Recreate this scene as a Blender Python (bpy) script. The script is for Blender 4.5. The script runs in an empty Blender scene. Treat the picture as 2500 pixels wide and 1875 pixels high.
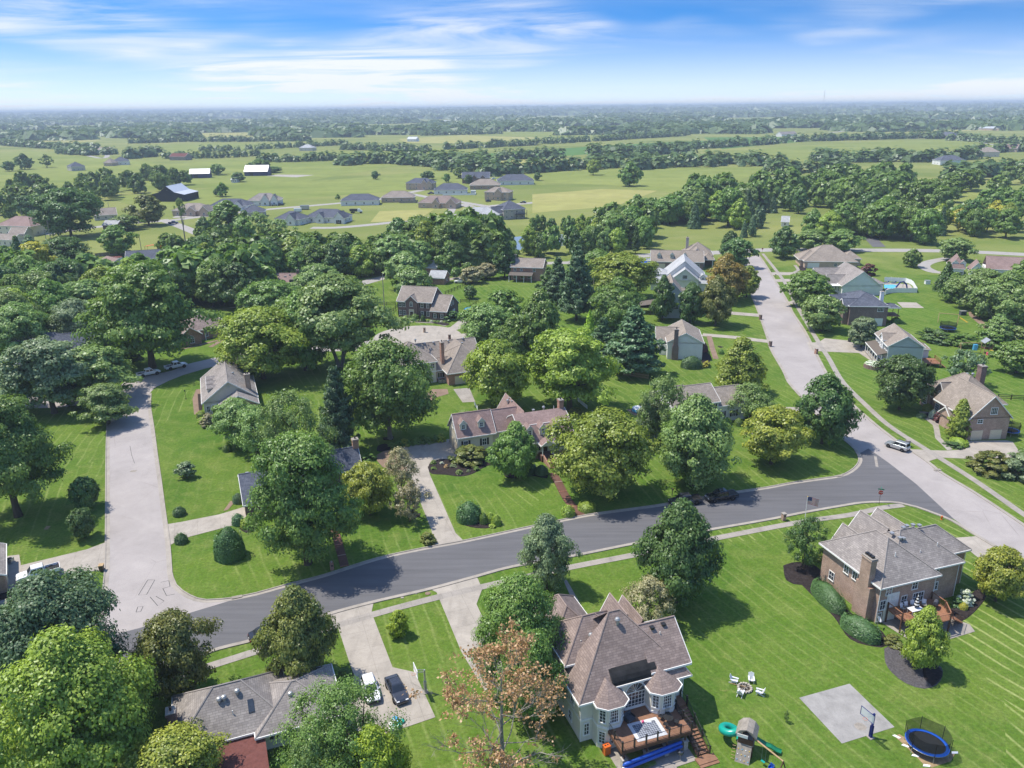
import bpy, bmesh, math, random
import numpy as np
from mathutils import Matrix, Vector
# camera
FPX, PITCH, ROLL, CAMH = 1920.0, math.radians(19.4), math.radians(0.6), 66.0
scene = bpy.context.scene
COL = scene.collection
cam_data = bpy.data.cameras.new('camera')
cam_data.sensor_fit = 'HORIZONTAL'; cam_data.sensor_width = 36.0
cam_data.lens = FPX * 36.0 / 2500.0
cam_data.clip_start = 0.5; cam_data.clip_end = 60000
cam = bpy.data.objects.new('camera', cam_data); COL.objects.link(cam)
cam.matrix_world = Matrix.Translation((0, 0, CAMH)) @ Matrix.Rotation(math.pi/2 - PITCH, 4, 'X') @ Matrix.Rotation(-ROLL, 4, 'Z')
scene.camera = cam
# sky, sun, exposure
SUN_DIR = Vector((-1.0, 0.30, math.tan(math.radians(63)) * 1.044)).normalized()   # towards the sun
SUN_EL = math.asin(SUN_DIR.z); SUN_AZ = math.atan2(SUN_DIR.x, SUN_DIR.y)
world = bpy.data.worlds.new('World'); scene.world = world; world.use_nodes = True
nt = world.node_tree; N = nt.nodes; LK = nt.links; N.clear()
def wn(t, **k):
 n = N.new(t)
 for a, b in k.items(): setattr(n, a, b)
 return n
w_out = wn('ShaderNodeOutputWorld'); w_bg = wn('ShaderNodeBackground'); w_bg.inputs['Strength'].default_value = 0.115
w_tc = wn('ShaderNodeTexCoord'); w_sep = wn('ShaderNodeSeparateXYZ'); LK.new(w_tc.outputs['Generated'], w_sep.inputs[0])
def wmath(op, a, b=None, c=None):
 n = wn('ShaderNodeMath', operation=op)
 for i, q in enumerate((a, b, c)):
  if q is None: continue
  if isinstance(q, (int, float)): n.inputs[i].default_value = q
  else: LK.new(q, n.inputs[i])
 return n.outputs[0]
zz = wmath('MAXIMUM', w_sep.outputs['Z'], 0.0)
zs = wmath('MULTIPLY_ADD', zz, 5.0, 0.06)          # clear, dry summer air: the blue deepens quickly above the horizon
w_cmb = wn('ShaderNodeCombineXYZ')
LK.new(w_sep.outputs['X'], w_cmb.inputs[0]); LK.new(w_sep.outputs['Y'], w_cmb.inputs[1]); LK.new(zs, w_cmb.inputs[2])
w_nrm = wn('ShaderNodeVectorMath', operation='NORMALIZE'); LK.new(w_cmb.outputs[0], w_nrm.inputs[0])
w_sky = wn('ShaderNodeTexSky', sky_type='NISHITA'); w_sky.sun_disc = False
w_sky.sun_elevation = SUN_EL; w_sky.sun_rotation = SUN_AZ % (2*math.pi)
w_sky.air_density = 1.0; w_sky.dust_density = 0.4; w_sky.ozone_density = 2.0; w_sky.altitude = 300
LK.new(w_nrm.outputs[0], w_sky.inputs['Vector'])
w_hs = wn('ShaderNodeHueSaturation'); w_hs.inputs['Saturation'].default_value = 1.36; w_hs.inputs['Value'].default_value = 1.42
LK.new(w_sky.outputs[0], w_hs.inputs['Color'])
zc = wmath('ADD', zz, 0.055)
cx = wmath('DIVIDE', w_sep.outputs['X'], zc); cy = wmath('DIVIDE', w_sep.outputs['Y'], zc)
w_c2 = wn('ShaderNodeCombineXYZ'); LK.new(cx, w_c2.inputs[0]); LK.new(cy, w_c2.inputs[1])
def wnoise(scale_xy, rot, scale, detail, dist, off):
 m = wn('ShaderNodeMapping'); m.inputs['Scale'].default_value = (scale_xy[0], scale_xy[1], 1); m.inputs['Rotation'].default_value = (0, 0, rot); m.inputs['Location'].default_value = (off, off*.7, 0)
 LK.new(w_c2.outputs[0], m.inputs[0])
 t = wn('ShaderNodeTexNoise'); t.inputs['Scale'].default_value = scale; t.inputs['Detail'].default_value = detail; t.inputs['Distortion'].default_value = dist; t.inputs['Roughness'].default_value = .62
 LK.new(m.outputs[0], t.inputs['Vector']); return t.outputs['Fac']
def wramp(v, a, b):
 r = wn('ShaderNodeMapRange'); r.interpolation_type = 'SMOOTHSTEP'; r.inputs['From Min'].default_value = a; r.inputs['From Max'].default_value = b
 LK.new(v, r.inputs['Value']); return r.outputs['Result']
big = wramp(wnoise((.8, .55), .25, .30, 3, .4, 7.9), .43, .69)
fine = wramp(wnoise((.55, 1.15), .5, .42, 10, 1.9, 3.7), .32, .68)
veil = wramp(wnoise((.3, .6), .2, .22, 6, 1.2, 13.1), .46, .85)
low = wramp(zz, .10, -.015)
c1 = wmath('MULTIPLY', big, fine)
c2 = wmath('MULTIPLY_ADD', veil, .36, c1)
c3 = wmath('MINIMUM', wmath('MULTIPLY_ADD', low, .80, c2), .95)
w_mix = wn('ShaderNodeMix', data_type='RGBA')
LK.new(c3, w_mix.inputs['Factor']); LK.new(w_hs.outputs[0], w_mix.inputs['A']); w_mix.inputs['B'].default_value = (6.1, 6.3, 6.55, 1)
LK.new(w_mix.outputs['Result'], w_bg.inputs['Color']); LK.new(w_bg.outputs[0], w_out.inputs['Surface'])
sun_data = bpy.data.lights.new('sun', 'SUN'); sun_data.energy = 4.2; sun_data.angle = math.radians(0.55); sun_data.color = (1.0, .925, .79)
sun = bpy.data.objects.new('sun', sun_data); COL.objects.link(sun)
sun.location = SUN_DIR * 400; sun.rotation_euler = (-SUN_DIR).to_track_quat('-Z', 'Y').to_euler()
vs = scene.view_settings
vs.view_transform = 'Standard'; vs.look = 'None'; vs.gamma = 1.0; vs.use_curve_mapping = False; vs.exposure = 0.50
cy_ = scene.cycles
cy_.max_bounces = 5; cy_.diffuse_bounces = 2; cy_.glossy_bounces = 2; cy_.transmission_bounces = 3; cy_.transparent_max_bounces = 6
cy_.volume_bounces = 0; cy_.caustics_reflective = False; cy_.caustics_refractive = False; cy_.use_denoising = True
# photo pixel -> ground
S_ = 2500.0/2212.0
def ray(px, py):
 x = (px-1250)/FPX; y = (py-937.5)/FPX; c, s = math.cos(ROLL), math.sin(ROLL)
 xr = c*x-s*y; yr = s*x+c*y
 return (xr, math.cos(PITCH)-yr*math.sin(PITCH), -math.sin(PITCH)-yr*math.cos(PITCH))
def G(px, py, z=0.0):
 r = ray(px, py); t = (CAMH-z)/-r[2]
 return Vector((r[0]*t, r[1]*t, z))
def d(x, y): return (x*S_, y*S_)
def GD(x, y, z=0.0): return G(x*S_, y*S_, z)
def zoomed(ox, oy, s): return lambda *p: [(ox+p[i]/s, oy+p[i+1]/s) for i in range(0, len(p), 2)]
Z1 = zoomed(0, 1400, 3.493); Z2 = zoomed(625, 1400, 3.493); Z3 = zoomed(1250, 1400, 3.493); Z4 = zoomed(1875, 1400, 3.493)
Z5 = zoomed(0, 930, 3.53); Z6 = zoomed(625, 930, 3.53); Z7 = zoomed(1250, 930, 3.53); Z8 = zoomed(1875, 930, 3.53)
Y1, Y2, Y3, Y4, Y5 = [zoomed(500*i, 560, 4.424) for i in range(5)]
R7 = zoomed(1330, 1640, 5.978)
def PX(*p): return [(p[i], p[i+1]) for i in range(0, len(p), 2)]
def DD(*p): return [(p[i]*S_, p[i+1]*S_) for i in range(0, len(p), 2)]
def proj(x, y, z):
 z = z-CAMH; dep = y*math.cos(PITCH)-z*math.sin(PITCH)
 yr = (-y*math.sin(PITCH)-z*math.cos(PITCH))/dep; xr = x/dep; c, s = math.cos(ROLL), math.sin(ROLL)
 return 1250+FPX*(c*xr+s*yr), 937.5+FPX*(-s*xr+c*yr), dep
rnd = random.Random(11)
# materials
M = {}
def newmat(name):
 m = bpy.data.materials.new(name); m.use_nodes = True; t = m.node_tree; t.nodes.clear(); M[name] = m
 return m, t.nodes, t.links
class NB:
 def __init__(s, name): s.m, s.n, s.l = newmat(name)
 def node(s, t, **k):
  n = s.n.new(t)
  for a, b in k.items(): setattr(n, a, b)
  return n
 def put(s, sock, v):
  if isinstance(v, (int, float)): sock.default_value = v
  elif isinstance(v, tuple): sock.default_value = v if len(v) != 3 or sock.type == 'VECTOR' else (*v, 1)
  else: s.l.new(v, sock)
 def noise(s, scale, detail=4, rough=.55, vec=None, dist=0):
  n = s.node('ShaderNodeTexNoise'); n.inputs['Scale'].default_value = scale; n.inputs['Detail'].default_value = detail; n.inputs['Roughness'].default_value = rough; n.inputs['Distortion'].default_value = dist
  if vec is not None: s.l.new(vec, n.inputs['Vector'])
  return n.outputs['Fac']
 def rng(s, v, a, b, c=0., e=1.):
  r = s.node('ShaderNodeMapRange'); r.inputs['From Min'].default_value = a; r.inputs['From Max'].default_value = b; r.inputs['To Min'].default_value = c; r.inputs['To Max'].default_value = e
  s.put(r.inputs['Value'], v); return r.outputs['Result']
 def mix(s, f, a, b, mode='MIX'):
  n = s.node('ShaderNodeMix', data_type='RGBA', blend_type=mode); s.put(n.inputs['Factor'], f); s.put(n.inputs['A'], a); s.put(n.inputs['B'], b); return n.outputs['Result']
 def math(s, op, a, b=None, c=None):
  n = s.node('ShaderNodeMath', operation=op)
  for i, q in enumerate((a, b, c)):
   if q is not None: s.put(n.inputs[i], q)
  return n.outputs[0]
 def obj(s): return s.node('ShaderNodeTexCoord').outputs['Object']
 def pos(s): return s.node('ShaderNodeNewGeometry').outputs['Position']
 def mapping(s, vec, rot=(0, 0, 0), scale=(1, 1, 1), loc=(0, 0, 0)):
  m = s.node('ShaderNodeMapping'); s.l.new(vec, m.inputs[0]); m.inputs['Rotation'].default_value = rot; m.inputs['Scale'].default_value = scale; m.inputs['Location'].default_value = loc; return m.outputs[0]
 def bump(s, h, strength, dist=.05):
  b = s.node('ShaderNodeBump'); b.inputs['Strength'].default_value = strength; b.inputs['Distance'].default_value = dist; s.l.new(h, b.inputs['Height']); return b.outputs[0]
 def out(s, color, rough=.8, spec=.3, metal=0., normal=None, coat=0., **k):
  p = s.node('ShaderNodeBsdfPrincipled'); o = s.node('ShaderNodeOutputMaterial')
  s.put(p.inputs['Base Color'], color); s.put(p.inputs['Roughness'], rough); p.inputs['Specular IOR Level'].default_value = spec; p.inputs['Metallic'].default_value = metal; p.inputs['Coat Weight'].default_value = coat
  for a, b in k.items(): p.inputs[a].default_value = b
  if normal is not None: s.l.new(normal, p.inputs['Normal'])
  s.l.new(p.outputs[0], o.inputs['Surface']); return s.m
def plain(name, c, rough=.7, spec=.3, metal=0., var=.12, scale=2.5, coat=0.):
 b = NB(name); n = b.noise(scale, 5, .6, b.obj())
 f = b.rng(n, .3, .7, 1-var, 1+var); g = b.mix(1.0, c, (1, 1, 1), 'MULTIPLY')
 hs = b.node('ShaderNodeHueSaturation'); b.put(hs.inputs['Value'], f); b.l.new(g, hs.inputs['Color'])
 return b.out(hs.outputs[0], rough, spec, metal, coat=coat)
def concrete(name, c, stain=.18, scale=.35, joint=0):
 b = NB(name); p = b.pos()
 big = b.noise(scale, 6, .62, p, .4); fin = b.noise(6, 4, .7, p); mid = b.noise(1.6, 5, .7, p, 1.2)
 v = b.math('ADD', b.math('ADD', b.rng(big, .3, .72, 1-stain, 1+stain*.6), b.rng(fin, .3, .7, -.05, .05)), b.rng(mid, .35, .7, -.06, .05))
 if joint:
  sx = b.node('ShaderNodeSeparateXYZ'); b.l.new(b.mapping(p, (0, 0, -math.radians(19.6))), sx.inputs[0])
  for k in (0, 1): v = b.math('SUBTRACT', v, b.rng(b.math('ABSOLUTE', b.math('SUBTRACT', b.math('FRACT', b.math('DIVIDE', sx.outputs[k], joint)), .5)), .5-.05/joint, .5, 0, .22))
 v = b.math('SUBTRACT', v, b.rng(b.noise(.9, 3, .5, b.mapping(p, (0, 0, -math.radians(19.6)), (1, .12, 1))), .52, .75, 0, .14))
 hs = b.node('ShaderNodeHueSaturation'); b.put(hs.inputs['Value'], v); hs.inputs['Color'].default_value = (*c, 1)
 return b.out(hs.outputs[0], .92, .2, normal=b.bump(fin, .15, .02))
def shingle(name, c1, c2, c3):
 plain(name.replace('shingle', 'cap'), tuple(.5*(x+y) for x, y in zip(c1, c2)), .95, .1)
 b = NB(name); uv = b.node('ShaderNodeUVMap').outputs[0]
 br = b.node('ShaderNodeTexBrick'); b.l.new(uv, br.inputs['Vector'])
 br.inputs['Color1'].default_value = (*c1, 1); br.inputs['Color2'].default_value = (*c2, 1); br.inputs['Mortar'].default_value = (c3[0]*.6, c3[1]*.6, c3[2]*.6, 1)
 br.inputs['Scale'].default_value = 1.0; br.inputs['Mortar Size'].default_value = .018; br.inputs['Mortar Smooth'].default_value = .6; br.inputs['Brick Width'].default_value = .62; br.inputs['Row Height'].default_value = .27
 br.offset_frequency = 2; br.squash = .72; br.squash_frequency = 3; br.inputs['Bias'].default_value = .05
 n2 = b.noise(1.3, 6, .7, uv); f2 = b.rng(n2, .38, .66)
 c = b.mix(b.math('MULTIPLY', f2, .55), br.outputs['Color'], (*c3,))
 n3 = b.noise(.22, 3, .5, uv, .5); hs = b.node('ShaderNodeHueSaturation'); b.put(hs.inputs['Value'], b.rng(n3, .3, .7, .86, 1.12)); b.l.new(c, hs.inputs['Color'])
 return b.out(hs.outputs[0], .95, .15, normal=b.bump(br.outputs['Fac'], .35, .02))
def brickmat(name, c1, c2, mortar):
 b = NB(name); o = b.obj()
 sep = b.node('ShaderNodeSeparateXYZ'); b.l.new(o, sep.inputs[0])
 cb = b.node('ShaderNodeCombineXYZ'); b.put(cb.inputs[0], b.math('ADD', sep.outputs[0], sep.outputs[1])); b.l.new(sep.outputs[2], cb.inputs[1])
 br = b.node('ShaderNodeTexBrick'); b.l.new(cb.outputs[0], br.inputs['Vector']); br.inputs['Scale'].default_value = 1
 br.inputs['Color1'].default_value = (*c1, 1); br.inputs['Color2'].default_value = (*c2, 1); br.inputs['Mortar'].default_value = (*mortar, 1)
 br.inputs['Brick Width'].default_value = .22; br.inputs['Row Height'].default_value = .085; br.inputs['Mortar Size'].default_value = .012
 n = b.noise(.8, 5, .6, o); hs = b.node('ShaderNodeHueSaturation'); b.put(hs.inputs['Value'], b.rng(n, .3, .7, .82, 1.15)); b.l.new(br.outputs['Color'], hs.inputs['Color'])
 return b.out(hs.outputs[0], .9, .2, normal=b.bump(br.outputs['Fac'], .3, .01))
def siding(name, c):
 b = NB(name); o = b.obj()
 sep = b.node('ShaderNodeSeparateXYZ'); b.l.new(o, sep.inputs[0])
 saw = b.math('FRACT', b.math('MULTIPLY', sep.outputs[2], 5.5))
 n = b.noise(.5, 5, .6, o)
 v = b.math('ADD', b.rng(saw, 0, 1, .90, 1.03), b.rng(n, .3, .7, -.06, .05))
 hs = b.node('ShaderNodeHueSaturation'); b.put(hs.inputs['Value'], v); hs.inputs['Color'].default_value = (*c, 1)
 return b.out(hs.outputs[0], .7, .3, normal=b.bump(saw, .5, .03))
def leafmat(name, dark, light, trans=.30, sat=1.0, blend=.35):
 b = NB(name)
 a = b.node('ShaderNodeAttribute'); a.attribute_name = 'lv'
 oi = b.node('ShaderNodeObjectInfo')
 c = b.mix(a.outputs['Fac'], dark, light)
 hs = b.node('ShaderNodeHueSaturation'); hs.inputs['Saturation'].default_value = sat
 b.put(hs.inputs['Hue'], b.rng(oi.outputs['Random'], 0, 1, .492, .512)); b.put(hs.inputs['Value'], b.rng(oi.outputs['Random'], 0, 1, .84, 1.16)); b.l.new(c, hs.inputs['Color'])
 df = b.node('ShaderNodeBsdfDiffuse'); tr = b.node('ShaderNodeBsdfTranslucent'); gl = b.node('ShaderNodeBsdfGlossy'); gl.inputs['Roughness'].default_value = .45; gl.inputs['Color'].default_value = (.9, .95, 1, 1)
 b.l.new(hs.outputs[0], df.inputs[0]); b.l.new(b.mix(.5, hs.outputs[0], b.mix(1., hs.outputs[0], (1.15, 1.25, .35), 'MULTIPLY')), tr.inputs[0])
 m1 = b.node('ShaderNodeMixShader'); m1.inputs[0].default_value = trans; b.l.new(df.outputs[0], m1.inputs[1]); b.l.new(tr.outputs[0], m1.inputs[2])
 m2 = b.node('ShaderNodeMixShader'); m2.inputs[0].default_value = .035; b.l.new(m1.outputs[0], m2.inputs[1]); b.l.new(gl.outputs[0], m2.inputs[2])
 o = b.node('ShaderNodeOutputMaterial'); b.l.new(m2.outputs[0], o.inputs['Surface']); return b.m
def groundmat():
 b = NB('ground_grass'); p = b.pos()
 big = b.noise(.012, 4, .55, p); mid = b.noise(.06, 5, .6, p, .6); mid2 = b.noise(.3, 5, .65, p, .8); fin = b.noise(2.2, 5, .75, p); fin2 = b.noise(9, 3, .8, p)
 lawn = b.mix(b.rng(mid, .32, .68), (.062, .128, .017), (.112, .175, .027))
 lawn = b.mix(b.math('MULTIPLY', b.rng(mid2, .45, .72), .7), lawn, (.17, .21, .055))
 lawn = b.mix(b.math('MULTIPLY', b.rng(big, .45, .7), .45), lawn, (.07, .165, .016))
 dry = b.noise(.9, 6, .75, p, 1.5)
 lawn = b.mix(b.math('MULTIPLY', b.rng(dry, .58, .76), .6), lawn, (.27, .235, .10))
 rot = b.mapping(p, (0, 0, -math.radians(19.6)))
 vor = b.node('ShaderNodeTexVoronoi'); b.l.new(b.mapping(p, (0, 0, -math.radians(19.6)), (.034, .021, 0)), vor.inputs['Vector']); vor.inputs['Scale'].default_value = 1
 sv = b.node('ShaderNodeSeparateColor'); b.l.new(vor.outputs['Color'], sv.inputs[0])
 wob = b.noise(.035, 2, .5, p)
 sx = b.node('ShaderNodeSeparateXYZ'); b.l.new(rot, sx.inputs[0])
 ang = b.math('MULTIPLY', b.math('SUBTRACT', sv.outputs[0], .5), .30)
 t = b.math('ADD', b.math('ADD', sx.outputs[0], b.math('MULTIPLY', sx.outputs[1], ang)), b.math('MULTIPLY', wob, 3.5))
 tri = b.math('ABSOLUTE', b.math('SUBTRACT', b.math('FRACT', b.math('MULTIPLY', t, .52)), .5))
 line = b.rng(tri, .36, .49)
 band = b.rng(b.math('SINE', b.math('MULTIPLY', t, math.pi*.52)), -.3, .3)
 ln_on = b.math('MULTIPLY', b.rng(sv.outputs[1], .05, .35), b.rng(b.noise(.11, 4, .6, p), .34, .56))
 sy = b.node('ShaderNodeSeparateXYZ'); b.l.new(p, sy.inputs[0]); zone = b.math('MULTIPLY_ADD', b.math('MULTIPLY', b.rng(sy.outputs[0], 18, 26), b.rng(sy.outputs[1], 118, 108)), .45, .30)
 lawn = b.mix(b.math('MULTIPLY', b.math('MULTIPLY', line, ln_on), zone), lawn, (.34, .37, .15))
 lawn = b.mix(b.math('MULTIPLY', b.math('MULTIPLY', band, ln_on), .16), lawn, (.17, .25, .045))
 ps = b.mix(b.rng(b.noise(.004, 5, .6, b.mapping(p, (0, 0, .2), (1, 2.6, 1))), .33, .66), (.135, .18, .045), (.245, .26, .085))
 ps = b.mix(b.math('MULTIPLY', b.rng(b.noise(.03, 6, .7, b.mapping(p, (0, 0, .15), (1, 3, 1)), .8), .5, .75), .5), ps, (.25, .25, .12))
 col = b.mix(b.rng(b.math('ADD', sy.outputs[1], b.rng(mid, .3, .7, -40, 40)), 300, 420), lawn, ps)
 hs = b.node('ShaderNodeHueSaturation'); b.put(hs.inputs['Value'], b.math('ADD', b.rng(fin, .28, .72, .62, 1.34), b.rng(fin2, .3, .7, -.2, .2))); b.l.new(col, hs.inputs['Color'])
 return b.out(hs.outputs[0], 1.0, .08, normal=b.bump(fin, .5, .12))
def fieldmat(name, a, c):
 b = NB(name); p = b.pos()
 n = b.noise(.006, 5, .6, b.mapping(p, (0, 0, .2), (1, 2.2, 1)), .6); n2 = b.noise(.05, 6, .7, p, .6)
 col = b.mix(b.rng(n, .3, .7), a, c); hs = b.node('ShaderNodeHueSaturation'); b.put(hs.inputs['Value'], b.rng(n2, .3, .7, .85, 1.15)); b.l.new(col, hs.inputs['Color'])
 return b.out(hs.outputs[0], 1., .08)
def asphalt():
 b = NB('asphalt'); p = b.pos(); rot = b.mapping(p, (0, 0, -math.radians(20.5)), (.06, 1.0, 1))
 n = b.noise(1.1, 5, .6, rot, .3); f = b.noise(14, 3, .8, p); g = b.noise(.09, 4, .5, p)
 v = b.math('ADD', b.math('ADD', b.rng(n, .3, .72, .86, 1.18), b.rng(f, .3, .7, -.12, .12)), b.rng(g, .3, .7, -.05, .10))
 hs = b.node('ShaderNodeHueSaturation'); b.put(hs.inputs['Value'], v); hs.inputs['Color'].default_value = (.112, .112, .122, 1)
 return b.out(hs.outputs[0], .86, .3, normal=b.bump(f, .2, .01))
def oldroad():
 b = NB('old_concrete_road'); p = b.pos()
 n = b.noise(.12, 6, .6, p, .5); f = b.noise(5, 4, .75, p); m = b.noise(.5, 6, .7, p, 1.)
 v = b.math('ADD', b.math('ADD', b.rng(n, .3, .7, .88, 1.08), b.rng(f, .3, .7, -.06, .06)), b.rng(m, .3, .7, -.06, .05))
 cr = b.node('ShaderNodeTexVoronoi', feature='DISTANCE_TO_EDGE'); b.l.new(b.mapping(p, (0, 0, .3), (1, .5, 1)), cr.inputs['Vector']); cr.inputs['Scale'].default_value = .16
 crk = b.math('MULTIPLY', b.rng(cr.outputs['Distance'], .006, .0), b.rng(b.noise(.08, 3, .5, p), .5, .6))
 hs = b.node('ShaderNodeHueSaturation'); b.put(hs.inputs['Value'], v); hs.inputs['Color'].default_value = (.345, .318, .312, 1)
 c = b.mix(b.math('MULTIPLY', crk, .45), hs.outputs[0], (.16, .14, .13))
 return b.out(c, .93, .2, normal=b.bump(f, .15, .01))
groundmat(); asphalt(); oldroad()
concrete('drive_concrete', (.370, .337, .300), joint=3.6); concrete('walk_concrete', (.326, .300, .274), joint=1.5); concrete('kerb_concrete', (.348, .318, .285)); concrete('court_concrete', (.311, .303, .296), .22, .5)
concrete('pale_gravel', (.370, .348, .311)); concrete('paver', (.244, .174, .133), .2); concrete('brick_path', (.148, .078, .059), .25, .6)
concrete('far_road', (.340, .326, .311), .1)
plain('mulch', (.032, .026, .026), .95, .1, var=.5, scale=3); plain('gravel_mulch', (.085, .08, .085), .95, .1, var=.4, scale=5); plain('bare_soil', (.30, .22, .13), .95, .1, var=.3)
fieldmat('field_crop', (.07, .15, .035), (.095, .19, .055)); fieldmat('field_hay', (.26, .27, .085), (.33, .31, .125)); fieldmat('field_green', (.155, .20, .05), (.225, .255, .075)); fieldmat('hill', (.06, .085, .035), (.10, .12, .05))
shingle('shingle_brown', (.232, .183, .168), (.338, .270, .247), (.173, .135, .128)); shingle('shingle_weathered', (.27, .232, .207), (.36, .315, .28), (.20, .175, .155))
shingle('shingle_grey', (.247, .225, .217), (.352, .323, .307), (.180, .165, .162)); shingle('shingle_slate', (.087, .099, .135), (.143, .158, .203), (.068, .075, .099))
shingle('shingle_mauve', (.262, .188, .177), (.338, .247, .232), (.210, .150, .143)); shingle('shingle_tan', (.27, .232, .20), (.35, .305, .268), (.20, .172, .15)); shingle('shingle_lightgrey', (.390, .405, .427), (.510, .525, .547), (.315, .323, .345))
plain('metal_roof', (.62, .64, .68), .35, .5, .3, .06); plain('bitumen_roof', (.045, .046, .05), .7, .3, var=.35, scale=1.2); plain('red_roof', (.15, .062, .055), .9, .1, var=.2)
brickmat('brick_red', (.319, .128, .087), (.435, .196, .131), (.435, .362, .304)); brickmat('brick_brown', (.290, .167, .123), (.420, .261, .196), (.478, .406, .348)); brickmat('brick_dark', (.138, .072, .070), (.210, .116, .104), (.290, .246, .225)); brickmat('brick_tan', (.435, .304, .225), (.551, .406, .304), (.522, .450, .377))
brickmat('brick_purple', (.167, .102, .099), (.239, .152, .145), (.290, .246, .232)); brickmat('stone_grey', (.377, .348, .319), (.536, .500, .464), (.362, .334, .304))
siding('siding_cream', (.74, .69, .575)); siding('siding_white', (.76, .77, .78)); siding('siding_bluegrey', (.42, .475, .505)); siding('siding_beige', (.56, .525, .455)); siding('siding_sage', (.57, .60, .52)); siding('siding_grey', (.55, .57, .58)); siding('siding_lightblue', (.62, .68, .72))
plain('stucco', (.73, .69, .595), .85, .2, var=.06, scale=1.0); plain('trim_white', (.80, .80, .79), .5, .4, var=.04); plain('trim_cream', (.70, .63, .47), .5, .4, var=.05)
plain('shutter_black', (.022, .024, .03), .5, .4); plain('door_dark', (.06, .03, .022), .4, .5); plain('garage_cream', (.64, .56, .42), .5, .4, var=.05); plain('garage_white', (.74, .74, .72), .5, .4, var=.05)
plain('deck_brown', (.235, .125, .078), .7, .3, var=.18, scale=2); plain('deck_red', (.27, .13, .075), .75, .3, var=.2); plain('wood_brown', (.115, .062, .042), .8, .2, var=.25); plain('wood_grey', (.27, .245, .215), .85, .2, var=.25); plain('wood_tan', (.42, .30, .17), .8, .2, var=.2)
plain('barn_black', (.035, .036, .045), .8, .2, var=.3); plain('barn_blue', (.05, .055, .13), .7, .3, var=.2); plain('metal_black', (.018, .018, .02), .45, .5, 0.); plain('metal_grey', (.42, .43, .44), .4, .5, .5); plain('pole_wood', (.30, .275, .25), .9, .1, var=.2)
plain('plastic_blue', (.012, .085, .46), .35, .5, var=.08); plain('plastic_teal', (.008, .33, .26), .3, .5, var=.08); plain('plastic_green', (.012, .20, .095), .35, .5, var=.1); plain('plastic_orange', (.62, .13, .02), .45, .4); plain('plastic_yellow', (.75, .50, .06), .45, .4); plain('plastic_red', (.52, .02, .025), .4, .5); plain('plastic_pink', (.72, .09, .22), .4, .5); plain('plastic_lightblue', (.10, .42, .72), .4, .5)
plain('plastic_white', (.78, .79, .81), .4, .5, var=.03); plain('chair_white', (.66, .68, .73), .5, .4, var=.05); plain('bin_brown', (.07, .045, .035), .5, .4); plain('bin_black', (.02, .02, .024), .45, .4); plain('vinyl_white', (.84, .85, .87), .4, .5, var=.03)
plain('paint_white', (.80, .81, .83), .22, .5, var=.02, coat=.6); plain('paint_black', (.010, .011, .014), .18, .5, var=.1, coat=.7); plain('paint_grey', (.055, .06, .075), .2, .5, .4, .05, coat=.7); plain('paint_silver', (.43, .46, .49), .25, .5, .5, .04, coat=.6); plain('paint_blue', (.035, .055, .14), .2, .5, .3, .05, coat=.7); plain('paint_red', (.42, .03, .02), .25, .5, coat=.6)
plain('tyre', (.018, .018, .019), .85, .2); plain('rim', (.45, .46, .48), .3, .5, .7); plain('headlight', (.75, .77, .8), .1, .6); plain('taillight', (.36, .012, .012), .25, .5); plain('car_trim', (.016, .016, .018), .5, .3)
plain('bark', (.105, .085, .066), .95, .1, var=.35, scale=4); plain('bark_grey', (.24, .225, .205), .95, .1, var=.3, scale=4); plain('stone', (.42, .385, .335), .9, .2, var=.3, scale=3); plain('terracotta', (.33, .12, .06), .8, .2); plain('soil_dark', (.05, .04, .03), .95, .1)
plain('glass_dark', (.035, .045, .062), .08, .7, var=.2, scale=.6); plain('car_glass', (.018, .022, .03), .05, .7); plain('water', (.30, .40, .46), .04, .7, var=.06, scale=.4); plain('pool_water', (.09, .50, .66), .06, .6, var=.1); plain('pond_water', (.20, .24, .25), .06, .8, var=.1, scale=.1)
plain('sign_red', (.50, .018, .022), .4, .4); plain('sign_green', (.01, .20, .11), .4, .4); plain('sign_white', (.82, .82, .82), .5, .3, var=.02); plain('flag_blue', (.02, .03, .16), .8, .2); plain('flag_red', (.45, .02, .035), .8, .2); plain('rug_dark', (.075, .08, .10), .9, .1); plain('rug_light', (.55, .57, .62), .9, .1)
plain('net_black', (.02, .022, .024), .8, .1); plain('wire', (.05, .05, .055), .5, .3)
def netmat(name, c, open_):
 b = NB(name); p = b.obj()
 df = b.node('ShaderNodeBsdfDiffuse'); df.inputs[0].default_value = (*c, 1); tr = b.node('ShaderNodeBsdfTransparent')
 m = b.node('ShaderNodeMixShader'); m.inputs[0].default_value = open_; b.l.new(df.outputs[0], m.inputs[1]); b.l.new(tr.outputs[0], m.inputs[2])
 o = b.node('ShaderNodeOutputMaterial'); b.l.new(m.outputs[0], o.inputs['Surface'])
netmat('net_mesh', (.02, .024, .026), .42)
def rugmat():
 b = NB('rug_pattern'); uv = b.node('ShaderNodeUVMap').outputs[0]
 ck = b.node('ShaderNodeTexChecker'); b.l.new(b.mapping(uv, (0, 0, math.pi/4)), ck.inputs['Vector']); ck.inputs['Scale'].default_value = 15; ck.inputs['Color1'].default_value = (.10, .11, .14, 1); ck.inputs['Color2'].default_value = (.30, .33, .39, 1)
 n = b.noise(2.2, 4, .7, uv); b.out(b.mix(b.rng(n, .5, .62), ck.outputs[0], (.10, .11, .14)), .95, .1)
rugmat()
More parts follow.
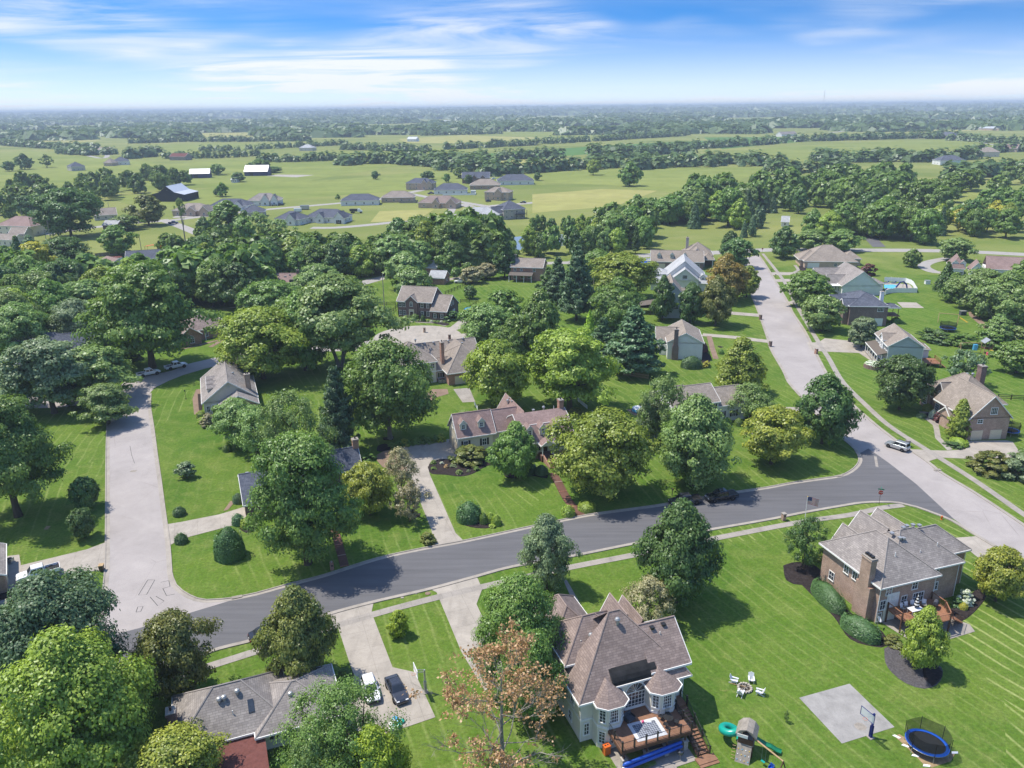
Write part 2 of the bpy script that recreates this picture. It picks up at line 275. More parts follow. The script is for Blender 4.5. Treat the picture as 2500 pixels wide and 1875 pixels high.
for n_, a_, b_ in (('mid', (.098, .195, .033), (.232, .354, .071)), ('dark', (.057, .134, .033), (.152, .250, .059)), ('bright', (.165, .262, .029), (.390, .488, .068)), ('lime', (.232, .378, .024), (.488, .647, .059)), ('yellow', (.189, .256, .029), (.451, .476, .068)), ('olive', (.098, .144, .029), (.268, .275, .063)), ('blue', (.071, .146, .063), (.189, .305, .140)), ('grey', (.116, .177, .081), (.281, .354, .177)), ('light', (.134, .232, .052), (.305, .427, .128)), ('orange', (.171, .183, .034), (.464, .317, .068)), ('brown', (.439, .244, .104), (.732, .512, .268)), ('smoke', (.232, .226, .104), (.439, .390, .232)), ('hedge', (.059, .134, .041), (.140, .244, .081)), ('red', (.110, .037, .043), (.220, .073, .073)), ('white', (.305, .427, .146), (.900, .900, .900)), ('far', (.073, .140, .044), (.165, .256, .083)), ('gold', (.293, .305, .037), (.586, .525, .073))):
 leafmat('leaf_'+n_, a_, b_)
# geometry helpers
class MB:
 def __init__(s): s.v = []; s.f = []; s.uv = {}
 def add(s, pts, uv=None):
  i = len(s.v); s.v += [tuple(p) for p in pts]; s.f.append(tuple(range(i, i+len(pts))))
  if uv: s.uv[len(s.f)-1] = uv
  return s
 def box(s, x0, y0, z0, x1, y1, z1):
  i = len(s.v); s.v += [(x, y, z) for z in (z0, z1) for x, y in ((x0, y0), (x1, y0), (x1, y1), (x0, y1))]
  s.f += [tuple(i+k for k in q) for q in ((3, 2, 1, 0), (4, 5, 6, 7), (0, 1, 5, 4), (1, 2, 6, 5), (2, 3, 7, 6), (3, 0, 4, 7))]; return s
 def prism(s, poly, z0, z1):
  n = len(poly); i = len(s.v); s.v += [(x, y, z0) for x, y in poly]+[(x, y, z1) for x, y in poly]
  s.f.append(tuple(i+n+k for k in range(n))); s.f.append(tuple(i+k for k in reversed(range(n))))
  s.f += [(i+k, i+(k+1) % n, i+n+(k+1) % n, i+n+k) for k in range(n)]; return s
 def tube(s, pts, rs, n=6, cap=True):
  pts = [Vector(p) for p in pts]
  if isinstance(rs, (int, float)): rs = [rs]*len(pts)
  i0 = len(s.v); up = Vector((.123, .257, .958))
  for k, p in enumerate(pts):
   t = (pts[min(k+1, len(pts)-1)]-pts[max(k-1, 0)]).normalized(); a = t.cross(up)
   if a.length < .1: a = t.cross(Vector((1, 0, 0)))
   a.normalize(); b = t.cross(a)
   for j in range(n):
    w = 2*math.pi*j/n; q = p+(a*math.cos(w)+b*math.sin(w))*rs[k]; s.v.append(tuple(q))
  for k in range(len(pts)-1):
   for j in range(n):
    a = i0+k*n+j; b = i0+k*n+(j+1) % n; s.f.append((a, b, b+n, a+n))
  if cap: s.f.append(tuple(i0+j for j in reversed(range(n)))); s.f.append(tuple(i0+(len(pts)-1)*n+j for j in range(n)))
  return s
 def lathe(s, prof, n=12, c=(0, 0)):
  i0 = len(s.v)
  for r, z in prof:
   for j in range(n): w = 2*math.pi*j/n; s.v.append((c[0]+r*math.cos(w), c[1]+r*math.sin(w), z))
  for k in range(len(prof)-1):
   for j in range(n): a = i0+k*n+j; b = i0+k*n+(j+1) % n; s.f.append((a, b, b+n, a+n))
  s.f.append(tuple(i0+(len(prof)-1)*n+j for j in range(n))); s.f.append(tuple(i0+j for j in reversed(range(n)))); return s
 def loft(s, secs, cap=True):
  n = len(secs[0]); i0 = len(s.v)
  for q in secs: s.v += [tuple(p) for p in q]
  for k in range(len(secs)-1):
   for j in range(n): a = i0+k*n+j; b = i0+k*n+(j+1) % n; s.f.append((a, b, b+n, a+n))
  if cap: s.f.append(tuple(i0+j for j in reversed(range(n)))); s.f.append(tuple(i0+(len(secs)-1)*n+j for j in range(n)))
  return s
 def move(s, dx=0, dy=0, dz=0, rz=0, sc=1):
  c, q = math.cos(rz), math.sin(rz); s.v = [((x*c-y*q)*sc+dx, (x*q+y*c)*sc+dy, z*sc+dz) for x, y, z in s.v]; return s
 def join(s, o):
  i = len(s.v); s.v += o.v; s.f += [tuple(i+k for k in q) for q in o.f]; return s
 def mesh(s, name, mat, smooth=False):
  me = bpy.data.meshes.new(name); me.from_pydata(s.v, [], s.f)
  if s.uv:
   l = me.uv_layers.new(name='UVMap')
   for p in me.polygons:
    u = s.uv.get(p.index)
    if u:
     for k, li in enumerate(p.loop_indices): l.data[li].uv = u[k]
  if mat: me.materials.append(M[mat])
  if smooth: me.polygons.foreach_set('use_smooth', [True]*len(me.polygons))
  me.update(); return me
def link(name, me, parent=None, loc=(0, 0, 0), rot=0.0):
 o = bpy.data.objects.new(name, me); COL.objects.link(o); o.location = loc
 o.rotation_euler = (0, 0, rot) if isinstance(rot, (int, float)) else rot
 if parent is not None: o.parent = parent
 return o
def obj(name, mb, mat, parent=None, loc=(0, 0, 0), rot=0.0, smooth=False):
 return link(name, mb.mesh(name, mat, smooth), parent, loc, rot)
def tag(o, label, cat, group=None):
 o['label'] = label; o['category'] = cat
 if group: o['group'] = group
 return o
def thing(name, label, cat, loc=(0, 0, 0), rot=0.0, group=None):
 o = link(name, None, None, loc, rot); o.empty_display_size = .5
 return tag(o, label, cat, group)
def struct(name, mb, mat, kind='structure', smooth=False):
 o = obj(name, mb, mat, smooth=smooth); o['kind'] = kind; return o
def copy_tree(o, parent=None):
 c = o.copy(); COL.objects.link(c); c.parent = parent
 for ch in list(o.children): copy_tree(ch, c)
 return c
LAYER = [0]
def sheet(name, pts, z, mat, kind='structure'):
 w = [G(x, y, z) for x, y in pts]; m = MB(); LAYER[0] = (LAYER[0]+1) % 3
 dz = LAYER[0]*.0012; m.add([(p.x, p.y, z+dz) for p in w])
 a = sum(w[i].x*w[(i+1) % len(w)].y-w[(i+1) % len(w)].x*w[i].y for i in range(len(w)))
 if a < 0: m.f = [tuple(reversed(q)) for q in m.f]
 me = m.mesh(name, mat); bm = bmesh.new(); bm.from_mesh(me); bmesh.ops.triangulate(bm, faces=bm.faces, ngon_method='EAR_CLIP'); bm.to_mesh(me); bm.free()
 o = link(name, me); o['kind'] = kind; return o
def smooth_line(w, step=2.0):
 out = []
 n = len(w)
 for i in range(n-1):
  p0, p1, p2, p3 = w[max(i-1, 0)], w[i], w[i+1], w[min(i+2, n-1)]
  k = max(1, int((p2-p1).length/step))
  for j in range(k):
   t = j/k; out.append(.5*((2*p1)+(p2-p0)*t+(2*p0-5*p1+4*p2-p3)*t*t+(3*p1-p0-3*p2+p3)*t**3))
 out.append(w[-1]); return out
def offs(w, o):
 r = []
 for i, p in enumerate(w):
  t = (w[min(i+1, len(w)-1)]-w[max(i-1, 0)]); t.z = 0; t.normalize(); r.append(p+Vector((-t.y, t.x, 0))*o)
 return r
def ribbon(name, pts, width, z, mat, kind='structure', smooth=True, z1=None):
 w = [G(x, y, z) for x, y in pts]; w = smooth_line(w) if smooth else w
 a = offs(w, width/2); b = offs(w, -width/2); m = MB(); LAYER[0] = (LAYER[0]+1) % 3; dz = LAYER[0]*.0012
 for i in range(len(w)-1): m.add([(b[i].x, b[i].y, z+dz), (b[i+1].x, b[i+1].y, z+dz), (a[i+1].x, a[i+1].y, z+dz), (a[i].x, a[i].y, z+dz)])
 o = obj(name, m, mat); o['kind'] = kind; return o
def strip_solid(w, o0, o1, z0, z1):
 a = offs(w, o0); b = offs(w, o1); m = MB()
 return m.loft([[(a[i].x, a[i].y, z0), (b[i].x, b[i].y, z0), (b[i].x, b[i].y, z1), (a[i].x, a[i].y, z1)] for i in range(len(w))])
def kerb(pts, side=1):
 w = smooth_line([G(x, y) for x, y in pts], 1.5)
 m = strip_solid(w, -.28*side, .30*side, .001, .034); m.join(strip_solid(w, .30*side, .48*side, .001, .135))
 o = obj('kerb', m, 'kerb_concrete'); o['kind'] = 'structure'; return o
def blob(pts, z0, z1, name, mat, kind='structure'):
 w = smooth_line([G(x, y) for x, y in pts]+[G(*pts[0])], .8)[:-1]; c = sum(w, Vector())/len(w); m = MB()
 secs = [[tuple(c+(p-c)*s+Vector((0, 0, z))) for p in w] for s, z in ((1.0, -.02), (.985, z0), (.9, z1), (.4, z1*1.15))]
 m.loft(secs); o = obj(name, m, mat); o['kind'] = kind; return o
# houses
CACHE = {}
def cached(key, fn):
 if key not in CACHE: CACHE[key] = fn()
 return CACHE[key]
FACE = {'S': 0.0, 'E': math.pi/2, 'N': math.pi, 'W': -math.pi/2}
def frame_mesh(w, h, nx, ny, mat, arch=False):
 def f():
  m = MB(); t = .09; dp = .07
  if arch:
   n = 10; o = [(w/2*math.cos(math.pi*k/n), h+w/2*math.sin(math.pi*k/n)) for k in range(n+1)]; i_ = [((w/2-t)*math.cos(math.pi*k/n), h+(w/2-t)*math.sin(math.pi*k/n)) for k in range(n+1)]
   for k in range(n): m.loft([[(o[q][0], -dp, o[q][1]), (o[q][0], .02, o[q][1]), (i_[q][0], .02, i_[q][1]), (i_[q][0], -dp, i_[q][1])] for q in (k, k+1)])
   for k in (2, 4, 5, 6, 8): m.tube([(0, -dp*.6, h), (i_[k][0], -dp*.6, i_[k][1])], .022, 4)
  m.box(-w/2, -dp, 0, -w/2+t, .02, h).box(w/2-t, -dp, 0, w/2, .02, h).box(-w/2+t, -dp, h-t, w/2-t, .02, h).box(-w/2-.04, -dp-.05, -.06, w/2+.04, .02, t*.6)
  for k in range(1, nx): x = -w/2+w*k/nx; m.box(x-.025, -dp*.7, t*.6, x+.025, .0, h-t)
  for k in range(1, ny): z = h*k/ny; m.box(-w/2+t, -dp*.62, z-.022, w/2-t, .0, z+.022)
  return m.mesh('window', mat)
 return cached(('wf', w, h, nx, ny, mat, arch), f)
def pane_mesh(w, h, arch=False):
 def f():
  m = MB()
  if arch:
   n = 10; p = [(w/2*.97*math.cos(math.pi*k/n), h+w/2*.97*math.sin(math.pi*k/n)) for k in range(n+1)]
   m.add([(x, -.012, z) for x, z in [(w/2*.97, .02)]+p+[(-w/2*.97, .02)]][::-1])
  else: m.box(-w/2+.03, -.014, .03, w/2-.03, -.002, h-.03)
  return m.mesh('pane', 'glass_dark')
 return cached(('pn', w, h, arch), f)
def garage_mesh(w, h, mat):
 def f():
  m = MB()
  for r in range(4):
   for c in range(4):
    m.box(-w/2+w*c/4+.03, -.045, h*r/4+.03, -w/2+w*(c+1)/4-.03, 0, h*(r+1)/4-.03)
  m.box(-w/2, -.028, 0, w/2, 0, h); return m.mesh('garage_door', mat)
 return cached(('gd', w, h, mat), f)
class House:
 def __init__(s, name, label, org, ang, wall='brick_red', roof='shingle_brown', trim='trim_white', cat='house', group=None, z=0):
  s.o = thing(name, label, cat, (org[0], org[1], z), math.radians(ang), group); s.w, s.r, s.t = wall, roof, trim; s.k = 0
 def part(s, name, mb, mat, loc=(0, 0, 0), rot=0.0, parent=None): return obj(name, mb, mat, parent or s.o, loc, rot)
 def wall(s, u0, v0, u1, v1, z1, z0=-.05, mat=None): s.part('wall', MB().box(u0, v0, z0, u1, v1, z1), mat or s.w); return s
 def _slope(s, m, a, b, c, e=None):
  pts = [Vector(p) for p in ([a, b, c] if e is None else [a, b, c, e])]
  ax = (pts[1]-pts[0]).normalized(); nn = ax.cross(pts[2]-pts[0]).normalized(); up = nn.cross(ax)
  m.add(pts, [((p-pts[0]).dot(ax), (p-pts[0]).dot(up)) for p in pts])
 def hip(s, u0, v0, u1, v1, h, rise, over=.45, mat=None, ridge=None, fascia=True):
  s.k += 1; h += s.k*.003; u0 -= over; v0 -= over; u1 += over; v1 += over; W = u1-u0; D_ = v1-v0; m = MB(); z = h+rise
  if ridge: r0, r1 = ridge
  elif W >= D_: r0, r1 = (u0+D_/2, (v0+v1)/2), (u1-D_/2, (v0+v1)/2)
  else: r0, r1 = ((u0+u1)/2, v0+W/2), ((u0+u1)/2, v1-W/2)
  A, B, C, E = (u0, v0, h), (u1, v0, h), (u1, v1, h), (u0, v1, h); P, Q = (*r0, z), (*r1, z)
  if W >= D_ or ridge:
   s._slope(m, A, B, Q, P); s._slope(m, B, C, Q); s._slope(m, C, E, P, Q); s._slope(m, E, A, P)
   hp = [(A, P), (B, Q), (C, Q), (E, P), (P, Q)]
  else:
   s._slope(m, A, B, P); s._slope(m, B, C, Q, P); s._slope(m, C, E, Q); s._slope(m, E, A, P, Q)
   hp = [(A, P), (B, P), (C, Q), (E, Q), (P, Q)]
  m.add([E, C, B, A]); rf = s.part('roof', m, mat or s.r)
  mb = MB()
  for a, b in hp:
   if (Vector(a)-Vector(b)).length > .4: mb.tube([Vector(a)+Vector((0, 0, .02)), Vector(b)+Vector((0, 0, .02))], .09, 4)
  s.part('ridge_cap', mb, (mat or s.r).replace('shingle', 'cap'), parent=rf)
  if fascia: s.fascia(u0, v0, u1, v1, h)
  return s
 def fascia(s, u0, v0, u1, v1, h):
  e = .05; m = MB(); t = .12
  m.box(u0-e, v0-e, h-.2, u1+e, v0+t, h+.025).box(u0-e, v1-t, h-.2, u1+e, v1+e, h+.025).box(u0-e, v0+t, h-.2, u0+t, v1-t, h+.025).box(u1-t, v0+t, h-.2, u1+e, v1-t, h+.025)
  s.part('gutter', m, s.t)
 def gable(s, u0, v0, u1, v1, h, rise, axis='u', over=.4, mat=None, gw=None, ends='both', gover=None):
  s.k += 1; h += s.k*.003; go = over*.8 if gover is None else gover; mat = mat or s.r
  T = (lambda a, b, z: (a, b, z)) if axis == 'u' else (lambda a, b, z: (b, a, z))
  a0, a1, b0, b1 = (u0, u1, v0, v1) if axis == 'u' else (v0, v1, u0, u1)
  bm_ = (b0+b1)/2; half = (b1-b0)/2; sl = rise/half; z0 = h-over*sl; zr = h+rise; th = .16
  A0 = a0-(go if ends in ('both', 'lo') else 0); A1 = a1+(go if ends in ('both', 'hi') else 0)
  m = MB(); flip = axis != 'u'
  for sg in (-1, 1):
   be = bm_+sg*(half+over)
   q = [T(A0, be, z0+th), T(A1, be, z0+th), T(A1, bm_, zr+th), T(A0, bm_, zr+th)]
   if (sg > 0) != flip: q = [q[1], q[0], q[3], q[2]]
   s._slope(m, *q)
   m.add([q[3], q[2], q[1], q[0]][::1] if False else [tuple(Vector(p)-Vector((0, 0, th))) for p in (q[3], q[2], q[1], q[0])])
  rf = s.part('roof', m, mat)
  c = MB().tube([T(A0, bm_, zr+th+.02), T(A1, bm_, zr+th+.02)], .1, 4); s.part('ridge_cap', c, mat.replace('shingle', 'cap'), parent=rf)
  f = MB(); e = .05
  for sg in (-1, 1):
   be = bm_+sg*(half+over); x0, x1 = sorted((be-.02*sg, be+.07*sg))
   p, q = T(A0, x0, z0-.08), T(A1, x1, z0+th+.01); s.part('gutter', MB().box(min(p[0], q[0]), min(p[1], q[1]), p[2], max(p[0], q[0]), max(p[1], q[1]), q[2]), s.t)
  for k, (aa, on) in enumerate(((A0, ends in ('both', 'lo')), (A1, ends in ('both', 'hi')))):
   if not on: continue
   ao = aa-.05 if k == 0 else aa+.05; ai = aa+.03 if k == 0 else aa-.03; r = MB()
   for sg in (-1, 1):
    be = bm_+sg*(half+over)
    r.loft([[T(ao, be, z0-.06), T(ai, be, z0-.06), T(ai, be, z0+th+.03), T(ao, be, z0+th+.03)], [T(ao, bm_, zr-.06), T(ai, bm_, zr-.06), T(ai, bm_, zr+th+.03), T(ao, bm_, zr+th+.03)]])
   s.part('rake_board', r, s.t)
   wl = a0 if k == 0 else a1; wi = wl+.2 if k == 0 else wl-.2
   g = MB().loft([[T(x, b0, h-.3), T(x, b1, h-.3), T(x, b1, h), T(x, bm_, h+rise), T(x, b0, h)] for x in (wl, wi)])
   s.part('gable_wall', g, gw or s.w)
  return s
 def win(s, face, q, p, z, w=1.0, h=1.5, nx=2, ny=2, arch=False, shut=False, mat=None):
  x, y = (p, q) if face in 'SN' else (q, p)
  o = link('window', frame_mesh(w, h, nx, ny, mat or s.t, arch), s.o, (x, y, z), FACE[face]); link('pane', pane_mesh(w, h, arch), o)
  if shut:
   for sg in (-1, 1):
    link('shutter', cached(('sh', w, h), lambda: MB().box(-.2, -.06, 0, .2, .0, h).mesh('shutter', 'shutter_black')), s.o, (x+(sg*(w/2+.24) if face in 'SN' else 0), y+(sg*(w/2+.24) if face in 'EW' else 0), z), FACE[face])
  return s
 def wins(s, face, q, ps, z, **k):
  for p in ps: s.win(face, q, p, z, **k)
  return s
 def garage(s, face, q, p, w=2.6, h=2.2, mat='garage_cream'):
  x, y = (p, q) if face in 'SN' else (q, p); link('garage_door', garage_mesh(w, h, mat), s.o, (x, y, .02), FACE[face]); return s
 def door(s, face, q, p, z=.15, w=1.0, h=2.1, mat='door_dark'):
  x, y = (p, q) if face in 'SN' else (q, p)
  dm = cached(('dr', w, h, mat), lambda: MB().box(-w/2, -.05, 0, w/2, .0, h).mesh('door', mat))
  dd = link('door', dm, s.o, (x, y, z), FACE[face]); fm = cached(('df', w, h, s.t), lambda: MB().box(-w/2-.14, -.08, 0, -w/2-.004, 0, h+.16).box(w/2+.004, -.08, 0, w/2+.14, 0, h+.16).box(-w/2-.004, -.08, h+.003, w/2+.004, 0, h+.16).mesh('door_frame', s.t)); link('door_frame', fm, dd)
  link('handle', cached('hd', lambda: MB().tube([(.34, -.05, 1.0), (.34, -.11, 1.0), (.26, -.11, 1.0)], .02, 5).mesh('handle', 'metal_grey')), dd); return s
 def chimney(s, u, v, w, dd, z0, z1, mat=None, pots=1):
  c = s.part('chimney', MB().box(u-w/2, v-dd/2, z0, u+w/2, v+dd/2, z1).box(u-w/2-.09, v-dd/2-.09, z1-.28, u+w/2+.09, v+dd/2+.09, z1-.1), mat or 'brick_red')
  s.part('chimney_cap', MB().box(u-w/2-.06, v-dd/2-.06, z1+.001, u+w/2+.06, v+dd/2+.06, z1+.1), 'walk_concrete', parent=c)
  for k in range(pots): x = u+(k-(pots-1)/2)*.4; s.part('flue', MB().lathe([(.14, z1+.1), (.13, z1+.45), (.17, z1+.46), (.17, z1+.54)], 8, (x, v)), 'metal_black', parent=c)
  return s
 def vents(s, *p):
  for k, q in enumerate(p):
   kind = q[3] if len(q) > 3 else 'pipe'
   if kind == 'pipe': me = cached('vp', lambda: MB().lathe([(.13, -.25), (.06, -.02), (.055, .5)], 7).mesh('roof_vent', 'trim_white'))
   elif kind == 'turbine': me = cached('vt', lambda: MB().lathe([(.14, -.3), (.14, .12), (.28, .22), (.33, .42), (.22, .6), (.03, .66)], 10).mesh('roof_vent', 'metal_grey'))
   else: me = cached('vb'+kind, lambda: MB().box(-.2, -.2, -.15, .2, .2, .1).box(-.26, -.26, .1, .26, .26, .16).mesh('roof_vent', 'metal_grey' if kind == 'box' else 'metal_black'))
   link('roof_vent', me, s.o, q[:3])
  return s
 def dormer(s, u, v, z, w=1.5, h=1.7, depth=2.4, rise=.75, face='S', mat=None, wm=None, ww=.8, wh=1.1):
  g = thing_part('dormer', s.o, (u, v, z), FACE[face])
  b = obj('dormer_wall', MB().box(-w/2, 0, 0, w/2, depth, h), wm or s.w, g)
  m = MB(); e = .2; zz_ = h-e*rise/(w/2)
  for sg in (-1, 1):
   q = [(sg*(w/2+e), -e, zz_+.1), (sg*(w/2+e), depth, zz_+.1), (0, depth, h+rise+.1), (0, -e, h+rise+.1)]
   if sg < 0: q = [q[1], q[0], q[3], q[2]]
   s._slope(m, *q); m.add([tuple(Vector(p)-Vector((0, 0, .1))) for p in reversed(q)])
  obj('dormer_roof', m, mat or s.r, g)
  t = MB()
  for sg in (-1, 1): t.loft([[(sg*(w/2+e), y, zz_-.05), (sg*(w/2+e), y, zz_+.12), (0, y, h+rise+.12), (0, y, h+rise-.05)] for y in (-e-.03, -e+.02)])
  t.loft([[(-w/2, y, h-.02), (w/2, y, h-.02), (0, y, h+rise)] for y in (0.0, .1)])
  obj('dormer_trim', t, s.t, g)
  o = link('window', frame_mesh(ww, wh, 2, 2, s.t), g, (0, -.001, (h-wh)/2+.05));
  me = pane_mesh(ww, wh); link('pane', me, g, (0, -.001, (h-wh)/2+.05))
  return s
 def post(s, name, pts, mat='trim_white', n=8):
  for (u, v, z0, z1, r) in pts: s.part(name, MB().lathe([(r*1.3, z0), (r*1.3, z0+.1), (r, z0+.14), (r*.9, z1-.14), (r*1.3, z1-.1), (r*1.3, z1)], n, (u, v)), mat)
  return s
 def steps(s, u0, u1, v, z, n, run=.3, mat='brick_path', name='step'):
  for k in range(n): s.part(name, MB().box(u0, v-run*(k+1), 0, u1, v-run*k+.0, z*(n-k)/(n+1)), mat)
  return s
def thing_part(name, parent, loc, rot=0.0):
 o = link(name, None, parent, loc, rot); o.empty_display_size = .3; return o
# trees
def unit(v): return v/np.maximum(np.linalg.norm(v, axis=-1, keepdims=True), 1e-9)
def leaf_quads(P, Nn, size, rg, asp=1.5):
 n = len(P); t = unit(np.cross(Nn, rg.normal(size=(n, 3)))); b = np.cross(Nn, t); sz = (size*rg.uniform(.6, 1.4, n))[:, None]
 fold = Nn*sz*rg.uniform(-.25, .25, n)[:, None]
 V = np.stack([P-t*sz*asp*.5, P-b*sz*.5+fold, P+t*sz*asp*.5, P+b*sz*.5+fold], 1)
 return V
def quads_mesh(name, V, lv, mat):
 n = len(V); me = bpy.data.meshes.new(name)
 me.vertices.add(n*4); me.vertices.foreach_set('co', V.reshape(-1).astype(np.float32))
 me.loops.add(n*4); me.loops.foreach_set('vertex_index', np.arange(n*4, dtype=np.int32))
 me.polygons.add(n); me.polygons.foreach_set('loop_start', np.arange(0, n*4, 4, dtype=np.int32)); me.polygons.foreach_set('loop_total', np.full(n, 4, np.int32))
 a = me.attributes.new('lv', 'FLOAT', 'FACE'); a.data.foreach_set('value', lv.astype(np.float32))
 me.materials.append(M[mat]); me.update(calc_edges=True); return me
PROFILE = {  # crown base, radius profile over relative crown height
 'round':  (.14, lambda t: np.sqrt(np.clip(1-(2*t-.92)**2/1.17, 0, 1))),
 'spread': (.20, lambda t: np.sqrt(np.clip(1-((t-.42)/.60)**2, 0, 1))*(.85+.15*np.sin(t*7))),
 'oval':   (.10, lambda t: np.clip(np.sin(np.pi*np.clip(t*.93+.07, 0, 1)**.80), 0, 1)**.75),
 'cone':   (.08, lambda t: np.clip((1-t)**.72*np.minimum(1, .55+t*4), 0, 1)),
 'multi':  (.24, lambda t: np.clip(np.sin(np.pi*np.clip(t*.9+.10, 0, 1))**.6, 0, 1)),
 'airy':   (.16, lambda t: np.clip(np.sin(np.pi*np.clip(t*.9+.08, 0, 1))**.7, 0, 1)),
 'bush':   (.00, lambda t: np.sqrt(np.clip(1-(t*.98)**2.2, 0, 1))*(.82+.18*np.minimum(1, t*5))),
}
def make_crown(kind, nl, leaf, seed):
 rg = np.random.default_rng(seed)
 if kind in ('pine', 'spruce'):
  P = []; Nn = []; C = []; L = []
  tiers = 13 if kind == 'pine' else 24
  for i in range(tiers):
   f = (i+.5)/tiers; z = (.10 if kind == 'pine' else .03)+f*.88; r = .5*((1-f)**.75*.98+.03)*(rg.uniform(.75, 1.1) if kind == 'pine' else rg.uniform(.92, 1.05))
   nb = int((9 if kind == 'pine' else 14)*(1-f*.55))
   for k in range(nb):
    a = 2*math.pi*(k+rg.uniform(-.35, .35))/nb+i*1.9; rr = r*rg.uniform(.7, 1.12); n = max(4, int(nl*(rr/.5+.12)/(tiers*nb*.62)))
    s = rg.uniform(.12, 1, n)**.8; x = rr*s; wd = .045+.10*rr*(1-abs(s-.62))
    lat = rg.normal(0, 1, n)*wd*.55; zz_ = z+(.05*s*s if kind == 'pine' else -.10*rr*s*2)+rg.normal(0, .013 if kind == 'pine' else .018, n)
    p = np.stack([x*math.cos(a)-lat*math.sin(a), x*math.sin(a)+lat*math.cos(a), zz_], 1)
    nn = np.stack([np.full(n, math.cos(a)*.45), np.full(n, math.sin(a)*.45), np.full(n, .8)], 1)+rg.normal(0, .38, (n, 3))
    P.append(p); Nn.append(unit(nn)); C.append((rr*.7*math.cos(a), rr*.7*math.sin(a), z)); L.append(np.clip(rg.normal(.35+.35*rg.random(), .22, n)+.25*(s-.6), 0, 1))
  P = np.concatenate(P); return leaf_quads(P, np.concatenate(Nn), leaf*.8, rg, 2.0), np.concatenate(L), np.array(C)
 if kind == 'ball':
  q = unit(rg.normal(size=(nl, 3))); q[:, 2] = np.abs(q[:, 2])*1.0; q = unit(q); r = 1-np.abs(rg.normal(0, .035, nl)); bumps = 1+.05*np.sin(q[:, 0]*6+1)*np.cos(q[:, 1]*5)
  P = q*np.array([.5, .5, 1.0])*(r*bumps)[:, None]; P[:, 2] = P[:, 2]*.93+.03; nn = unit(q*np.array([2, 2, 1.])+rg.normal(0, .30, (nl, 3)))
  low = rg.random(nl) < .3; P[low, 2] *= rg.random(low.sum()); P[low, :2] = unit(np.c_[q[low, :2], np.zeros(low.sum())])[:, :2]*.49*bumps[low, None]*np.sqrt(np.clip(1-(P[low, 2]*.85)**3, .05, 1))[:, None]
  return leaf_quads(P, nn, leaf, rg, 1.3), np.clip(rg.normal(.5, .25, nl), 0, 1), np.zeros((0, 3))
 z0, prof = PROFILE[kind]
 K = {'round': 120, 'spread': 110, 'oval': 105, 'cone': 110, 'multi': 105, 'airy': 80, 'bush': 60}[kind]; K = max(26, int(K*1.35*min(1.35, (nl/9000)**.33)))
 ph = rg.uniform(0, 6.28, 6); am = rg.uniform(.04, .12, 6)
 if kind in ('spread', 'multi'): am *= 1.6
 t = rg.beta(1.25, 1.15, K) if kind != 'bush' else rg.beta(1.0, 1.4, K); a = rg.uniform(0, 2*math.pi, K)
 lobes = 1+sum(am[j]*np.sin((j+2)*a+ph[j]+t*(3+j)) for j in range(6))
 rho = np.where(rg.random(K) < .78, rg.uniform(.70, 1.08, K), rg.uniform(.1, .75, K))
 r = .5*prof(t)*rho*lobes
 rc = rg.uniform(.055, .125, K)*(1.1 if kind != 'airy' else 1.0); rad = np.maximum(r-rc*.35, 0)
 z = z0+(1-z0)*(t*.95)+.0
 C = np.stack([rad*np.cos(a), rad*np.sin(a), z], 1)
 wgt = rc**2; wgt /= wgt.sum(); idx = rg.choice(K, nl, p=wgt)
 q = unit(rg.normal(size=(nl, 3))); q[:, 2] = np.where(rg.random(nl) < .58, np.abs(q[:, 2]), q[:, 2])
 dens = .45 if kind != 'airy' else .75
 rr = rg.random(nl)**dens; hs = .62 if kind in ('spread', 'multi') else .8
 P = C[idx]+q*(rc[idx]*rr)[:, None]*np.array([1.15, 1.15, hs])
 if kind == 'airy': P[:, 2] += rg.normal(0, .02, nl)
 P[:, 2] = np.clip(P[:, 2], .004, 1.03)
 out = P-np.array([0, 0, z0+(1-z0)*.42]); nn = unit(q*.8+unit(out)*.55+np.array([0, 0, .42])+rg.normal(0, .42, (nl, 3)))
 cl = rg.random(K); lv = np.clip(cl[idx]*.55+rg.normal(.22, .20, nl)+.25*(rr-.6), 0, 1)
 return leaf_quads(P, nn, leaf, rg), lv, C
def make_trunk(kind, C, seed, hw):
 rg = random.Random(seed); m = MB(); r = {'spread': .026, 'multi': .018, 'pine': .020, 'spruce': .018, 'cone': .020, 'airy': .014}.get(kind, .021)
 if kind in ('ball', 'bush'):
  for k in range(4): a = k*1.7; m.tube([(0, 0, 0), (.12*math.cos(a), .12*math.sin(a), .5)], [.02, .008], 5)
  return m.mesh('trunk', 'bark')
 if kind in ('multi', 'airy'):
  for k in range(3):
   a = k*2.1+rg.random(); e = .17+.05*rg.random()
   m.tube([(.02*math.cos(a), .02*math.sin(a), -.01), (.06*math.cos(a), .06*math.sin(a), .16), (e*math.cos(a), e*math.sin(a), .48), (e*1.3*math.cos(a), e*1.3*math.sin(a), .78)], [r*1.2, r, r*.6, r*.2], 6)
 else: m.tube([(0, 0, -.01), (.004, 0, .08), (.01, .01, .3), (-.008, .01, .6), (0, 0, .93)], [r*1.7, r*1.25, r, r*.6, r*.12], 7)
 if len(C) and kind not in ('spruce',):
  for k in rg.sample(range(len(C)), min(16, len(C))):
   c = C[k]; zz_ = max(.12, min(c[2]-.12, .62)); m.tube([(0, 0, zz_), (c[0]*.5, c[1]*.5, (zz_+c[2])*.52), tuple(c)], [r*.55, r*.32, r*.1], 5, False)
 return m.mesh('trunk', 'bark')
CLASS = [(15, 1500, .105), (27, 3600, .068), (46, 8500, .046), (80, 20000, .0290), (125, 34000, .0215), (9999, 62000, .0150)]
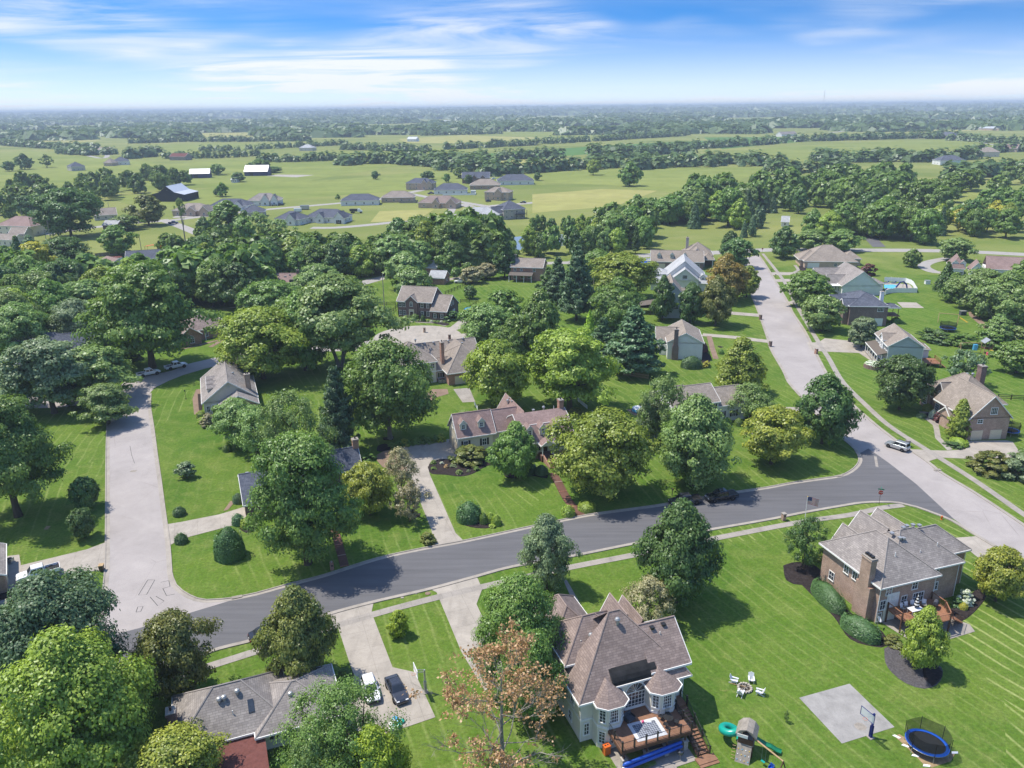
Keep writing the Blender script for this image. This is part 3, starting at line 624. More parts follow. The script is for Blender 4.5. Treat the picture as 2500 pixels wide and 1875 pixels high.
def tree_proto(kind, cls, seed):
 def f():
  nl, lf = CLASS[cls][1], CLASS[cls][2]
  k = {'airy': .40, 'pine': .9, 'spruce': 1.0, 'ball': 1.5, 'bush': 1.0}.get(kind, 1.0)
  V, lv, C = make_crown(kind, int(nl*k), lf*(.8 if kind in ('ball', 'airy') else 1), seed*17+cls)
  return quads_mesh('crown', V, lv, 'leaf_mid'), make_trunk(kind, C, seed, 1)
 return cached(('tree', kind, cls, seed), f)
def plant(name, label, cat, base, h, w, kind, leaf, seed=None, group=None, bark='bark', trunk=True, rot=None, yscale=1.0):
 hp = max(h, w)*FPX*1024/2500/max(20, proj(base[0], base[1], 3)[2]); cls = next(i for i, c in enumerate(CLASS) if hp <= c[0]); seed = (rnd.randrange(2) if seed is None else seed)
 cm, tm = tree_proto(kind, cls, seed); rz = rnd.uniform(0, 6.28) if rot is None else rot
 root = thing(name, label, cat, base, rz, group); root.scale = (w, w*yscale, h)
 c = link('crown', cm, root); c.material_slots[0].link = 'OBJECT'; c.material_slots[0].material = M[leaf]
 if trunk:
  t = link('trunk', tm, root)
  if bark != 'bark': t.material_slots[0].link = 'OBJECT'; t.material_slots[0].material = M[bark]
 return root
def solve_h(b, top):
 lo, hi = .2, 45.
 for _ in range(30):
  m = (lo+hi)/2
  if proj(b.x, b.y, m)[1] > top: lo = m
  else: hi = m
 return lo
def T(bx, by, top, w, kind, leaf, label, name=None, seed=None, group=None, cat='tree', **k):
 if kind in ('ball', 'bush'): b = GD(bx, by); by -= .5*w*CAMH/(b-Vector((0, 0, CAMH))).length
 b = GD(bx, by); pp = proj(b.x, b.y, 3)[2]; h = solve_h(b, top*S_)*1.03; ww = w*S_*pp/FPX*(1.07 if by < 900 else 1.0)
 name = name or {'pine': 'pine_tree', 'spruce': 'spruce_tree', 'bush': 'shrub', 'ball': 'clipped_shrub'}.get(kind, 'leafy_tree')
 if cat == 'tree' and kind in ('bush', 'ball'): cat = 'shrub'
 return plant(name, label, cat, b, h, ww, kind, leaf, seed, group, **k)
def woods(poly, n, hr, kinds, label, group, seed, dmin=.7, wr=(.7, .95), indiv=999):
 rg = random.Random(seed); P = [GD(x, y) for x, y in zip(poly[::2], poly[1::2])]; pts = []
 xs = [p.x for p in P]; ys = [p.y for p in P]; tries = 0
 def inside(x, y):
  r = False; j = len(P)-1
  for i in range(len(P)):
   if (P[i].y > y) != (P[j].y > y) and x < (P[j].x-P[i].x)*(y-P[i].y)/(P[j].y-P[i].y)+P[i].x: r = not r
   j = i
  return r
 while len(pts) < n and tries < 9000:
  tries += 1; x = rg.uniform(min(xs), max(xs)); y = rg.uniform(min(ys), max(ys)); h = rg.uniform(*hr)
  if not inside(x, y) or any((x-a)**2+(y-b)**2 < (dmin*(h+c)*.5*.5)**2 for a, b, c in pts): continue
  pts.append((x, y, h))
 pts.sort(key=lambda p: p[1]); rest = pts[indiv:]
 for x, y, h in pts[:indiv]:
  kind, leaf, word = rg.choice(kinds); f = .62 if kind in ('pine', 'spruce', 'cone') else 1
  plant({'pine': 'pine_tree', 'spruce': 'spruce_tree'}.get(kind, 'leafy_tree'), label % word, 'tree', (x, y, 0), h, h*rg.uniform(*wr)*f, kind, leaf, rg.randrange(2), group)
 if rest:
  V = []; L = []; cr = [make_crown(k, 900, .13, 70+i) for i, k in enumerate(('round', 'spread', 'oval', 'round', 'spread'))]
  for x, y, h in rest:
   v, lv, _ = cr[rg.randrange(5)]; w = h*rg.uniform(*wr)*1.05; a = rg.uniform(0, 6.28); c, s = math.cos(a), math.sin(a)
   V.append(np.stack([(v[..., 0]*c-v[..., 1]*s)*w+x, (v[..., 0]*s+v[..., 1]*c)*w+y, v[..., 2]*h], -1)); L.append(np.clip(lv*.6+rg.uniform(0, .4), 0, 1))
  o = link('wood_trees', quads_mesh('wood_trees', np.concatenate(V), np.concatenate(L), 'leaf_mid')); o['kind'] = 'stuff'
def dead_tree(b, h, w, label):
 rg = random.Random(5); m = MB(); tips = []
 def br(p, dr, ln, r, lvl):
  q = p+dr*ln*.5+Vector((rg.uniform(-1, 1), rg.uniform(-1, 1), rg.uniform(-.3, .5)))*ln*.06; e = q+(dr+Vector((rg.uniform(-.2, .2), rg.uniform(-.2, .2), rg.uniform(-.05, .25)))).normalized()*ln*.5
  m.tube([p, q, e], [r, r*.75, r*.5], 5 if lvl < 2 else 3, False);
  if lvl >= 2: tips.append((e, lvl))
  if lvl < 4:
   for k in range(rg.choice((3, 4, 4, 5)) if lvl < 3 else 4):
    dd = (dr*rg.uniform(.5, 1)+Vector((rg.uniform(-1, 1), rg.uniform(-1, 1), rg.uniform(-.35, .65)))*.75).normalized()
    s = rg.uniform(.3, 1); br(p+(e-p)*s if s < .9 else e, dd, ln*rg.uniform(.5, .72), r*.5, lvl+1)
 m.tube([(0, 0, -.1), (.1, 0, h*.2), (0, .15, h*.45), (.1, 0, h*.72), (.05, 0, h*.97)], [.34, .27, .2, .11, .03], 8)
 for k in range(17):
  z = h*(.14+.78*k/17); a = k*2.4+rg.uniform(-.3, .3); ln = w*.36*(1-(z/h-.35)**2*1.1)
  br(Vector((0, 0, z)), Vector((math.cos(a), math.sin(a), rg.uniform(.15, .7))).normalized(), ln, .10*(1.15-z/h), 1)
 root = thing('dying_tree', label, 'tree', b, 0); obj('trunk', m, 'bark_grey', root)
 g = np.random.default_rng(3); P = [];
 for e, l in tips:
  side = e.x*.5+e.z*.25+math.sin(e.y*1.3+e.x)*1.5
  if g.random() < (.36 if (e.z > h*.40 and side > -.3) else .06):
   n = int(g.integers(8, 22)); P.append(np.array(e)[None]+g.normal(0, .26, (n, 3)))
 P = np.concatenate(P); nn = unit(g.normal(size=P.shape)+np.array([0, 0, .6])); link('crown', quads_mesh('crown', leaf_quads(P, nn, .20, g), np.clip(g.normal(.5, .28, len(P)), 0, 1), 'leaf_brown'), root)
 return root
def far_stuff(name, pts, hs, ws, seed, nq=22, mat='leaf_far'):
 rg = np.random.default_rng(seed); n = len(pts)
 q = unit(rg.normal(size=(n, nq, 3))); q[..., 2] = np.abs(q[..., 2]); r = rg.uniform(.75, 1.02, (n, nq, 1))
 P = np.empty((n, nq, 3)); P[..., :2] = np.asarray(pts)[:, None, :2]+q[..., :2]*r*(ws[:, None, None]*.5); P[..., 2] = np.asarray(pts)[:, None, 2]+hs[:, None]*(.10+.88*q[..., 2]*r[..., 0])
 low = rg.random((n, nq)) < .22; P[..., 2] = np.where(low, np.asarray(pts)[:, None, 2]+hs[:, None]*rg.uniform(.05, .5, (n, nq)), P[..., 2])
 nn = unit(q+rg.normal(0, .25, q.shape)+np.array([0, 0, .6])).reshape(-1, 3); P = P.reshape(-1, 3)
 size = np.repeat(ws*.44*(22/nq)**.5, nq)
 t = unit(np.cross(nn, rg.normal(size=nn.shape))); b = np.cross(nn, t); sz = (size*rg.uniform(.7, 1.25, len(P)))[:, None]
 V = np.stack([P-t*sz*.62, P-b*sz*.5, P+t*sz*.62, P+b*sz*.5], 1)
 lv = np.clip(np.repeat(rg.random(n)*.6, nq)+rg.normal(.2, .12, n*nq), 0, 1)
 o = link(name, quads_mesh(name, V, lv, mat)); o['kind'] = 'stuff'; return o
# vehicles (x forward)
def wheel_meshes(r, w):
 def f():
  t = MB().lathe([(r*.62, -w/2), (r*.94, -w/2), (r, -w*.36), (r, w*.36), (r*.94, w/2), (r*.62, w/2)], 16)
  k = MB().lathe([(r*.60, -w*.46), (r*.6, w*.44), (r*.22, w*.50)], 10)
  for a in range(5): k.box(-.05, r*.15, w*.40, .05, r*.6, w*.485); k.v = [(x*math.cos(1.2566)-y*math.sin(1.2566), x*math.sin(1.2566)+y*math.cos(1.2566), z) for x, y, z in k.v]
  return t.mesh('wheel', 'tyre', True), k.mesh('rim', 'rim')
 return cached(('wh', r, w), f)
def sec(x, hw, zb, zt, r=.14):
 return [(x, -hw*.93, zb), (x, -hw, zb+.2), (x, -hw, zt-r), (x, -hw+.05, zt-.03), (x, -hw*.8, zt), (x, hw*.8, zt), (x, hw-.05, zt-.03), (x, hw, zt-r), (x, hw, zb+.2), (x, hw*.93, zb)]
CARS = {  # length, half width, stations (x, width factor, top z), cabin (rear base, rear top, front top, front base), belt z, roof z, wheel x, wheel radius
 'sedan': (4.75, .91, [(-2.37, .80, .70), (-2.25, .93, .92), (-1.75, .99, .99), (-.8, 1, .98), (.9, 1, .96), (1.6, .98, .88), (2.15, .90, .76), (2.37, .78, .60)], (-1.85, -1.05, .22, 1.08), .95, 1.45, (-1.40, 1.40), .33),
 'hatch': (4.45, .90, [(-2.2, .84, .82), (-2.1, .95, .98), (-1.5, 1, 1.02), (0, 1, 1.0), (1.0, 1, .98), (1.6, .97, .90), (2.05, .90, .78), (2.2, .8, .62)], (-2.08, -1.72, .15, 1.05), .98, 1.56, (-1.32, 1.35), .33),
 'suv': (4.6, .92, [(-2.25, .90, .95), (-2.18, .97, 1.08), (-1.4, 1, 1.10), (.2, 1, 1.08), (1.05, 1, 1.06), (1.8, .97, 1.0), (2.2, .92, .88), (2.3, .85, .66)], (-2.2, -1.98, .25, 1.08), 1.05, 1.75, (-1.38, 1.42), .36),
 'pickup': (5.85, 1.0, [(-2.9, .95, 1.06), (-2.85, .99, 1.10), (-1.0, 1, 1.11), (.2, 1, 1.12), (1.35, 1, 1.12), (2.2, .98, 1.08), (2.75, .94, .98), (2.92, .86, .72)], (-.95, -.78, .75, 1.45), 1.08, 1.88, (-1.75, 1.85), .42),
}
def vehicle(kind, label, pos, ang, paint, cat='car', roofrack=False, bed='paint_black', group=None, name=None):
 L, hw, st, (rb, rt, ft, fb), zb, zr, wx, wr = CARS[kind]; zc = .30 if kind != 'pickup' else .42
 o = thing(name or {'pickup': 'pickup_truck', 'suv': 'parked_suv'}.get(kind, 'parked_car'), label, cat, pos, math.radians(ang), group)
 body = MB().loft([sec(x, hw*f, zc+(.12 if abs(x) > L*.46 else 0), zt) for x, f, zt in st])
 if kind == 'pickup':
  body = MB().loft([sec(x, hw*f, zc+(.12 if abs(x) > L*.46 else 0), zt) for x, f, zt in [(-1.0, 1, 1.11)]+[q for q in st if q[0] > -1]])
  body.loft([sec(x, hw*f, zc+.02, .78) for x, f in ((-2.9, .95), (-2.8, .99), (-1.0, 1))])
  body.box(-2.86, -hw*.985, .76, -1.0, -hw*.90, 1.12).box(-2.86, hw*.90, .76, -1.0, hw*.985, 1.12)
  obj('tailgate', MB().box(-2.92, -hw*.9, .62, -2.84, hw*.9, 1.11), paint, o)
  obj('truck_bed', MB().box(-2.84, -hw*.9, .74, -1.0, hw*.9, .80 if bed != 'cover' else 1.10), 'car_trim', o)
 obj('body', body, paint, o)
 b = hw*.90; r = hw*.70; z0 = zb-.05
 def ring(x, w, z): return [(x, -w, z), (x, w, z)]
 base = [(rb, -b, z0), (fb, -b, z0), (fb, b, z0), (rb, b, z0)]; top = [(rt, -r, zr), (ft, -r, zr), (ft, r, zr), (rt, r, zr)]
 mid = [tuple(Vector(p)*.12+Vector(q)*.88) for p, q in zip(base, top)]; crown = [(p[0]*.9+(rt+ft)*.05, p[1]*.86, zr+.05) for p in top]
 obj('cabin', MB().loft([base, mid, [(p[0], p[1]*.97, p[2]) for p in top], crown]), paint, o)
 def pane(name, a, bb, c, e, push):
  q = [Vector(p) for p in (a, bb, c, e)]; cc = sum(q, Vector())/4; q = [cc+(p-cc)*.90 for p in q]; nn = (q[1]-q[0]).cross(q[2]-q[0]).normalized()
  if nn.dot(Vector(push)) < 0: nn = -nn
  m = MB().loft([[tuple(p+nn*.004) for p in q], [tuple(p+nn*.022) for p in q]]); obj(name, m, 'car_glass', o)
 lp = lambda p, q, t: tuple(Vector(p)*(1-t)+Vector(q)*t)
 B, TT = base, top
 pane('windshield', lp(B[1], TT[1], .12), lp(B[2], TT[2], .12), lp(B[2], TT[2], .95), lp(B[1], TT[1], .95), (1, 0, .5))
 pane('rear_window', lp(B[0], TT[0], .2), lp(B[3], TT[3], .2), lp(B[3], TT[3], .93), lp(B[0], TT[0], .93), (-1, 0, .5))
 for i, j, sg in ((0, 1, -1), (3, 2, 1)):
  for t0, t1 in ((.06, .48), (.52, .93)):
   a_, b_ = lp(B[i], B[j], t0), lp(B[i], B[j], t1); c_, e_ = lp(TT[i], TT[j], t1), lp(TT[i], TT[j], t0)
   pane('side_window', lp(a_, e_, .2), lp(b_, c_, .2), lp(b_, c_, .86), lp(a_, e_, .86), (0, sg, .2))
 tm, rm = wheel_meshes(wr, .24)
 for x in wx:
  for sg in (-1, 1):
   w_ = link('wheel', tm, o, (x, sg*(hw-.10), wr), (-sg*math.pi/2, 0, 0)); link('rim', rm, w_)
   obj('wheel_arch', MB().tube([(x, sg*(hw-.24), wr+.02), (x, sg*(hw+.006), wr+.02)], wr*1.17, 14), 'car_trim', o)
 xf, xr_ = st[-1][0], st[0][0]
 for sg in (-1, 1):
  obj('headlight', MB().box(xf-.22, sg*hw*.60-.17, st[-1][2]-.02, xf-.015, sg*hw*.60+.17, st[-1][2]+.11), 'headlight', o)
  zt = st[0][2]; obj('taillight', MB().box(xr_-.012, sg*hw*.76-.10, zt-.24, xr_+.12, sg*hw*.76+.10, zt-.03), 'taillight', o)
  obj('mirror', MB().box(fb-.42, sg*(hw+.05)-.09, zb+.02, fb-.28, sg*(hw+.05)+.09, zb+.17), 'car_trim' if paint != 'paint_white' else paint, o)
 obj('bumper', MB().box(xf-.06, -hw*.78, zc+.06, xf+.035, hw*.78, zc+.22), 'car_trim' if kind != 'sedan' else paint, o); obj('bumper', MB().box(xr_-.05, -hw*.8, zc+.06, xr_+.05, hw*.8, zc+.22), 'car_trim' if kind != 'pickup' else 'rim', o)
 obj('grille', MB().box(xf-.08, -hw*.36, zc+.25, xf+.012, hw*.36, st[-1][2]+.02), 'car_trim', o)
 obj('licence_plate', MB().box(xr_-.03, -.16, zc+.25, xr_-.008, .16, zc+.38), 'sign_white', o)
 if roofrack:
  for sg in (-1, 1): obj('roof_rail', MB().box(rt+.2, sg*r*.82-.025, zr+.04, ft-.1, sg*r*.82+.025, zr+.10), 'car_trim', o)
 return o
def px_ang(a, b):
 p, q = G(*a), G(*b); return math.degrees(math.atan2(q.y-p.y, q.x-p.x))
# ground, fields, hills
g = MB(); n = 96; rings = [0, 60, 120, 200, 300, 420, 600, 900, 1400, 2200, 3600, 6000, 9000, 14000, 22000]
for k, r in enumerate(rings[1:]):
 r0 = rings[k]
 for j in range(n):
  a, b = 2*math.pi*j/n, 2*math.pi*(j+1)/n
  q = [(r0*math.cos(a), r0*math.sin(a), 0), (r*math.cos(a), r*math.sin(a), 0), (r*math.cos(b), r*math.sin(b), 0), (r0*math.cos(b), r0*math.sin(b), 0)]
  g.add(q[1:] if r0 == 0 and False else q)
struct('ground', g, 'ground_grass')
def hill(y0, y1, x0, x1, hfun, name='hill', mat='hill', nx=240):
 m = MB(); secs = []
 for i in range(nx+1):
  x = x0+(x1-x0)*i/nx; h = hfun(x); secs.append([(x, y0, -.5), (x, y0+(y1-y0)*.3, h*.75), (x, y0+(y1-y0)*.6, h), (x, y1, h*.9), (x, y1+10, -.5)])
 m.loft(secs); return struct(name, m, mat, smooth=True)
def hf(base, amp, s, wl):
 return lambda x: base+amp*(math.sin(x/wl+s)+.6*math.sin(x/wl*2.3+s*2)+.35*math.sin(x/wl*5.1+s*3)+.2*math.sin(x/wl*11+s))
hill(9500, 12500, -11000, 11000, hf(42, 5, 1.0, 1700)); hill(6800, 8800, -7500, 7500, hf(20, 5, 2.2, 1200)); hill(13000, 17000, -15000, 15000, hf(58, 4, .4, 2600))
FZ = .05
def field(mat, *p): sheet('field', DD(*p), FZ, mat)
field('field_green', 0, 330, 60, 325, 250, 345, 330, 350, 380, 385, 240, 400, 0, 430)
field('field_green', 180, 372, 330, 358, 480, 345, 640, 352, 905, 350, 640, 395, 470, 405, 280, 412, 40, 420)
field('field_hay', 0, 300, 90, 296, 230, 302, 120, 312, 0, 314); field('field_green', 330, 313, 520, 310, 640, 318, 500, 326, 340, 330)
field('field_green', 640, 330, 830, 322, 1060, 316, 900, 345, 640, 352); field('field_hay', 860, 300, 1000, 292, 1180, 298, 1000, 310, 880, 309)
field('field_crop', 1010, 335, 1220, 320, 1420, 308, 1700, 298, 1560, 318, 1310, 330, 1050, 350)
field('field_green', 1000, 288, 1250, 280, 1480, 270, 1620, 277, 1450, 290, 1200, 298)
field('field_crop', 1520, 297, 1680, 296, 1760, 304, 1640, 314, 1560, 322)
field('field_green', 1150, 372, 1400, 362, 1660, 360, 1560, 410, 1450, 415, 1320, 400, 1180, 395)
field('field_green', 1560, 330, 1700, 316, 1900, 306, 2212, 297, 2212, 315, 2000, 325, 1800, 345, 1620, 352)
field('field_hay', 1060, 345, 1160, 340, 1400, 350, 1290, 362, 1130, 366)
field('field_hay', 1850, 265, 2020, 262, 2212, 268, 2212, 282, 2050, 283, 1900, 280); field('field_green', 1600, 254, 1740, 251, 1850, 255, 1700, 262)
field('field_green', 1960, 408, 2212, 398, 2212, 440, 2120, 450, 2010, 440); field('field_crop', 2060, 355, 2212, 348, 2212, 375, 2080, 378)
field('field_hay', 400, 288, 620, 284, 760, 290, 600, 297, 420, 296); field('field_green', 560, 270, 780, 267, 900, 272, 700, 278)
field('field_green', 230, 425, 480, 405, 760, 385, 900, 372, 1150, 372, 1180, 400, 1000, 400, 700, 425, 480, 440, 300, 450)
field('field_hay', 1150, 420, 1300, 408, 1420, 412, 1330, 445, 1150, 460)
sheet('construction_ground', DD(600, 585, 660, 572, 690, 580, 620, 592), .07, 'bare_soil'); sheet('construction_ground', DD(820, 456, 940, 452, 900, 476, 800, 480), .07, 'field_hay'); sheet('construction_ground', DD(575, 380, 600, 377, 680, 378, 640, 383), .08, 'pale_gravel')
# roads (photo pixels)
NK = PX(413, 1400, 424, 1431, 458, 1457, 501, 1469, 573, 1463, 625, 1452, 700, 1431, 792, 1407, 922, 1366, 1030, 1342, 1129, 1324, 1250, 1298, 1363, 1274, 1457, 1256, 1604, 1236, 1717, 1216, 1797, 1203, 1875, 1192, 1932, 1181, 2002, 1171, 2051, 1164, 2079, 1152, 2096, 1137, 2102, 1123, 2099, 1111, 2090, 1097, 2073, 1082, 2059, 1069, 2030, 1045, 1992, 1008, 1960, 972, 1927, 934, 1914, 906, 1884, 854, 1873, 820, 1853, 763, 1837, 723, 1825, 687, 1814, 650, 1808, 632)
EK = PX(1852, 622, 1862, 635, 1882, 666, 1898, 693, 1925, 739, 1936, 763, 1966, 809, 2000, 876, 2034, 936, 2073, 978, 2130, 1029, 2181, 1069, 2263, 1125, 2300, 1154, 2385, 1205, 2500, 1281, 2620, 1362)
SK = PX(-60, 1772, 0, 1754, 69, 1732, 180, 1697, 330, 1650, 450, 1611, 533, 1583, 625, 1560, 700, 1534, 797, 1500, 911, 1469, 1049, 1437, 1164, 1406, 1250, 1383, 1391, 1358, 1561, 1324, 1731, 1293, 1875, 1268, 1960, 1251, 2045, 1236, 2101, 1227, 2147, 1225, 2195, 1227, 2237, 1237, 2285, 1254, 2328, 1272, 2385, 1307, 2500, 1374, 2620, 1444)
WK = PX(-60, 1656, 0, 1638, 57, 1626, 130, 1602, 205, 1565, 240, 1520, 253, 1478, 262, 1400, 264, 1326, 264, 1213, 264, 1128, 265, 1063, 268, 1023, 278, 995)
LE = PX(413, 1400, 408, 1327, 397, 1242, 388, 1171, 380, 1114, 371, 1043, 364, 995, 365, 961, 377, 947, 411, 930, 446, 916, 500, 900, 560, 886, 640, 872, 700, 863, 800, 858, 880, 856, 940, 850)
LN = PX(240, 958, 311, 932, 338, 921, 420, 905, 460, 888, 551, 867, 640, 855, 700, 850, 800, 843, 880, 835, 935, 825)
def join_px(*ls): return [p for l in ls for p in l]
sheet('road', join_px(SK[:25], PX(2285, 1254, 2330, 1268, 2300, 1240, 2235, 1180, 2170, 1130, 2120, 1095, 2108, 1102, 2099, 1106), [q for q in reversed(NK[5:24])], PX(573, 1463, 341, 1533, 235, 1560), PX(205, 1565, 130, 1602, 57, 1626, 0, 1638, -60, 1656)), .022, 'asphalt')
sheet('road', join_px(PX(573, 1464, 341, 1534, 232, 1562, 240, 1520, 253, 1478), WK[7:], PX(300, 962, 311, 932), LN[2:], PX(940, 850), list(reversed(LE))[1:], NK[1:5]), .018, 'old_concrete_road')
sheet('road', join_px(PX(2330, 1268, 2300, 1240, 2235, 1180, 2170, 1130, 2120, 1095, 2108, 1102, 2099, 1106), [q for q in NK[24:]], EK, PX(2620, 1444, 2500, 1374, 2385, 1307)), .018, 'old_concrete_road')
c = G(1020, 823); m = MB().prism([(c.x+13.5*math.cos(k*math.pi/18), c.y+13.5*math.sin(k*math.pi/18)) for k in range(36)], -.02, .027); struct('cul_de_sac', m, 'drive_concrete')
ribbon('road', PX(40, 975, 100, 985, 190, 980, 300, 958), 6.0, .016, 'old_concrete_road'); ribbon('road', PX(300, 958, 325, 945, 345, 930), 8, .014, 'old_concrete_road')
ribbon('road', PX(1400, 641, 1480, 632, 1600, 622, 1737, 617, 1884, 610, 2086, 610.5, 2303, 612.5, 2500, 621, 2600, 626), 9, .03, 'far_road')
ribbon('road', PX(845, 706, 866, 697, 952, 674, 1070, 654, 1200, 646, 1400, 641), 6, .026, 'far_road')
ribbon('road', PX(116, 571, 212, 557, 340, 543, 408, 539, 514, 526, 644, 512, 736, 504, 850, 494, 940, 484, 1001, 470, 1060, 458), 8, .03, 'far_road'); ribbon('road', PX(395, 536, 440, 552, 487, 571, 560, 600), 7, .034, 'far_road')
ribbon('road', PX(760, 556, 830, 555, 948, 544, 1080, 528, 1191, 504, 1278, 497, 1380, 486, 1475, 475), 8, .038, 'far_road'); ribbon('road', PX(1001, 473, 1060, 484, 1111, 491, 1191, 504), 7, .034, 'far_road')
ribbon('road', PX(250, 372, 262, 380, 245, 386, 190, 374), 7, .06, 'far_road'); ribbon('road', DD(1790, 287, 1860, 280, 1930, 275), 14, .07, 'far_road'); ribbon('road', DD(2150, 313, 2060, 300, 1960, 300), 6, .07, 'far_road')
for pts, sd in ((NK, 1), (list(reversed(EK)), 1), (list(reversed(SK[:6])), 1), (list(reversed(SK[5:])), 1), (WK, 1), (LE[:8], -1)): kerb(pts, sd)
SW = 1.35
ribbon('sidewalk', PX(-40, 1805, 0, 1790, 57, 1771, 200, 1728, 380, 1668, 524, 1622, 625, 1590, 662, 1577, 760, 1546, 911, 1500, 1072, 1457, 1250, 1416, 1386, 1386, 1561, 1352, 1731, 1317, 1875, 1289, 1975, 1271, 2080, 1256, 2150, 1240, 2205, 1233), SW, .046, 'walk_concrete')
ribbon('sidewalk', PX(1862, 619, 1911, 682, 1950, 754, 2000, 838, 2023, 874, 2056, 930, 2110, 985, 2172, 1040, 2266, 1100, 2385, 1176, 2500, 1256, 2600, 1322), SW, .046, 'walk_concrete')
drv = lambda pts, mat='drive_concrete', z=.040: sheet('driveway', pts, z, mat)
drv(Z2(600, 352, 1005, 235, 985, 330, 1000, 370, 1165, 800, 1350, 840, 1370, 880, 1530, 1225, 1310, 1300, 1000, 1400, 760, 1300, 700, 1020, 790, 960, 840, 880, 800, 770, 700, 460))
drv(Z2(1485, 133, 1880, 20, 1930, 130, 1880, 260, 2000, 520, 2150, 900, 1950, 1000, 1750, 665, 1565, 222, 1540, 160))
drv(Z6(1545, 1428, 1785, 1372, 1720, 1310, 1500, 810, 1480, 740, 1530, 695, 1735, 655, 1675, 500, 1450, 535, 1235, 575, 1250, 640, 1340, 850, 1510, 1280)); sheet('patio', Z6(1035, 640, 1110, 600, 1230, 590, 1260, 650, 1330, 830, 1180, 790, 1090, 740, 1045, 690), .044, 'paver')
drv(Z5(1418, 1238, 1560, 1215, 1890, 1150, 2120, 1080, 2180, 1180, 2060, 1230, 1640, 1340, 1500, 1395, 1447, 1425)); drv(PX(262, 1322, 212, 1341, 51, 1380, 47, 1354, 21, 1357, 0, 1366, -30, 1400, -30, 1470, 0, 1472, 62, 1452, 64, 1427, 160, 1400, 262, 1391))
sheet('footpath', PX(64, 1427, 66, 1450, 52, 1459, 0, 1481, -40, 1495, -40, 1480, 0, 1466, 46, 1446), .043, 'walk_concrete'); sheet('footpath', Z5(1925, 1120, 1985, 1035, 2030, 1035, 1965, 1110), .043, 'paver')
drv(Z8(1195, 588, 1290, 590, 1380, 596, 1540, 600, 1700, 590, 1722, 560, 1715, 515, 2060, 512, 2110, 525, 2160, 600, 2206, 640, 2100, 660, 1780, 672, 1480, 660, 1370, 697)); drv(PX(2330, 1313, 2385, 1309, 2500, 1376, 2560, 1420, 2500, 1445, 2440, 1400, 2380, 1355))
sheet('footpath', Z8(1300, 265, 1380, 260, 1400, 300, 1470, 370, 1480, 430, 1490, 490, 1590, 590, 1545, 597, 1440, 490, 1430, 420, 1420, 380, 1330, 310), .043, 'walk_concrete')
ribbon('driveway', PX(1715, 817, 1790, 823, 1880, 834), 3.2, .040, 'drive_concrete', smooth=False); ribbon('footpath', PX(1731, 820, 1739, 850, 1748, 876), 1.5, .044, 'paver', smooth=False); ribbon('driveway', PX(1770, 763, 1856, 770), 4, .040, 'drive_concrete', smooth=False)
ribbon('driveway', PX(1882, 668, 1960, 668, 2030, 662), 6, .040, 'drive_concrete', smooth=False); ribbon('driveway', PX(1893, 685, 1965, 683), 5, .040, 'drive_concrete', smooth=False); ribbon('driveway', PX(1925, 737, 1975, 745, 2010, 760), 5, .040, 'drive_concrete', smooth=False)
drv(Y5(-110, 1235, 15, 1205, 60, 1175, 310, 1200, 520, 1268, 600, 1390, 560, 1420, 430, 1335, 80, 1320, -60, 1312)); drv(Y4(2075, 1215, 2212, 1225, 2212, 1300, 2120, 1310), z=.041)
drv(Y3(200, 1110, 440, 1055, 550, 970, 640, 950, 650, 1040, 560, 1070, 320, 1140)); drv(Y3(300, 1150, 640, 1120, 640, 1165, 480, 1180), z=.041); drv(Z6(1700, 70, 1780, 185, 1890, 180, 1840, 60), 'walk_concrete'); sheet('patio', Z6(1400, 225, 1450, 205, 1560, 140, 1660, 110, 1650, 68, 1520, 70, 1440, 130, 1420, 190), .045, 'paver')
sheet('footpath', Z3(425, 30, 470, 60, 570, 235, 520, 240), .043, 'walk_concrete'); ribbon('driveway', PX(1055, 690, 1078, 684, 1140, 676), 4, .04, 'walk_concrete', smooth=False); ribbon('driveway', Y5(1400, 310, 1200, 350, 1130, 400, 1250, 460, 1420, 470), 5, .04, 'far_road')
drv(Y5(330, 60, 500, 40, 680, 70, 640, 110, 720, 190, 580, 190, 500, 110, 400, 90), 'asphalt', .04); sheet('patio', Y5(840, 785, 1050, 790, 1135, 850, 900, 845), .04, 'drive_concrete'); ribbon('driveway', PX(1111, 495, 1100, 515, 1090, 530), 6, .05, 'far_road', smooth=False); ribbon('driveway', PX(1150, 505, 1125, 498), 8, .05, 'far_road', smooth=False)
drv(Y4(340, 425, 460, 425, 470, 470, 380, 470)); drv(PX(545, 546, 600, 555, 640, 590, 600, 600), 'far_road', .05); drv(PX(420, 532, 470, 530, 480, 520, 440, 521), 'far_road', .05); drv(Y1(480, 30, 560, 20, 590, 60, 490, 60), 'far_road', .05)
ribbon('footpath', Y2(60, 1270, 180, 1200, 260, 1170), 1.4, .04, 'paver', smooth=False); ribbon('footpath', DD(375, 757, 420, 748, 470, 735), 1.3, .04, 'paver', smooth=False); ribbon('footpath', zoomed(380, 840, 5.267)(540, 900, 515, 700, 560, 580), 1.5, .04, 'paver', smooth=False)
sheet('footpath', Y3(0, 985, 200, 990, 330, 1000, 400, 1035, 380, 1045, 280, 1015, 0, 1000), .043, 'walk_concrete'); ribbon('footpath', Y4(1950, 385, 1985, 440, 1940, 460), 1.3, .043, 'walk_concrete')
ribbon('footpath', DD(1625, 938, 1660, 935, 1700, 930), 1.3, .043, 'walk_concrete'); drv(DD(1650, 878, 1730, 880, 1735, 892, 1640, 905), z=.042)
def thin(name, pts, w, mat, z=.0275): ribbon(name, pts, w, z, mat, smooth=False)
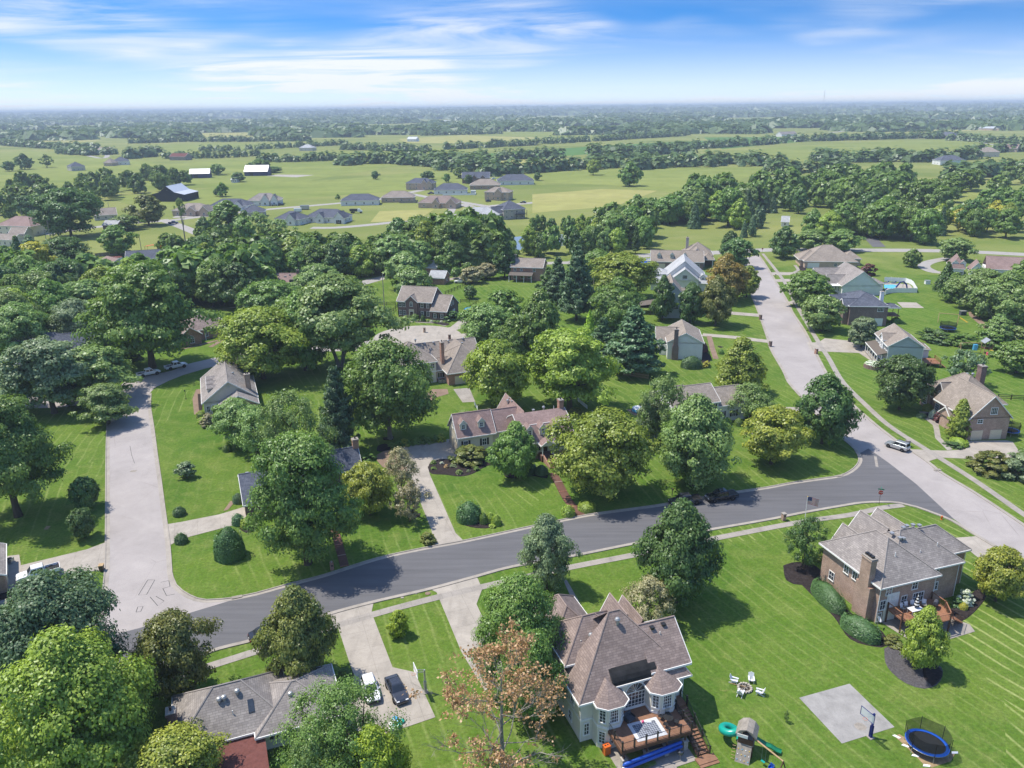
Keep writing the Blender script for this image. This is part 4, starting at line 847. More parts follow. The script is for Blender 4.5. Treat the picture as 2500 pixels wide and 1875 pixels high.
for pts in (Z1(1260, 55, 1320, 55, 1250, 180, 1180, 185, 1260, 55), Z1(1280, 200, 1345, 275, 1400, 235, 1330, 195), Z1(1160, 330, 1175, 285, 1220, 282, 1200, 325, 1160, 330), Z1(1370, 75, 1440, 60, 1450, 110, 1385, 130), Z1(1390, 130, 1420, 190, 1490, 175)): thin('tar_seam', pts, .09, 'bitumen_roof')
thin('tar_seam', Z5(1120, 560, 1135, 640, 1160, 710), .07, 'bitumen_roof'); thin('tar_seam', zoomed(0, 780, 5.267)(1700, 920, 1800, 870, 1940, 830), .10, 'bitumen_roof'); thin('tar_seam', Z8(925, 650, 940, 740), .5, 'walk_concrete')
c = G(*Z5(1150, 778)[0]); o = obj('storm_drain', MB().box(-.55, -.4, .0, .55, .4, .03).box(-.38, -.28, .03, .38, .28, .036), 'wood_grey', loc=(c.x, c.y, .006)); tag(o, 'square iron drain cover set in the pale street', 'drain cover')
for p, lb in ((Z1(2020, 205)[0], 'dark storm drain inlet in the kerb at the corner lawn'), (Z8(1460, 770)[0], 'dark storm drain inlet in the kerb beyond the silver car'), (Z8(615, 820)[0], 'dark storm drain inlet in the rounded kerb of the corner')):
 c = G(*p); tag(obj('storm_inlet', MB().box(-.7, -.28, 0, .7, .28, .145).box(-.55, -.32, .05, .55, -.2, .155), 'wood_grey', loc=(c.x, c.y, .0), rot=.35), lb, 'drain inlet')
sheet('pond', DD(1085, 530, 1110, 512, 1180, 505, 1255, 508, 1270, 525, 1200, 533, 1120, 540), .02, 'pond_water')
MU = lambda p, mat='mulch': blob(p, .05, .09, 'mulch_bed', mat)
MU(Z6(1480, 745, 1490, 715, 1540, 685, 1640, 672, 1760, 710, 2000, 680, 2120, 665, 2130, 720, 2000, 730, 1870, 800, 1760, 825, 1640, 810, 1510, 800)); MU(Z6(1735, 1220, 1800, 1235, 1960, 1190, 2080, 1180, 2125, 1210, 2090, 1250, 1980, 1272, 1850, 1260))
MU(Z4(990, 640, 1040, 610, 1150, 670, 1260, 740, 1400, 750, 1480, 800, 1490, 870, 1440, 950, 1330, 985, 1180, 940, 1060, 850, 1000, 760), 'gravel_mulch'); MU(Z4(1240, 790, 1320, 755, 1420, 760, 1490, 840, 1470, 910, 1400, 968, 1310, 940, 1250, 870))
MU(Z4(200, 10, 330, 0, 400, 60, 700, 330, 980, 500, 1010, 620, 900, 625, 700, 560, 560, 370, 380, 190)); MU(Z4(1540, 320, 1700, 200, 1800, 130, 1860, 200, 1740, 350, 1620, 420, 1560, 390)); MU(Z8(130, 1590, 250, 1560, 420, 1600, 480, 1700, 300, 1760, 160, 1720))
MU(Z8(1340, 285, 1400, 280, 1500, 370, 1600, 430, 1720, 500, 1720, 570, 1660, 590, 1580, 500, 1540, 430, 1480, 370)); MU(Z7(0, 800, 120, 790, 290, 790, 300, 840, 200, 820, 90, 815, 0, 840)); MU(Z6(2130, 780, 2206, 790, 2206, 840, 2150, 830)); MU(Z2(700, 830, 800, 815, 840, 860, 800, 930, 720, 945)); MU(Y4(1120, 1260, 1180, 1270, 1150, 1280, 1115, 1270)); MU(Y4(1140, 1335, 1200, 1345, 1170, 1352, 1135, 1345))
MU(Z1(-40, 170, 60, 150, 160, 110, 155, 180, 60, 215, -40, 250)); MU(Y2(2000, 970, 2120, 955, 2212, 975, 2212, 1000, 2100, 990)); MU(Y3(0, 985, 60, 1000, 400, 1010, 420, 1035, 380, 1040, 200, 1000)); MU(Z6(1090, 490, 1190, 480, 1180, 505, 1100, 510)); MU(Z6(1050, 560, 1110, 540, 1180, 575, 1100, 610, 1040, 600)); MU(Z6(1320, 1160, 1420, 1140, 1410, 1175, 1340, 1185))
MU(Y4(1990, 395, 2050, 390, 2070, 440, 2010, 445)); MU(Z5(2060, 1270, 2150, 1240, 2206, 1290, 2120, 1310)); MU(zoomed(380, 840, 5.267)(540, 640, 590, 640, 600, 850, 560, 860)); sheet('bare_patch', Z5(375, 1280, 400, 1250, 440, 1250, 410, 1280), .01, 'bare_soil')
MU(Y4(950, 1290, 1040, 1370, 1030, 1430, 980, 1470, 940, 1420)); sheet('mulch_bed', Y5(1610, 890, 1660, 890, 1820, 1040, 2100, 1280, 2060, 1300, 1760, 1050, 1620, 930), .012, 'paver')
# distant woods and hedgerows (uncountable)
def belt_pts(lines, rg):
 P, Hh, Ww = [], [], []
 for l in lines:
  dens, hr, pts = l[0], l[1], l[2:]
  w = [GD(pts[i], pts[i+1]) for i in range(0, len(pts), 2)]
  for a, b in zip(w[:-1], w[1:]):
   L = (b-a).length; wd = dens[1]; n = int(L/dens[0])+1; dirv = (b-a).normalized(); nr = Vector((-dirv.y, dirv.x, 0))
   for k in range(n):
    t = (k+rg.uniform(-.5, .5))/n; o = rg.uniform(-wd, wd)*.5; p = a+(b-a)*t+nr*o; h = rg.uniform(*hr); P.append((p.x, p.y, -.3)); Hh.append(h); Ww.append(h*rg.uniform(.75, 1.15))
 return np.array(P), np.array(Hh), np.array(Ww)
rg = random.Random(21); near = (4.2, 26); thin_ = (5.5, 10); wide = (2.6, 60)
L1 = [(near, (11, 17), 286, 310, 400, 306, 540, 306, 669, 304), (thin_, (8, 14), 434, 327, 518, 327), (thin_, (8, 14), 467, 342, 565, 336), (near, (8, 14), 538, 323, 650, 318, 743, 313), (near, (9, 15), 565, 350, 650, 349, 743, 345),
  (near, (9, 15), 357, 343, 458, 341), (near, (10, 16), 0, 313, 100, 320, 215, 326), (thin_, (9, 14), 0, 290, 90, 296, 168, 303), (near, (12, 19), 269, 343, 300, 340, 336, 336), (near, (10, 16), 133, 331, 200, 336, 250, 332),
  (near, (12, 19), 734, 357, 800, 352, 879, 354), (wide, (13, 20), 879, 352, 940, 356, 1035, 370), (near, (10, 16), 734, 323, 830, 326, 936, 328), (near, (10, 16), 959, 323, 1060, 318, 1157, 313), (near, (10, 15), 1178, 311, 1320, 303, 1478, 293), (near, (9, 14), 912, 293, 1000, 291, 1087, 289),
  (near, (11, 17), 1037, 347, 1120, 343, 1215, 340), (near, (12, 18), 1037, 380, 1110, 374, 1171, 370), (near, (12, 18), 1168, 370, 1250, 366, 1336, 360), (wide, (13, 19), 1340, 364, 1410, 360, 1478, 357), (wide, (13, 20), 1300, 340, 1400, 332, 1480, 328),
  (near, (11, 17), 1469, 323, 1560, 318, 1687, 309), (wide, (12, 18), 1469, 357, 1560, 357, 1670, 354), (near, (11, 17), 1710, 306, 1860, 302, 2016, 298), (wide, (12, 18), 1754, 347, 1860, 347, 1966, 347), (near, (12, 18), 1960, 350, 2050, 345, 2120, 342), (wide, (10, 16), 1469, 286, 1560, 288, 1646, 289), (near, (10, 16), 2060, 303, 2130, 307, 2212, 312), (near, (12, 18), 2010, 300, 2060, 296),
  (near, (11, 16), 2120, 330, 2212, 326), (near, (12, 17), 1660, 375, 1760, 372, 1850, 370), (near, (12, 18), 2050, 390, 2212, 372)]
P, Hh, Ww = belt_pts(L1, rg); far_stuff('distant_hedgerow_trees', P, Hh, Ww, 4, 34)
P, Hh, Ww = [], [], []
def clear(px, py):
 return math.sin(px*.0091+py*.21)+math.sin(px*.021-py*.34+1.3)+.8*math.sin(px*.0043+py*.53+.7)
k = 0
while k < 13500:
 y = 243+rg.random()**1.35*50; x = rg.uniform(-60, 2270); yy = y-x*.0105+11.6
 if yy < 237.5 or clear(x, y) > (-.15 if y > 256 else .4): continue
 p = GD(x, yy);
 if p.y > 9600: continue
 h = rg.uniform(9, 16)*(1+p.y/14000); P.append((p.x, p.y, -.5)); Hh.append(h); Ww.append(h*rg.uniform(1.2, 2.2)*(1+p.y/5000)); k += 1
far_stuff('distant_woods', np.array(P), np.array(Hh), np.array(Ww), 9, 13)
P, Hh, Ww = [], [], []
for (y0, y1, xr, base) in ((7200, 8600, 6800, hf(20, 5, 2.2, 1200)), (10500, 12300, 10500, hf(42, 5, 1.0, 1700)), (14800, 16500, 14000, hf(58, 4, .4, 2600))):
 for k in range(1500):
  x = rg.uniform(-xr, xr); y = rg.uniform(y0, y1); h = rg.uniform(9, 17); P.append((x, y, base(x)*.88)); Hh.append(h); Ww.append(rg.uniform(45, 110))
far_stuff('skyline_woods', np.array(P), np.array(Hh), np.array(Ww), 10, 10)
# houses
ZL = zoomed(0, 240, 2.633); ZM = zoomed(830, 240, 2.633); ZR = zoomed(1660, 240, 2.633); L5 = zoomed(380, 840, 5.267); L4 = zoomed(0, 780, 5.267)
def lw(h, u, v, z=0):
 a = h.o.rotation_euler.z; l = h.o.location
 return Vector((l.x+u*math.cos(a)-v*math.sin(a), l.y+u*math.sin(a)+v*math.cos(a), z))
def railing(mb, pts, h=.95, bal=.14, r=.012):
 for a, b in zip(pts[:-1], pts[1:]):
  a, b = Vector(a), Vector(b); L = (b-a).length
  mb.tube([a+Vector((0, 0, h)), b+Vector((0, 0, h))], .035, 4); mb.tube([a+Vector((0, 0, .1)), b+Vector((0, 0, .1))], .025, 4)
  n = max(1, int(L/bal))
  for k in range(1, n): p = a+(b-a)*k/n; mb.tube([p+Vector((0, 0, .1)), p+Vector((0, 0, h))], r, 3, False)
 return mb
# cream house with the deck
B = House('cream_house', 'large cream stucco house with steep brown hipped roof and rear deck', (6.8, 67.6), 19.6, 'stucco', 'shingle_brown')
B.wall(.6, .8, 13.2, 11.6, 5.8); B.wall(.75, 5.0, 6, 10.8, 7.3, 5.0); B.wall(9, 1.1, 13.7, 8.6, 7, 5.0); B.wall(1.4, 11.6, 8.2, 20.6, 4.0); B.wall(7.6, 11.6, 12.4, 13.0, 5.8)
B.part('band', MB().box(.53, .73, 2.75, 13.27, .795, 3.0).box(.53, .795, 2.75, .595, 11.6, 3.0).box(13.205, .795, 2.75, 13.27, 11.6, 3.0), 'trim_white')
m = MB(); zs_ = lambda v: 5.8+v*6.2/6.0; a, b, p, q = (0, 0, 5.8), (13.8, 0, 5.8), (6.2, 6, 12), (7.6, 6, 12)
for poly in ([a, (4.6, 0, 5.8), (4.6, 1.95, zs_(1.95)), (9.6, 1.95, zs_(1.95)), (9.6, 0, 5.8), b, q, p], [b, (13.8, 1.6, 5.8), q], [(0, 5.2, 5.8), a, p], [(10, 12, 5.8), (3, 12, 5.8), p, q]):
 ax = (Vector(poly[1])-Vector(poly[0])).normalized(); up = ax.cross(Vector((0, 0, 1))).cross(ax); m.add(poly, [((Vector(w)-Vector(poly[0])).dot(ax), math.hypot((Vector(w)-Vector(poly[0])-ax*(Vector(w)-Vector(poly[0])).dot(ax)).length, 0)) for w in poly])
rf = B.part('roof', m, 'shingle_brown'); B.part('ridge_cap', MB().tube([a, p, q, b], .09, 4), 'cap_brown', parent=rf)
for g0 in ((-.05, -.07, 4.4, .07), (9.4, -.07, 13.86, .07), (-.07, .07, .07, 5.2), (13.73, .07, 13.87, 1.6)): B.part('gutter', MB().box(g0[0], g0[1], 5.6, g0[2], g0[3], 5.83), 'trim_white')
B.hip(.75, 5.0, 9.0, 11.7, 7.3, 3.1, .45); B.gable(9.0, 1.1, 13.75, 8.5, 7.1, 3.0, 'u', .45, ends='hi'); B.hip(1.4, 11.0, 8.2, 20.4, 4.0, 3.6, .45); B.gable(8.2, 8.0, 11.4, 12.4, 6.2, 3.0, 'v', .4, ends='hi'); B.gable(10.6, 8.0, 13.2, 13.0, 5.4, 2.6, 'v', .4, ends='hi')
for pu, ap in (([(2.0, .85), (2.0, -.45), (2.8, -1.25), (4.3, -1.25), (5.05, -.5), (5.05, .85)], 3.7), ([(8.45, .85), (8.45, -.45), (9.25, -1.25), (10.8, -1.25), (11.6, -.5), (11.6, .85)], 10.0)):
 c = (sum(p[0] for p in pu)/6, .8); bay = B.part('bay_wall', MB().prism(pu, -.05, 5.72), 'stucco')
 B.part('bay_band', MB().prism([(c[0]+(x-c[0])*1.04, y-.06 if y < .5 else y) for x, y in pu], 2.75, 3.0), 'trim_white', parent=bay)
 e = [(c[0]+(x-c[0])*1.22, (y-.45 if y < .5 else y+.6)) for x, y in pu]; m = MB(); top = (ap, 1.0, 7.3); back = (ap, 2.2, 7.3)
 for i in range(5): B._slope(m, (*e[i], 5.75), (*e[i+1], 5.75), top) if i not in (0, 4) else B._slope(m, (*e[i], 5.75), (*e[i+1], 5.75), top)
 m.add([(*e[5], 5.75), (e[5][0], 3.0, 5.75), back, top], [(0, 0), (1.5, 0), (2, 3), (0, 3)]); m.add([(e[0][0], 3.0, 5.75), (*e[0], 5.75), top, back], [(0, 0), (1.5, 0), (2, 3), (0, 3)]); m.add([(*p, 5.75) for p in reversed(e)])
 B.part('bay_roof', m, 'shingle_brown'); f = MB()
 for i in range(5): f.loft([[(x, y, 5.58), (x, y, 5.80), (c[0]+(x-c[0])*1.05, y-.06, 5.80), (c[0]+(x-c[0])*1.05, y-.06, 5.58)] for x, y in (e[i], e[i+1])])
 B.part('gutter', f, 'trim_white')
 for i, nx in ((1, 2), (2, 4), (3, 2)):
  a, b = Vector(pu[i]), Vector(pu[i+1]); mid = (a+b)/2; L = (b-a).length; an = math.atan2((b-a).y, (b-a).x)
  for z, hh in ((3.5, 1.7), (.75, 1.6)):
   if z < 1 and pu[0][0] > 6: continue
   w = round(L*.72, 2); o = link('window', frame_mesh(w, hh, nx, 4, 'trim_white'), B.o, (mid.x, mid.y, z), an); link('pane', pane_mesh(w, hh), o)
m = MB(); prof = [(.55, 6.4), (.7, 6.85), (1.0, 7.25), (1.4, 7.55), (1.9, 7.78), (2.6, 7.86)]
for (a, b) in zip(prof[:-1], prof[1:]): m.add([(4.3, a[0], a[1]), (9.8, a[0], a[1]), (9.8, b[0], b[1]), (4.3, b[0], b[1])])
m.loft([[(x, y, z) for y, z in prof]+[(x, 2.6, 6.4)] for x in (4.3, 9.8)]); B.part('barrel_roof', m, 'bitumen_roof'); B.part('gutter', MB().box(4.22, .47, 6.24, 9.88, .56, 6.45), 'trim_white'); B.part('wall', MB().box(4.5, .775, 2.6, 9.7, 1.4, 6.4), 'stucco')
B.win('S', .77, 7.15, 2.75, 2.5, 2.15, 6, 4, arch=True); B.win('S', .79, 12.5, 3.4, .9, 1.9, 2, 3); B.win('S', .79, 12.5, .8, .9, 1.5); B.win('S', .79, 1.3, .8, .7, 1.6, 2, 3); B.wins('W', .59, (3, 6, 9), 3.5, w=1.0, h=1.6); B.wins('W', .59, (3.5, 7.5), .8, w=1.0, h=1.3); B.door('S', .79, 6.4, .05, 1.6, 2.1, 'glass_dark')
B.vents((3.0, 6.3, 8.3), (11.6, 3.6, 9.1), (6.8, 4.9, 11.2, 'turbine'), (4.2, 6.2, 8.9, 'turbine'), (10.9, 4.2, 9.9, 'dark'), (12.4, 4.3, 9.9, 'dark')); B.part('downpipe', MB().tube([(.56, .74, 5.7), (.56, .74, .1)], .05, 5), 'trim_white'); B.part('downpipe', MB().tube([(13.24, .74, 5.7), (13.24, .74, .1)], .05, 5), 'trim_white')
DK = thing('timber_deck', 'brown timber deck with black railing and long stair behind cream house', 'deck', B.o.location, B.o.rotation_euler.z)
obj('deck_floor', MB().prism([(2.95, .76), (2.95, -4.4), (11.35, -4.4), (11.35, -.8), (12.95, -.8), (12.95, .76), (11.65, .76), (11.65, -.52), (10.82, -1.3), (9.23, -1.3), (8.4, -.47), (8.4, .76), (5.1, .76), (5.1, -.52), (4.32, -1.3), (2.95, -1.3)], 2.52, 2.66), 'deck_brown', DK)
for k in range(7): obj('deck_board', MB().box(3.1+k*1.2, -4.36, 2.6605, 3.1+k*1.2+.06, -1.3, 2.668), 'wood_brown', DK) if k == 4 else None
obj('beam', MB().box(2.9, -4.47, 2.22, 11.4, -4.405, 2.6).box(2.88, -4.4, 2.22, 2.945, .7, 2.6).box(3.2, -4.0, 2.2, 11.2, -3.8, 2.5), 'wood_brown', DK)
posts = [(3.0, -4.35), (4.4, -4.35), (5.8, -4.35), (7.15, -4.35), (8.55, -4.35), (9.95, -4.35), (11.3, -4.35), (3.0, -2.6), (3.0, -.9), (11.3, -2.6), (11.3, -.85), (12.9, -.75), (12.9, .6), (11.75, .6)]
for x, y in posts: obj('railing_post', MB().box(x-.07, y-.07, 2.5, x+.07, y+.07, 3.78).box(x-.1, y-.1, 3.78, x+.1, y+.1, 3.84), 'metal_black', DK)
for pp in ([(3.0, -.9), (3.0, -4.35)], [(3.0, -4.35), (11.3, -4.35)], [(11.3, -4.35), (11.3, -.85)], [(12.9, -.75), (12.9, .6)]): obj('railing', railing(MB(), [(x, y, 2.66) for x, y in pp]), 'metal_black', DK)
for k in range(14): obj('stair_step', MB().box(11.5, -.8-.36*(k+1), 2.46-.185*k-.06, 12.85, -.8-.36*k+.05, 2.46-.185*k), 'deck_brown', DK)
for x in (11.45, 12.9):
 obj('stringer', MB().loft([[(x-.03, -.8, 2.2), (x+.03, -.8, 2.2), (x+.03, -.8, 2.5), (x-.03, -.8, 2.5)], [(x-.03, -5.8, -.0), (x+.03, -5.8, -.0), (x+.03, -5.8, .25), (x-.03, -5.8, .25)]]), 'wood_brown', DK); obj('railing', railing(MB(), [(x, -.8, 2.6), (x, -5.8, .05)]), 'metal_black', DK)
 for k in range(4): t = k/3; obj('railing_post', MB().box(x-.06, -.9-4.8*t-.06, 2.5-2.45*t, x+.06, -.9-4.8*t+.06, 3.72-2.5*t), 'metal_black', DK)
obj('landing', MB().box(11.0, -6.7, 0, 13.3, -5.75, .17).box(11.0, -7.05, 0, 13.3, -6.7, .09), 'deck_brown', DK)
for x in (3.4, 6.1, 8.5, 10.8):
 pc = obj('stone_pier', MB().box(x-.25, -4.3, 0, x+.25, -3.8, 1.15).box(x-.32, -4.37, 1.15, x+.32, -3.73, 1.25), 'stone_grey', DK); obj('pier_post', MB().box(x-.08, -4.13, 1.25, x+.08, -3.97, 2.5), 'wood_brown', pc)
def world_poly(h, pts, z): return [lw(h, u, v, z) for u, v in pts]
def local_slab(name, h, pts, z, mat): m = MB(); m.add([tuple(p) for p in world_poly(h, pts, z)]); m.f = [tuple(reversed(f)) for f in m.f]; return struct(name, m, mat)
local_slab('patio', B, [(2.7, .7), (11.2, .7), (11.2, -5.9), (8.7, -5.95), (8.3, -6.6), (7.0, -7.2), (2.7, -8)], .05, 'walk_concrete')
def on(h, name, label, cat, u, v, z=0, rot=0, group=None): p = lw(h, u, v, z); return thing(name, label, cat, p, h.o.rotation_euler.z+rot, group)
t = on(B, 'deck_rug', 'large black and white patterned rug on the brown deck', 'rug', 6.9, -2.6, 2.672, -.04); m = MB().box(-1.75, -1.35, 0, 1.75, 1.35, .012); obj('rug_border', m, 'rug_light', t); obj('rug_field', MB().add([(-1.35, -.98, .016), (1.35, -.98, .016), (1.35, .98, .016), (-1.35, .98, .016)], [(0, 0), (1, 0), (1, .72), (0, .72)]), 'rug_pattern', t)
tag(obj('play_ball', MB().lathe([(.02, 0), (.12, .04), (.16, .15), (.12, .27), (.02, .31)], 10), 'plastic_pink', loc=lw(B, 6.9, -1.6, 2.69)), 'small pink ball lying on the patterned rug', 'ball'); tag(obj('cushion', MB().box(-.25, -.2, 0, .25, .2, .1).box(-.2, -.15, .1, .2, .15, .14), 'rug_light', loc=lw(B, 7.6, -1.75, 2.69)), 'pale cushion lying on the patterned rug', 'cushion')
t = on(B, 'patio_table', 'round black wire patio table on the brown deck', 'table', 9.5, -2.5, 2.665); obj('table_top', MB().lathe([(.02, .70), (.55, .70), (.56, .74), (.02, .74)], 14), 'metal_black', t)
for k in range(3): obj('leg', MB().tube([(.45*math.cos(k*2.1), .45*math.sin(k*2.1), 0), (.2*math.cos(k*2.1), .2*math.sin(k*2.1), .7)], .025, 5), 'metal_black', t)
def wire_chair(h, u, v, z, rot, label):
 t = on(h, 'wire_chair', label, 'chair', u, v, z, rot, 'black wire chairs on the brown deck'); obj('seat', MB().box(-.24, -.24, .42, .24, .24, .46), 'metal_black', t); b = MB()
 for k in range(5): b.tube([(-.2+.1*k, .24, .46), (-.2+.1*k, .3, .9)], .014, 4)
 b.tube([(-.24, .3, .9), (.24, .3, .9)], .022, 4); obj('backrest', b, 'metal_black', t)
 for x in (-.2, .2):
  for y in (-.2, .2): obj('leg', MB().tube([(x, y, .43), (x*1.15, y*1.15, 0)], .018, 4), 'metal_black', t)
for q in ((9.9, -1.7, 2.67, -.3), (10.2, -3.1, 2.67, -2.4), (8.9, -3.0, 2.67, 2.2), (9.0, -1.8, 2.67, .6)): wire_chair(B, *q, 'black wire chair drawn up to the round wire table')
t = on(B, 'deck_lounge', 'dark cushioned lounge seat beside the bay on the brown deck', 'seat', 5.7, -.75, 2.67, .3); obj('seat', MB().box(-.5, -.4, .15, .5, .4, .42), 'rug_dark', t); obj('backrest', MB().box(-.5, .3, .42, .5, .45, .85), 'rug_dark', t)
for x in (-.55, .5): obj('arm', MB().box(x, -.4, .1, x+.06, .4, .6), 'metal_black', t)
t = on(B, 'inflatable_float', 'long blue inflatable water float stored under the deck', 'float', 6.8, -4.75, .0, .085)
for k, (y, z) in enumerate(((0, .95), (.32, 1.1), (.15, 1.38))): obj('float_tube', MB().tube([(-3.9, y, z), (-3.7, y, z), (0, y, z+.03), (3.3, y, z), (3.5, y, z)], [.06, .19, .2, .19, .06], 10), 'plastic_blue', t, smooth=True)
obj('float_end', MB().tube([(-4.25, -.1, .55), (-4.1, -.05, .8), (-3.85, .1, 1.0)], [.22, .3, .16], 10), 'plastic_white', t); obj('float_foot', MB().tube([(-3.6, .2, 0), (-3.6, .2, 1.0)], .05, 6), 'metal_grey', t); obj('float_foot', MB().tube([(3.2, .2, 0), (3.2, .2, 1.0)], .05, 6), 'metal_grey', t)
t = on(B, 'orange_bin', 'orange storage box with two holes beside the bay window', 'bin', 2.55, -1.7, .04, .1); obj('body', MB().box(-.35, -.3, 0, .35, .3, 1.05), 'plastic_orange', t); obj('lid', MB().box(-.38, -.33, 1.05, .38, .33, 1.13), 'plastic_orange', t)
for x in (-.15, .15): obj('opening', MB().lathe([(.1, 1.131), (.1, 1.14)], 10, (x, 0)), 'metal_black', t)
t = on(B, 'kettle_grill', 'round dark kettle grill standing on the concrete patio', 'grill', 9.6, -5.1, .05); obj('bowl', MB().lathe([(.05, .55), (.3, .65), (.36, .82), (.3, 1.0), (.05, 1.1)], 12), 'paint_grey', t)
for k in range(3): obj('leg', MB().tube([(.3*math.cos(k*2.1), .3*math.sin(k*2.1), 0), (.16*math.cos(k*2.1), .16*math.sin(k*2.1), .65)], .02, 4), 'metal_grey', t)
def planter(p, label, r=.32, h=.55, leaf='leaf_olive'):
 t = thing('planter', label, 'planter', p); obj('pot', MB().lathe([(r*.7, 0), (r, h), (r*1.08, h), (r*1.08, h+.05), (r*.9, h+.05)], 12), 'terracotta', t)
 c = link('plant', tree_proto('bush', 0, 0)[0], t, (0, 0, h)); c.scale = (r*2.6, r*2.6, r*2.4); c.material_slots[0].link = 'OBJECT'; c.material_slots[0].material = M[leaf]
planter(lw(B, 4.3, -6.4, .05), 'terracotta pot of brownish flowers at the patio edge')
t = on(B, 'storage_mat', 'dark spa cover lying on the patio under the deck', 'cover', 7.3, -2.9, .05); obj('body', MB().box(-1, -.7, 0, 1, .7, .75), 'stone_grey', t); obj('lid', MB().box(-1.05, -.75, .75, 1.05, .75, .87), 'rug_dark', t)
# brick house on the right with timber deck
C = House('brick_house', 'two storey brown brick house with hipped roof and striped lawn behind', (48.2, 88.3), 18.0, 'brick_brown', 'shingle_grey')
C.wall(.5, .5, 9.6, 11.8, 5.8); C.wall(9.6, 2.0, 15.2, 10.6, 5.8); C.wall(15.2, 4.2, 18.7, 10, 5.8); C.wall(6.2, 11.8, 13.0, 13.4, 5.8); C.wall(3.0, 11.8, 6.2, 12.8, 5.4)
C.hip(.5, .5, 9.6, 11.8, 5.8, 3.9, .5); C.hip(4.0, 2.0, 15.2, 10.9, 5.8, 3.75, .5); C.hip(9, 4.2, 18.7, 10.3, 5.8, 2.8, .5); C.gable(5.8, 8, 10.2, 13.4, 5.8, 3.0, 'v', .45, ends='hi'); C.gable(9.0, 7, 13.2, 13.4, 5.8, 2.9, 'v', .45, ends='hi'); C.gable(3, 9, 6.0, 12.8, 5.4, 2.2, 'v', .4, ends='hi')
C.win('S', .49, 1.9, 4.15, 1.0, 1.25); C.win('S', .49, 6.2, 4.15, 1.0, 1.25); C.win('S', 1.99, 11.3, 4.15, .9, 1.2); C.win('S', .49, 1.2, 2.0, 1.0, 1.5); C.door('S', .49, 2.75, 2.1, 1.7, 2.05, 'trim_white'); C.win('S', .47, 2.35, 2.25, .62, 1.75, 1, 1); C.win('S', .47, 3.15, 2.25, .62, 1.75, 1, 1); C.win('S', .49, 4.7, 2.0, 1.0, 1.5); C.win('S', .49, 7.1, 2.0, 1.9, 1.5, 4, 2); C.win('S', .49, .95, .3, .7, 1.3); C.door('S', .49, 2.5, .05, 1.7, 2.05, 'trim_white'); C.win('S', 1.99, 11.6, 1.9, .9, 1.3)
C.wins('W', .49, (5.2, 6.9), 3.9, w=1.0, h=1.3); C.win('W', .49, 9.5, 1.2, 1.1, 1.4); C.win('E', 18.71, 7, 3.9, 1.2, 1.4); C.wins('N', 11.81, (1.8,), 3.6, w=1.1, h=1.5)
C.part('chimney_base', MB().box(-.45, 1.4, 0, .5, 4.0, 5.0), 'brick_brown'); C.chimney(.02, 2.7, .95, 1.75, 4.9, 9.1, 'brick_brown', 0)
for k in range(3): C.part('flue', MB().box(-.2, 2.05+k*.5, 9.2, .25, 2.42+k*.5, 9.5), 'metal_black')
for x, y, z in ((.44, .44, 5.6), (9.66, .44, 5.6), (15.26, 1.94, 5.6), (18.76, 4.14, 5.6)): C.part('downpipe', MB().tube([(x, y, z), (x, y, .1)], .055, 5), 'trim_white')
C.vents((4.6, 3.0, 8.2), (9.2, 6.7, 9.6, 'box'), (9.9, 6.8, 9.7, 'box'), (11.2, 7.0, 9.5, 'box'), (12.4, 7.0, 9.2, 'box'), (7.1, 6.5, 9.2, 'box'), (7.5, 5.4, 9.0, 'box'), (8.0, 5.3, 8.9, 'box'), (12.8, 3.9, 7.6), (9.6, 3.6, 7.2))
t = on(C, 'satellite_dish', 'white satellite dish on a post by the brick house corner', 'satellite dish', .05, -.35, 0, .6); obj('post', MB().tube([(0, 0, 0), (0, 0, 1.2)], .04, 6), 'metal_grey', t); o = obj('dish', MB().lathe([(.03, 0), (.25, .03), (.42, .11), (.40, .12), (.25, .05), (.03, .02)], 16), 'plastic_white', t, (0, -.05, 1.35), (math.radians(55), 0, 0)); obj('arm', MB().tube([(0, 0, 0), (0, .1, .5)], .015, 4), 'metal_grey', o)
D2 = thing('timber_deck', 'reddish brown timber deck with stairs behind the brown brick house', 'deck', C.o.location, C.o.rotation_euler.z)
obj('deck_floor', MB().prism([(2.0, .45), (2.0, -2.2), (3.2, -4.2), (8.0, -4.2), (9.4, -2.0), (9.4, .45)], 1.9, 2.05), 'deck_red', D2)
for p, q in (((2.0, .45), (2.0, -2.2)), ((2.0, -2.2), (3.2, -4.2)), ((3.2, -4.2), (8.0, -4.2)), ((8.0, -4.2), (9.4, -2.0)), ((9.4, -2.0), (9.4, .4))):
 m = railing(MB(), [(*p, 2.05), (*q, 2.05)], 1.0, .16, .014); dv = Vector((q[0]-p[0], q[1]-p[1], 0)).normalized()*.02; n_ = Vector((-dv.y, dv.x, 0))*3.5; m.loft([[(*(Vector((*w_, 3.05))+n_),), (*(Vector((*w_, 3.05))-n_),), (*(Vector((*w_, 3.1))-n_),), (*(Vector((*w_, 3.1))+n_),)] for w_ in (p, q)]); obj('railing', m, 'deck_red', D2)
for x, y in ((2.0, -2.2), (3.2, -4.2), (5.6, -4.2), (8.0, -4.2), (9.4, -2.0), (9.4, .3), (2.0, .3)): obj('deck_post', MB().box(x-.08, y-.08, 0, x+.08, y+.08, 3.1), 'wood_brown', D2)
for k in range(9): obj('stair_step', MB().box(8.6+.3*k, -4.3+.1*k, 1.85-.2*k, 8.95+.3*k, -3.0+.1*k, 1.9-.2*k), 'deck_red', D2)
for yy in (-4.35, -2.85): obj('railing', railing(MB(), [(8.6, yy, 1.9), (11.4, yy+.95, .1)], .95, .2, .014), 'wood_brown', D2)
local_slab('patio', C, [(1.4, .4), (9.6, .4), (12.2, -3.8), (11.6, -5.2), (6.0, -5.4), (2.2, -4.6)], .045, 'walk_concrete')
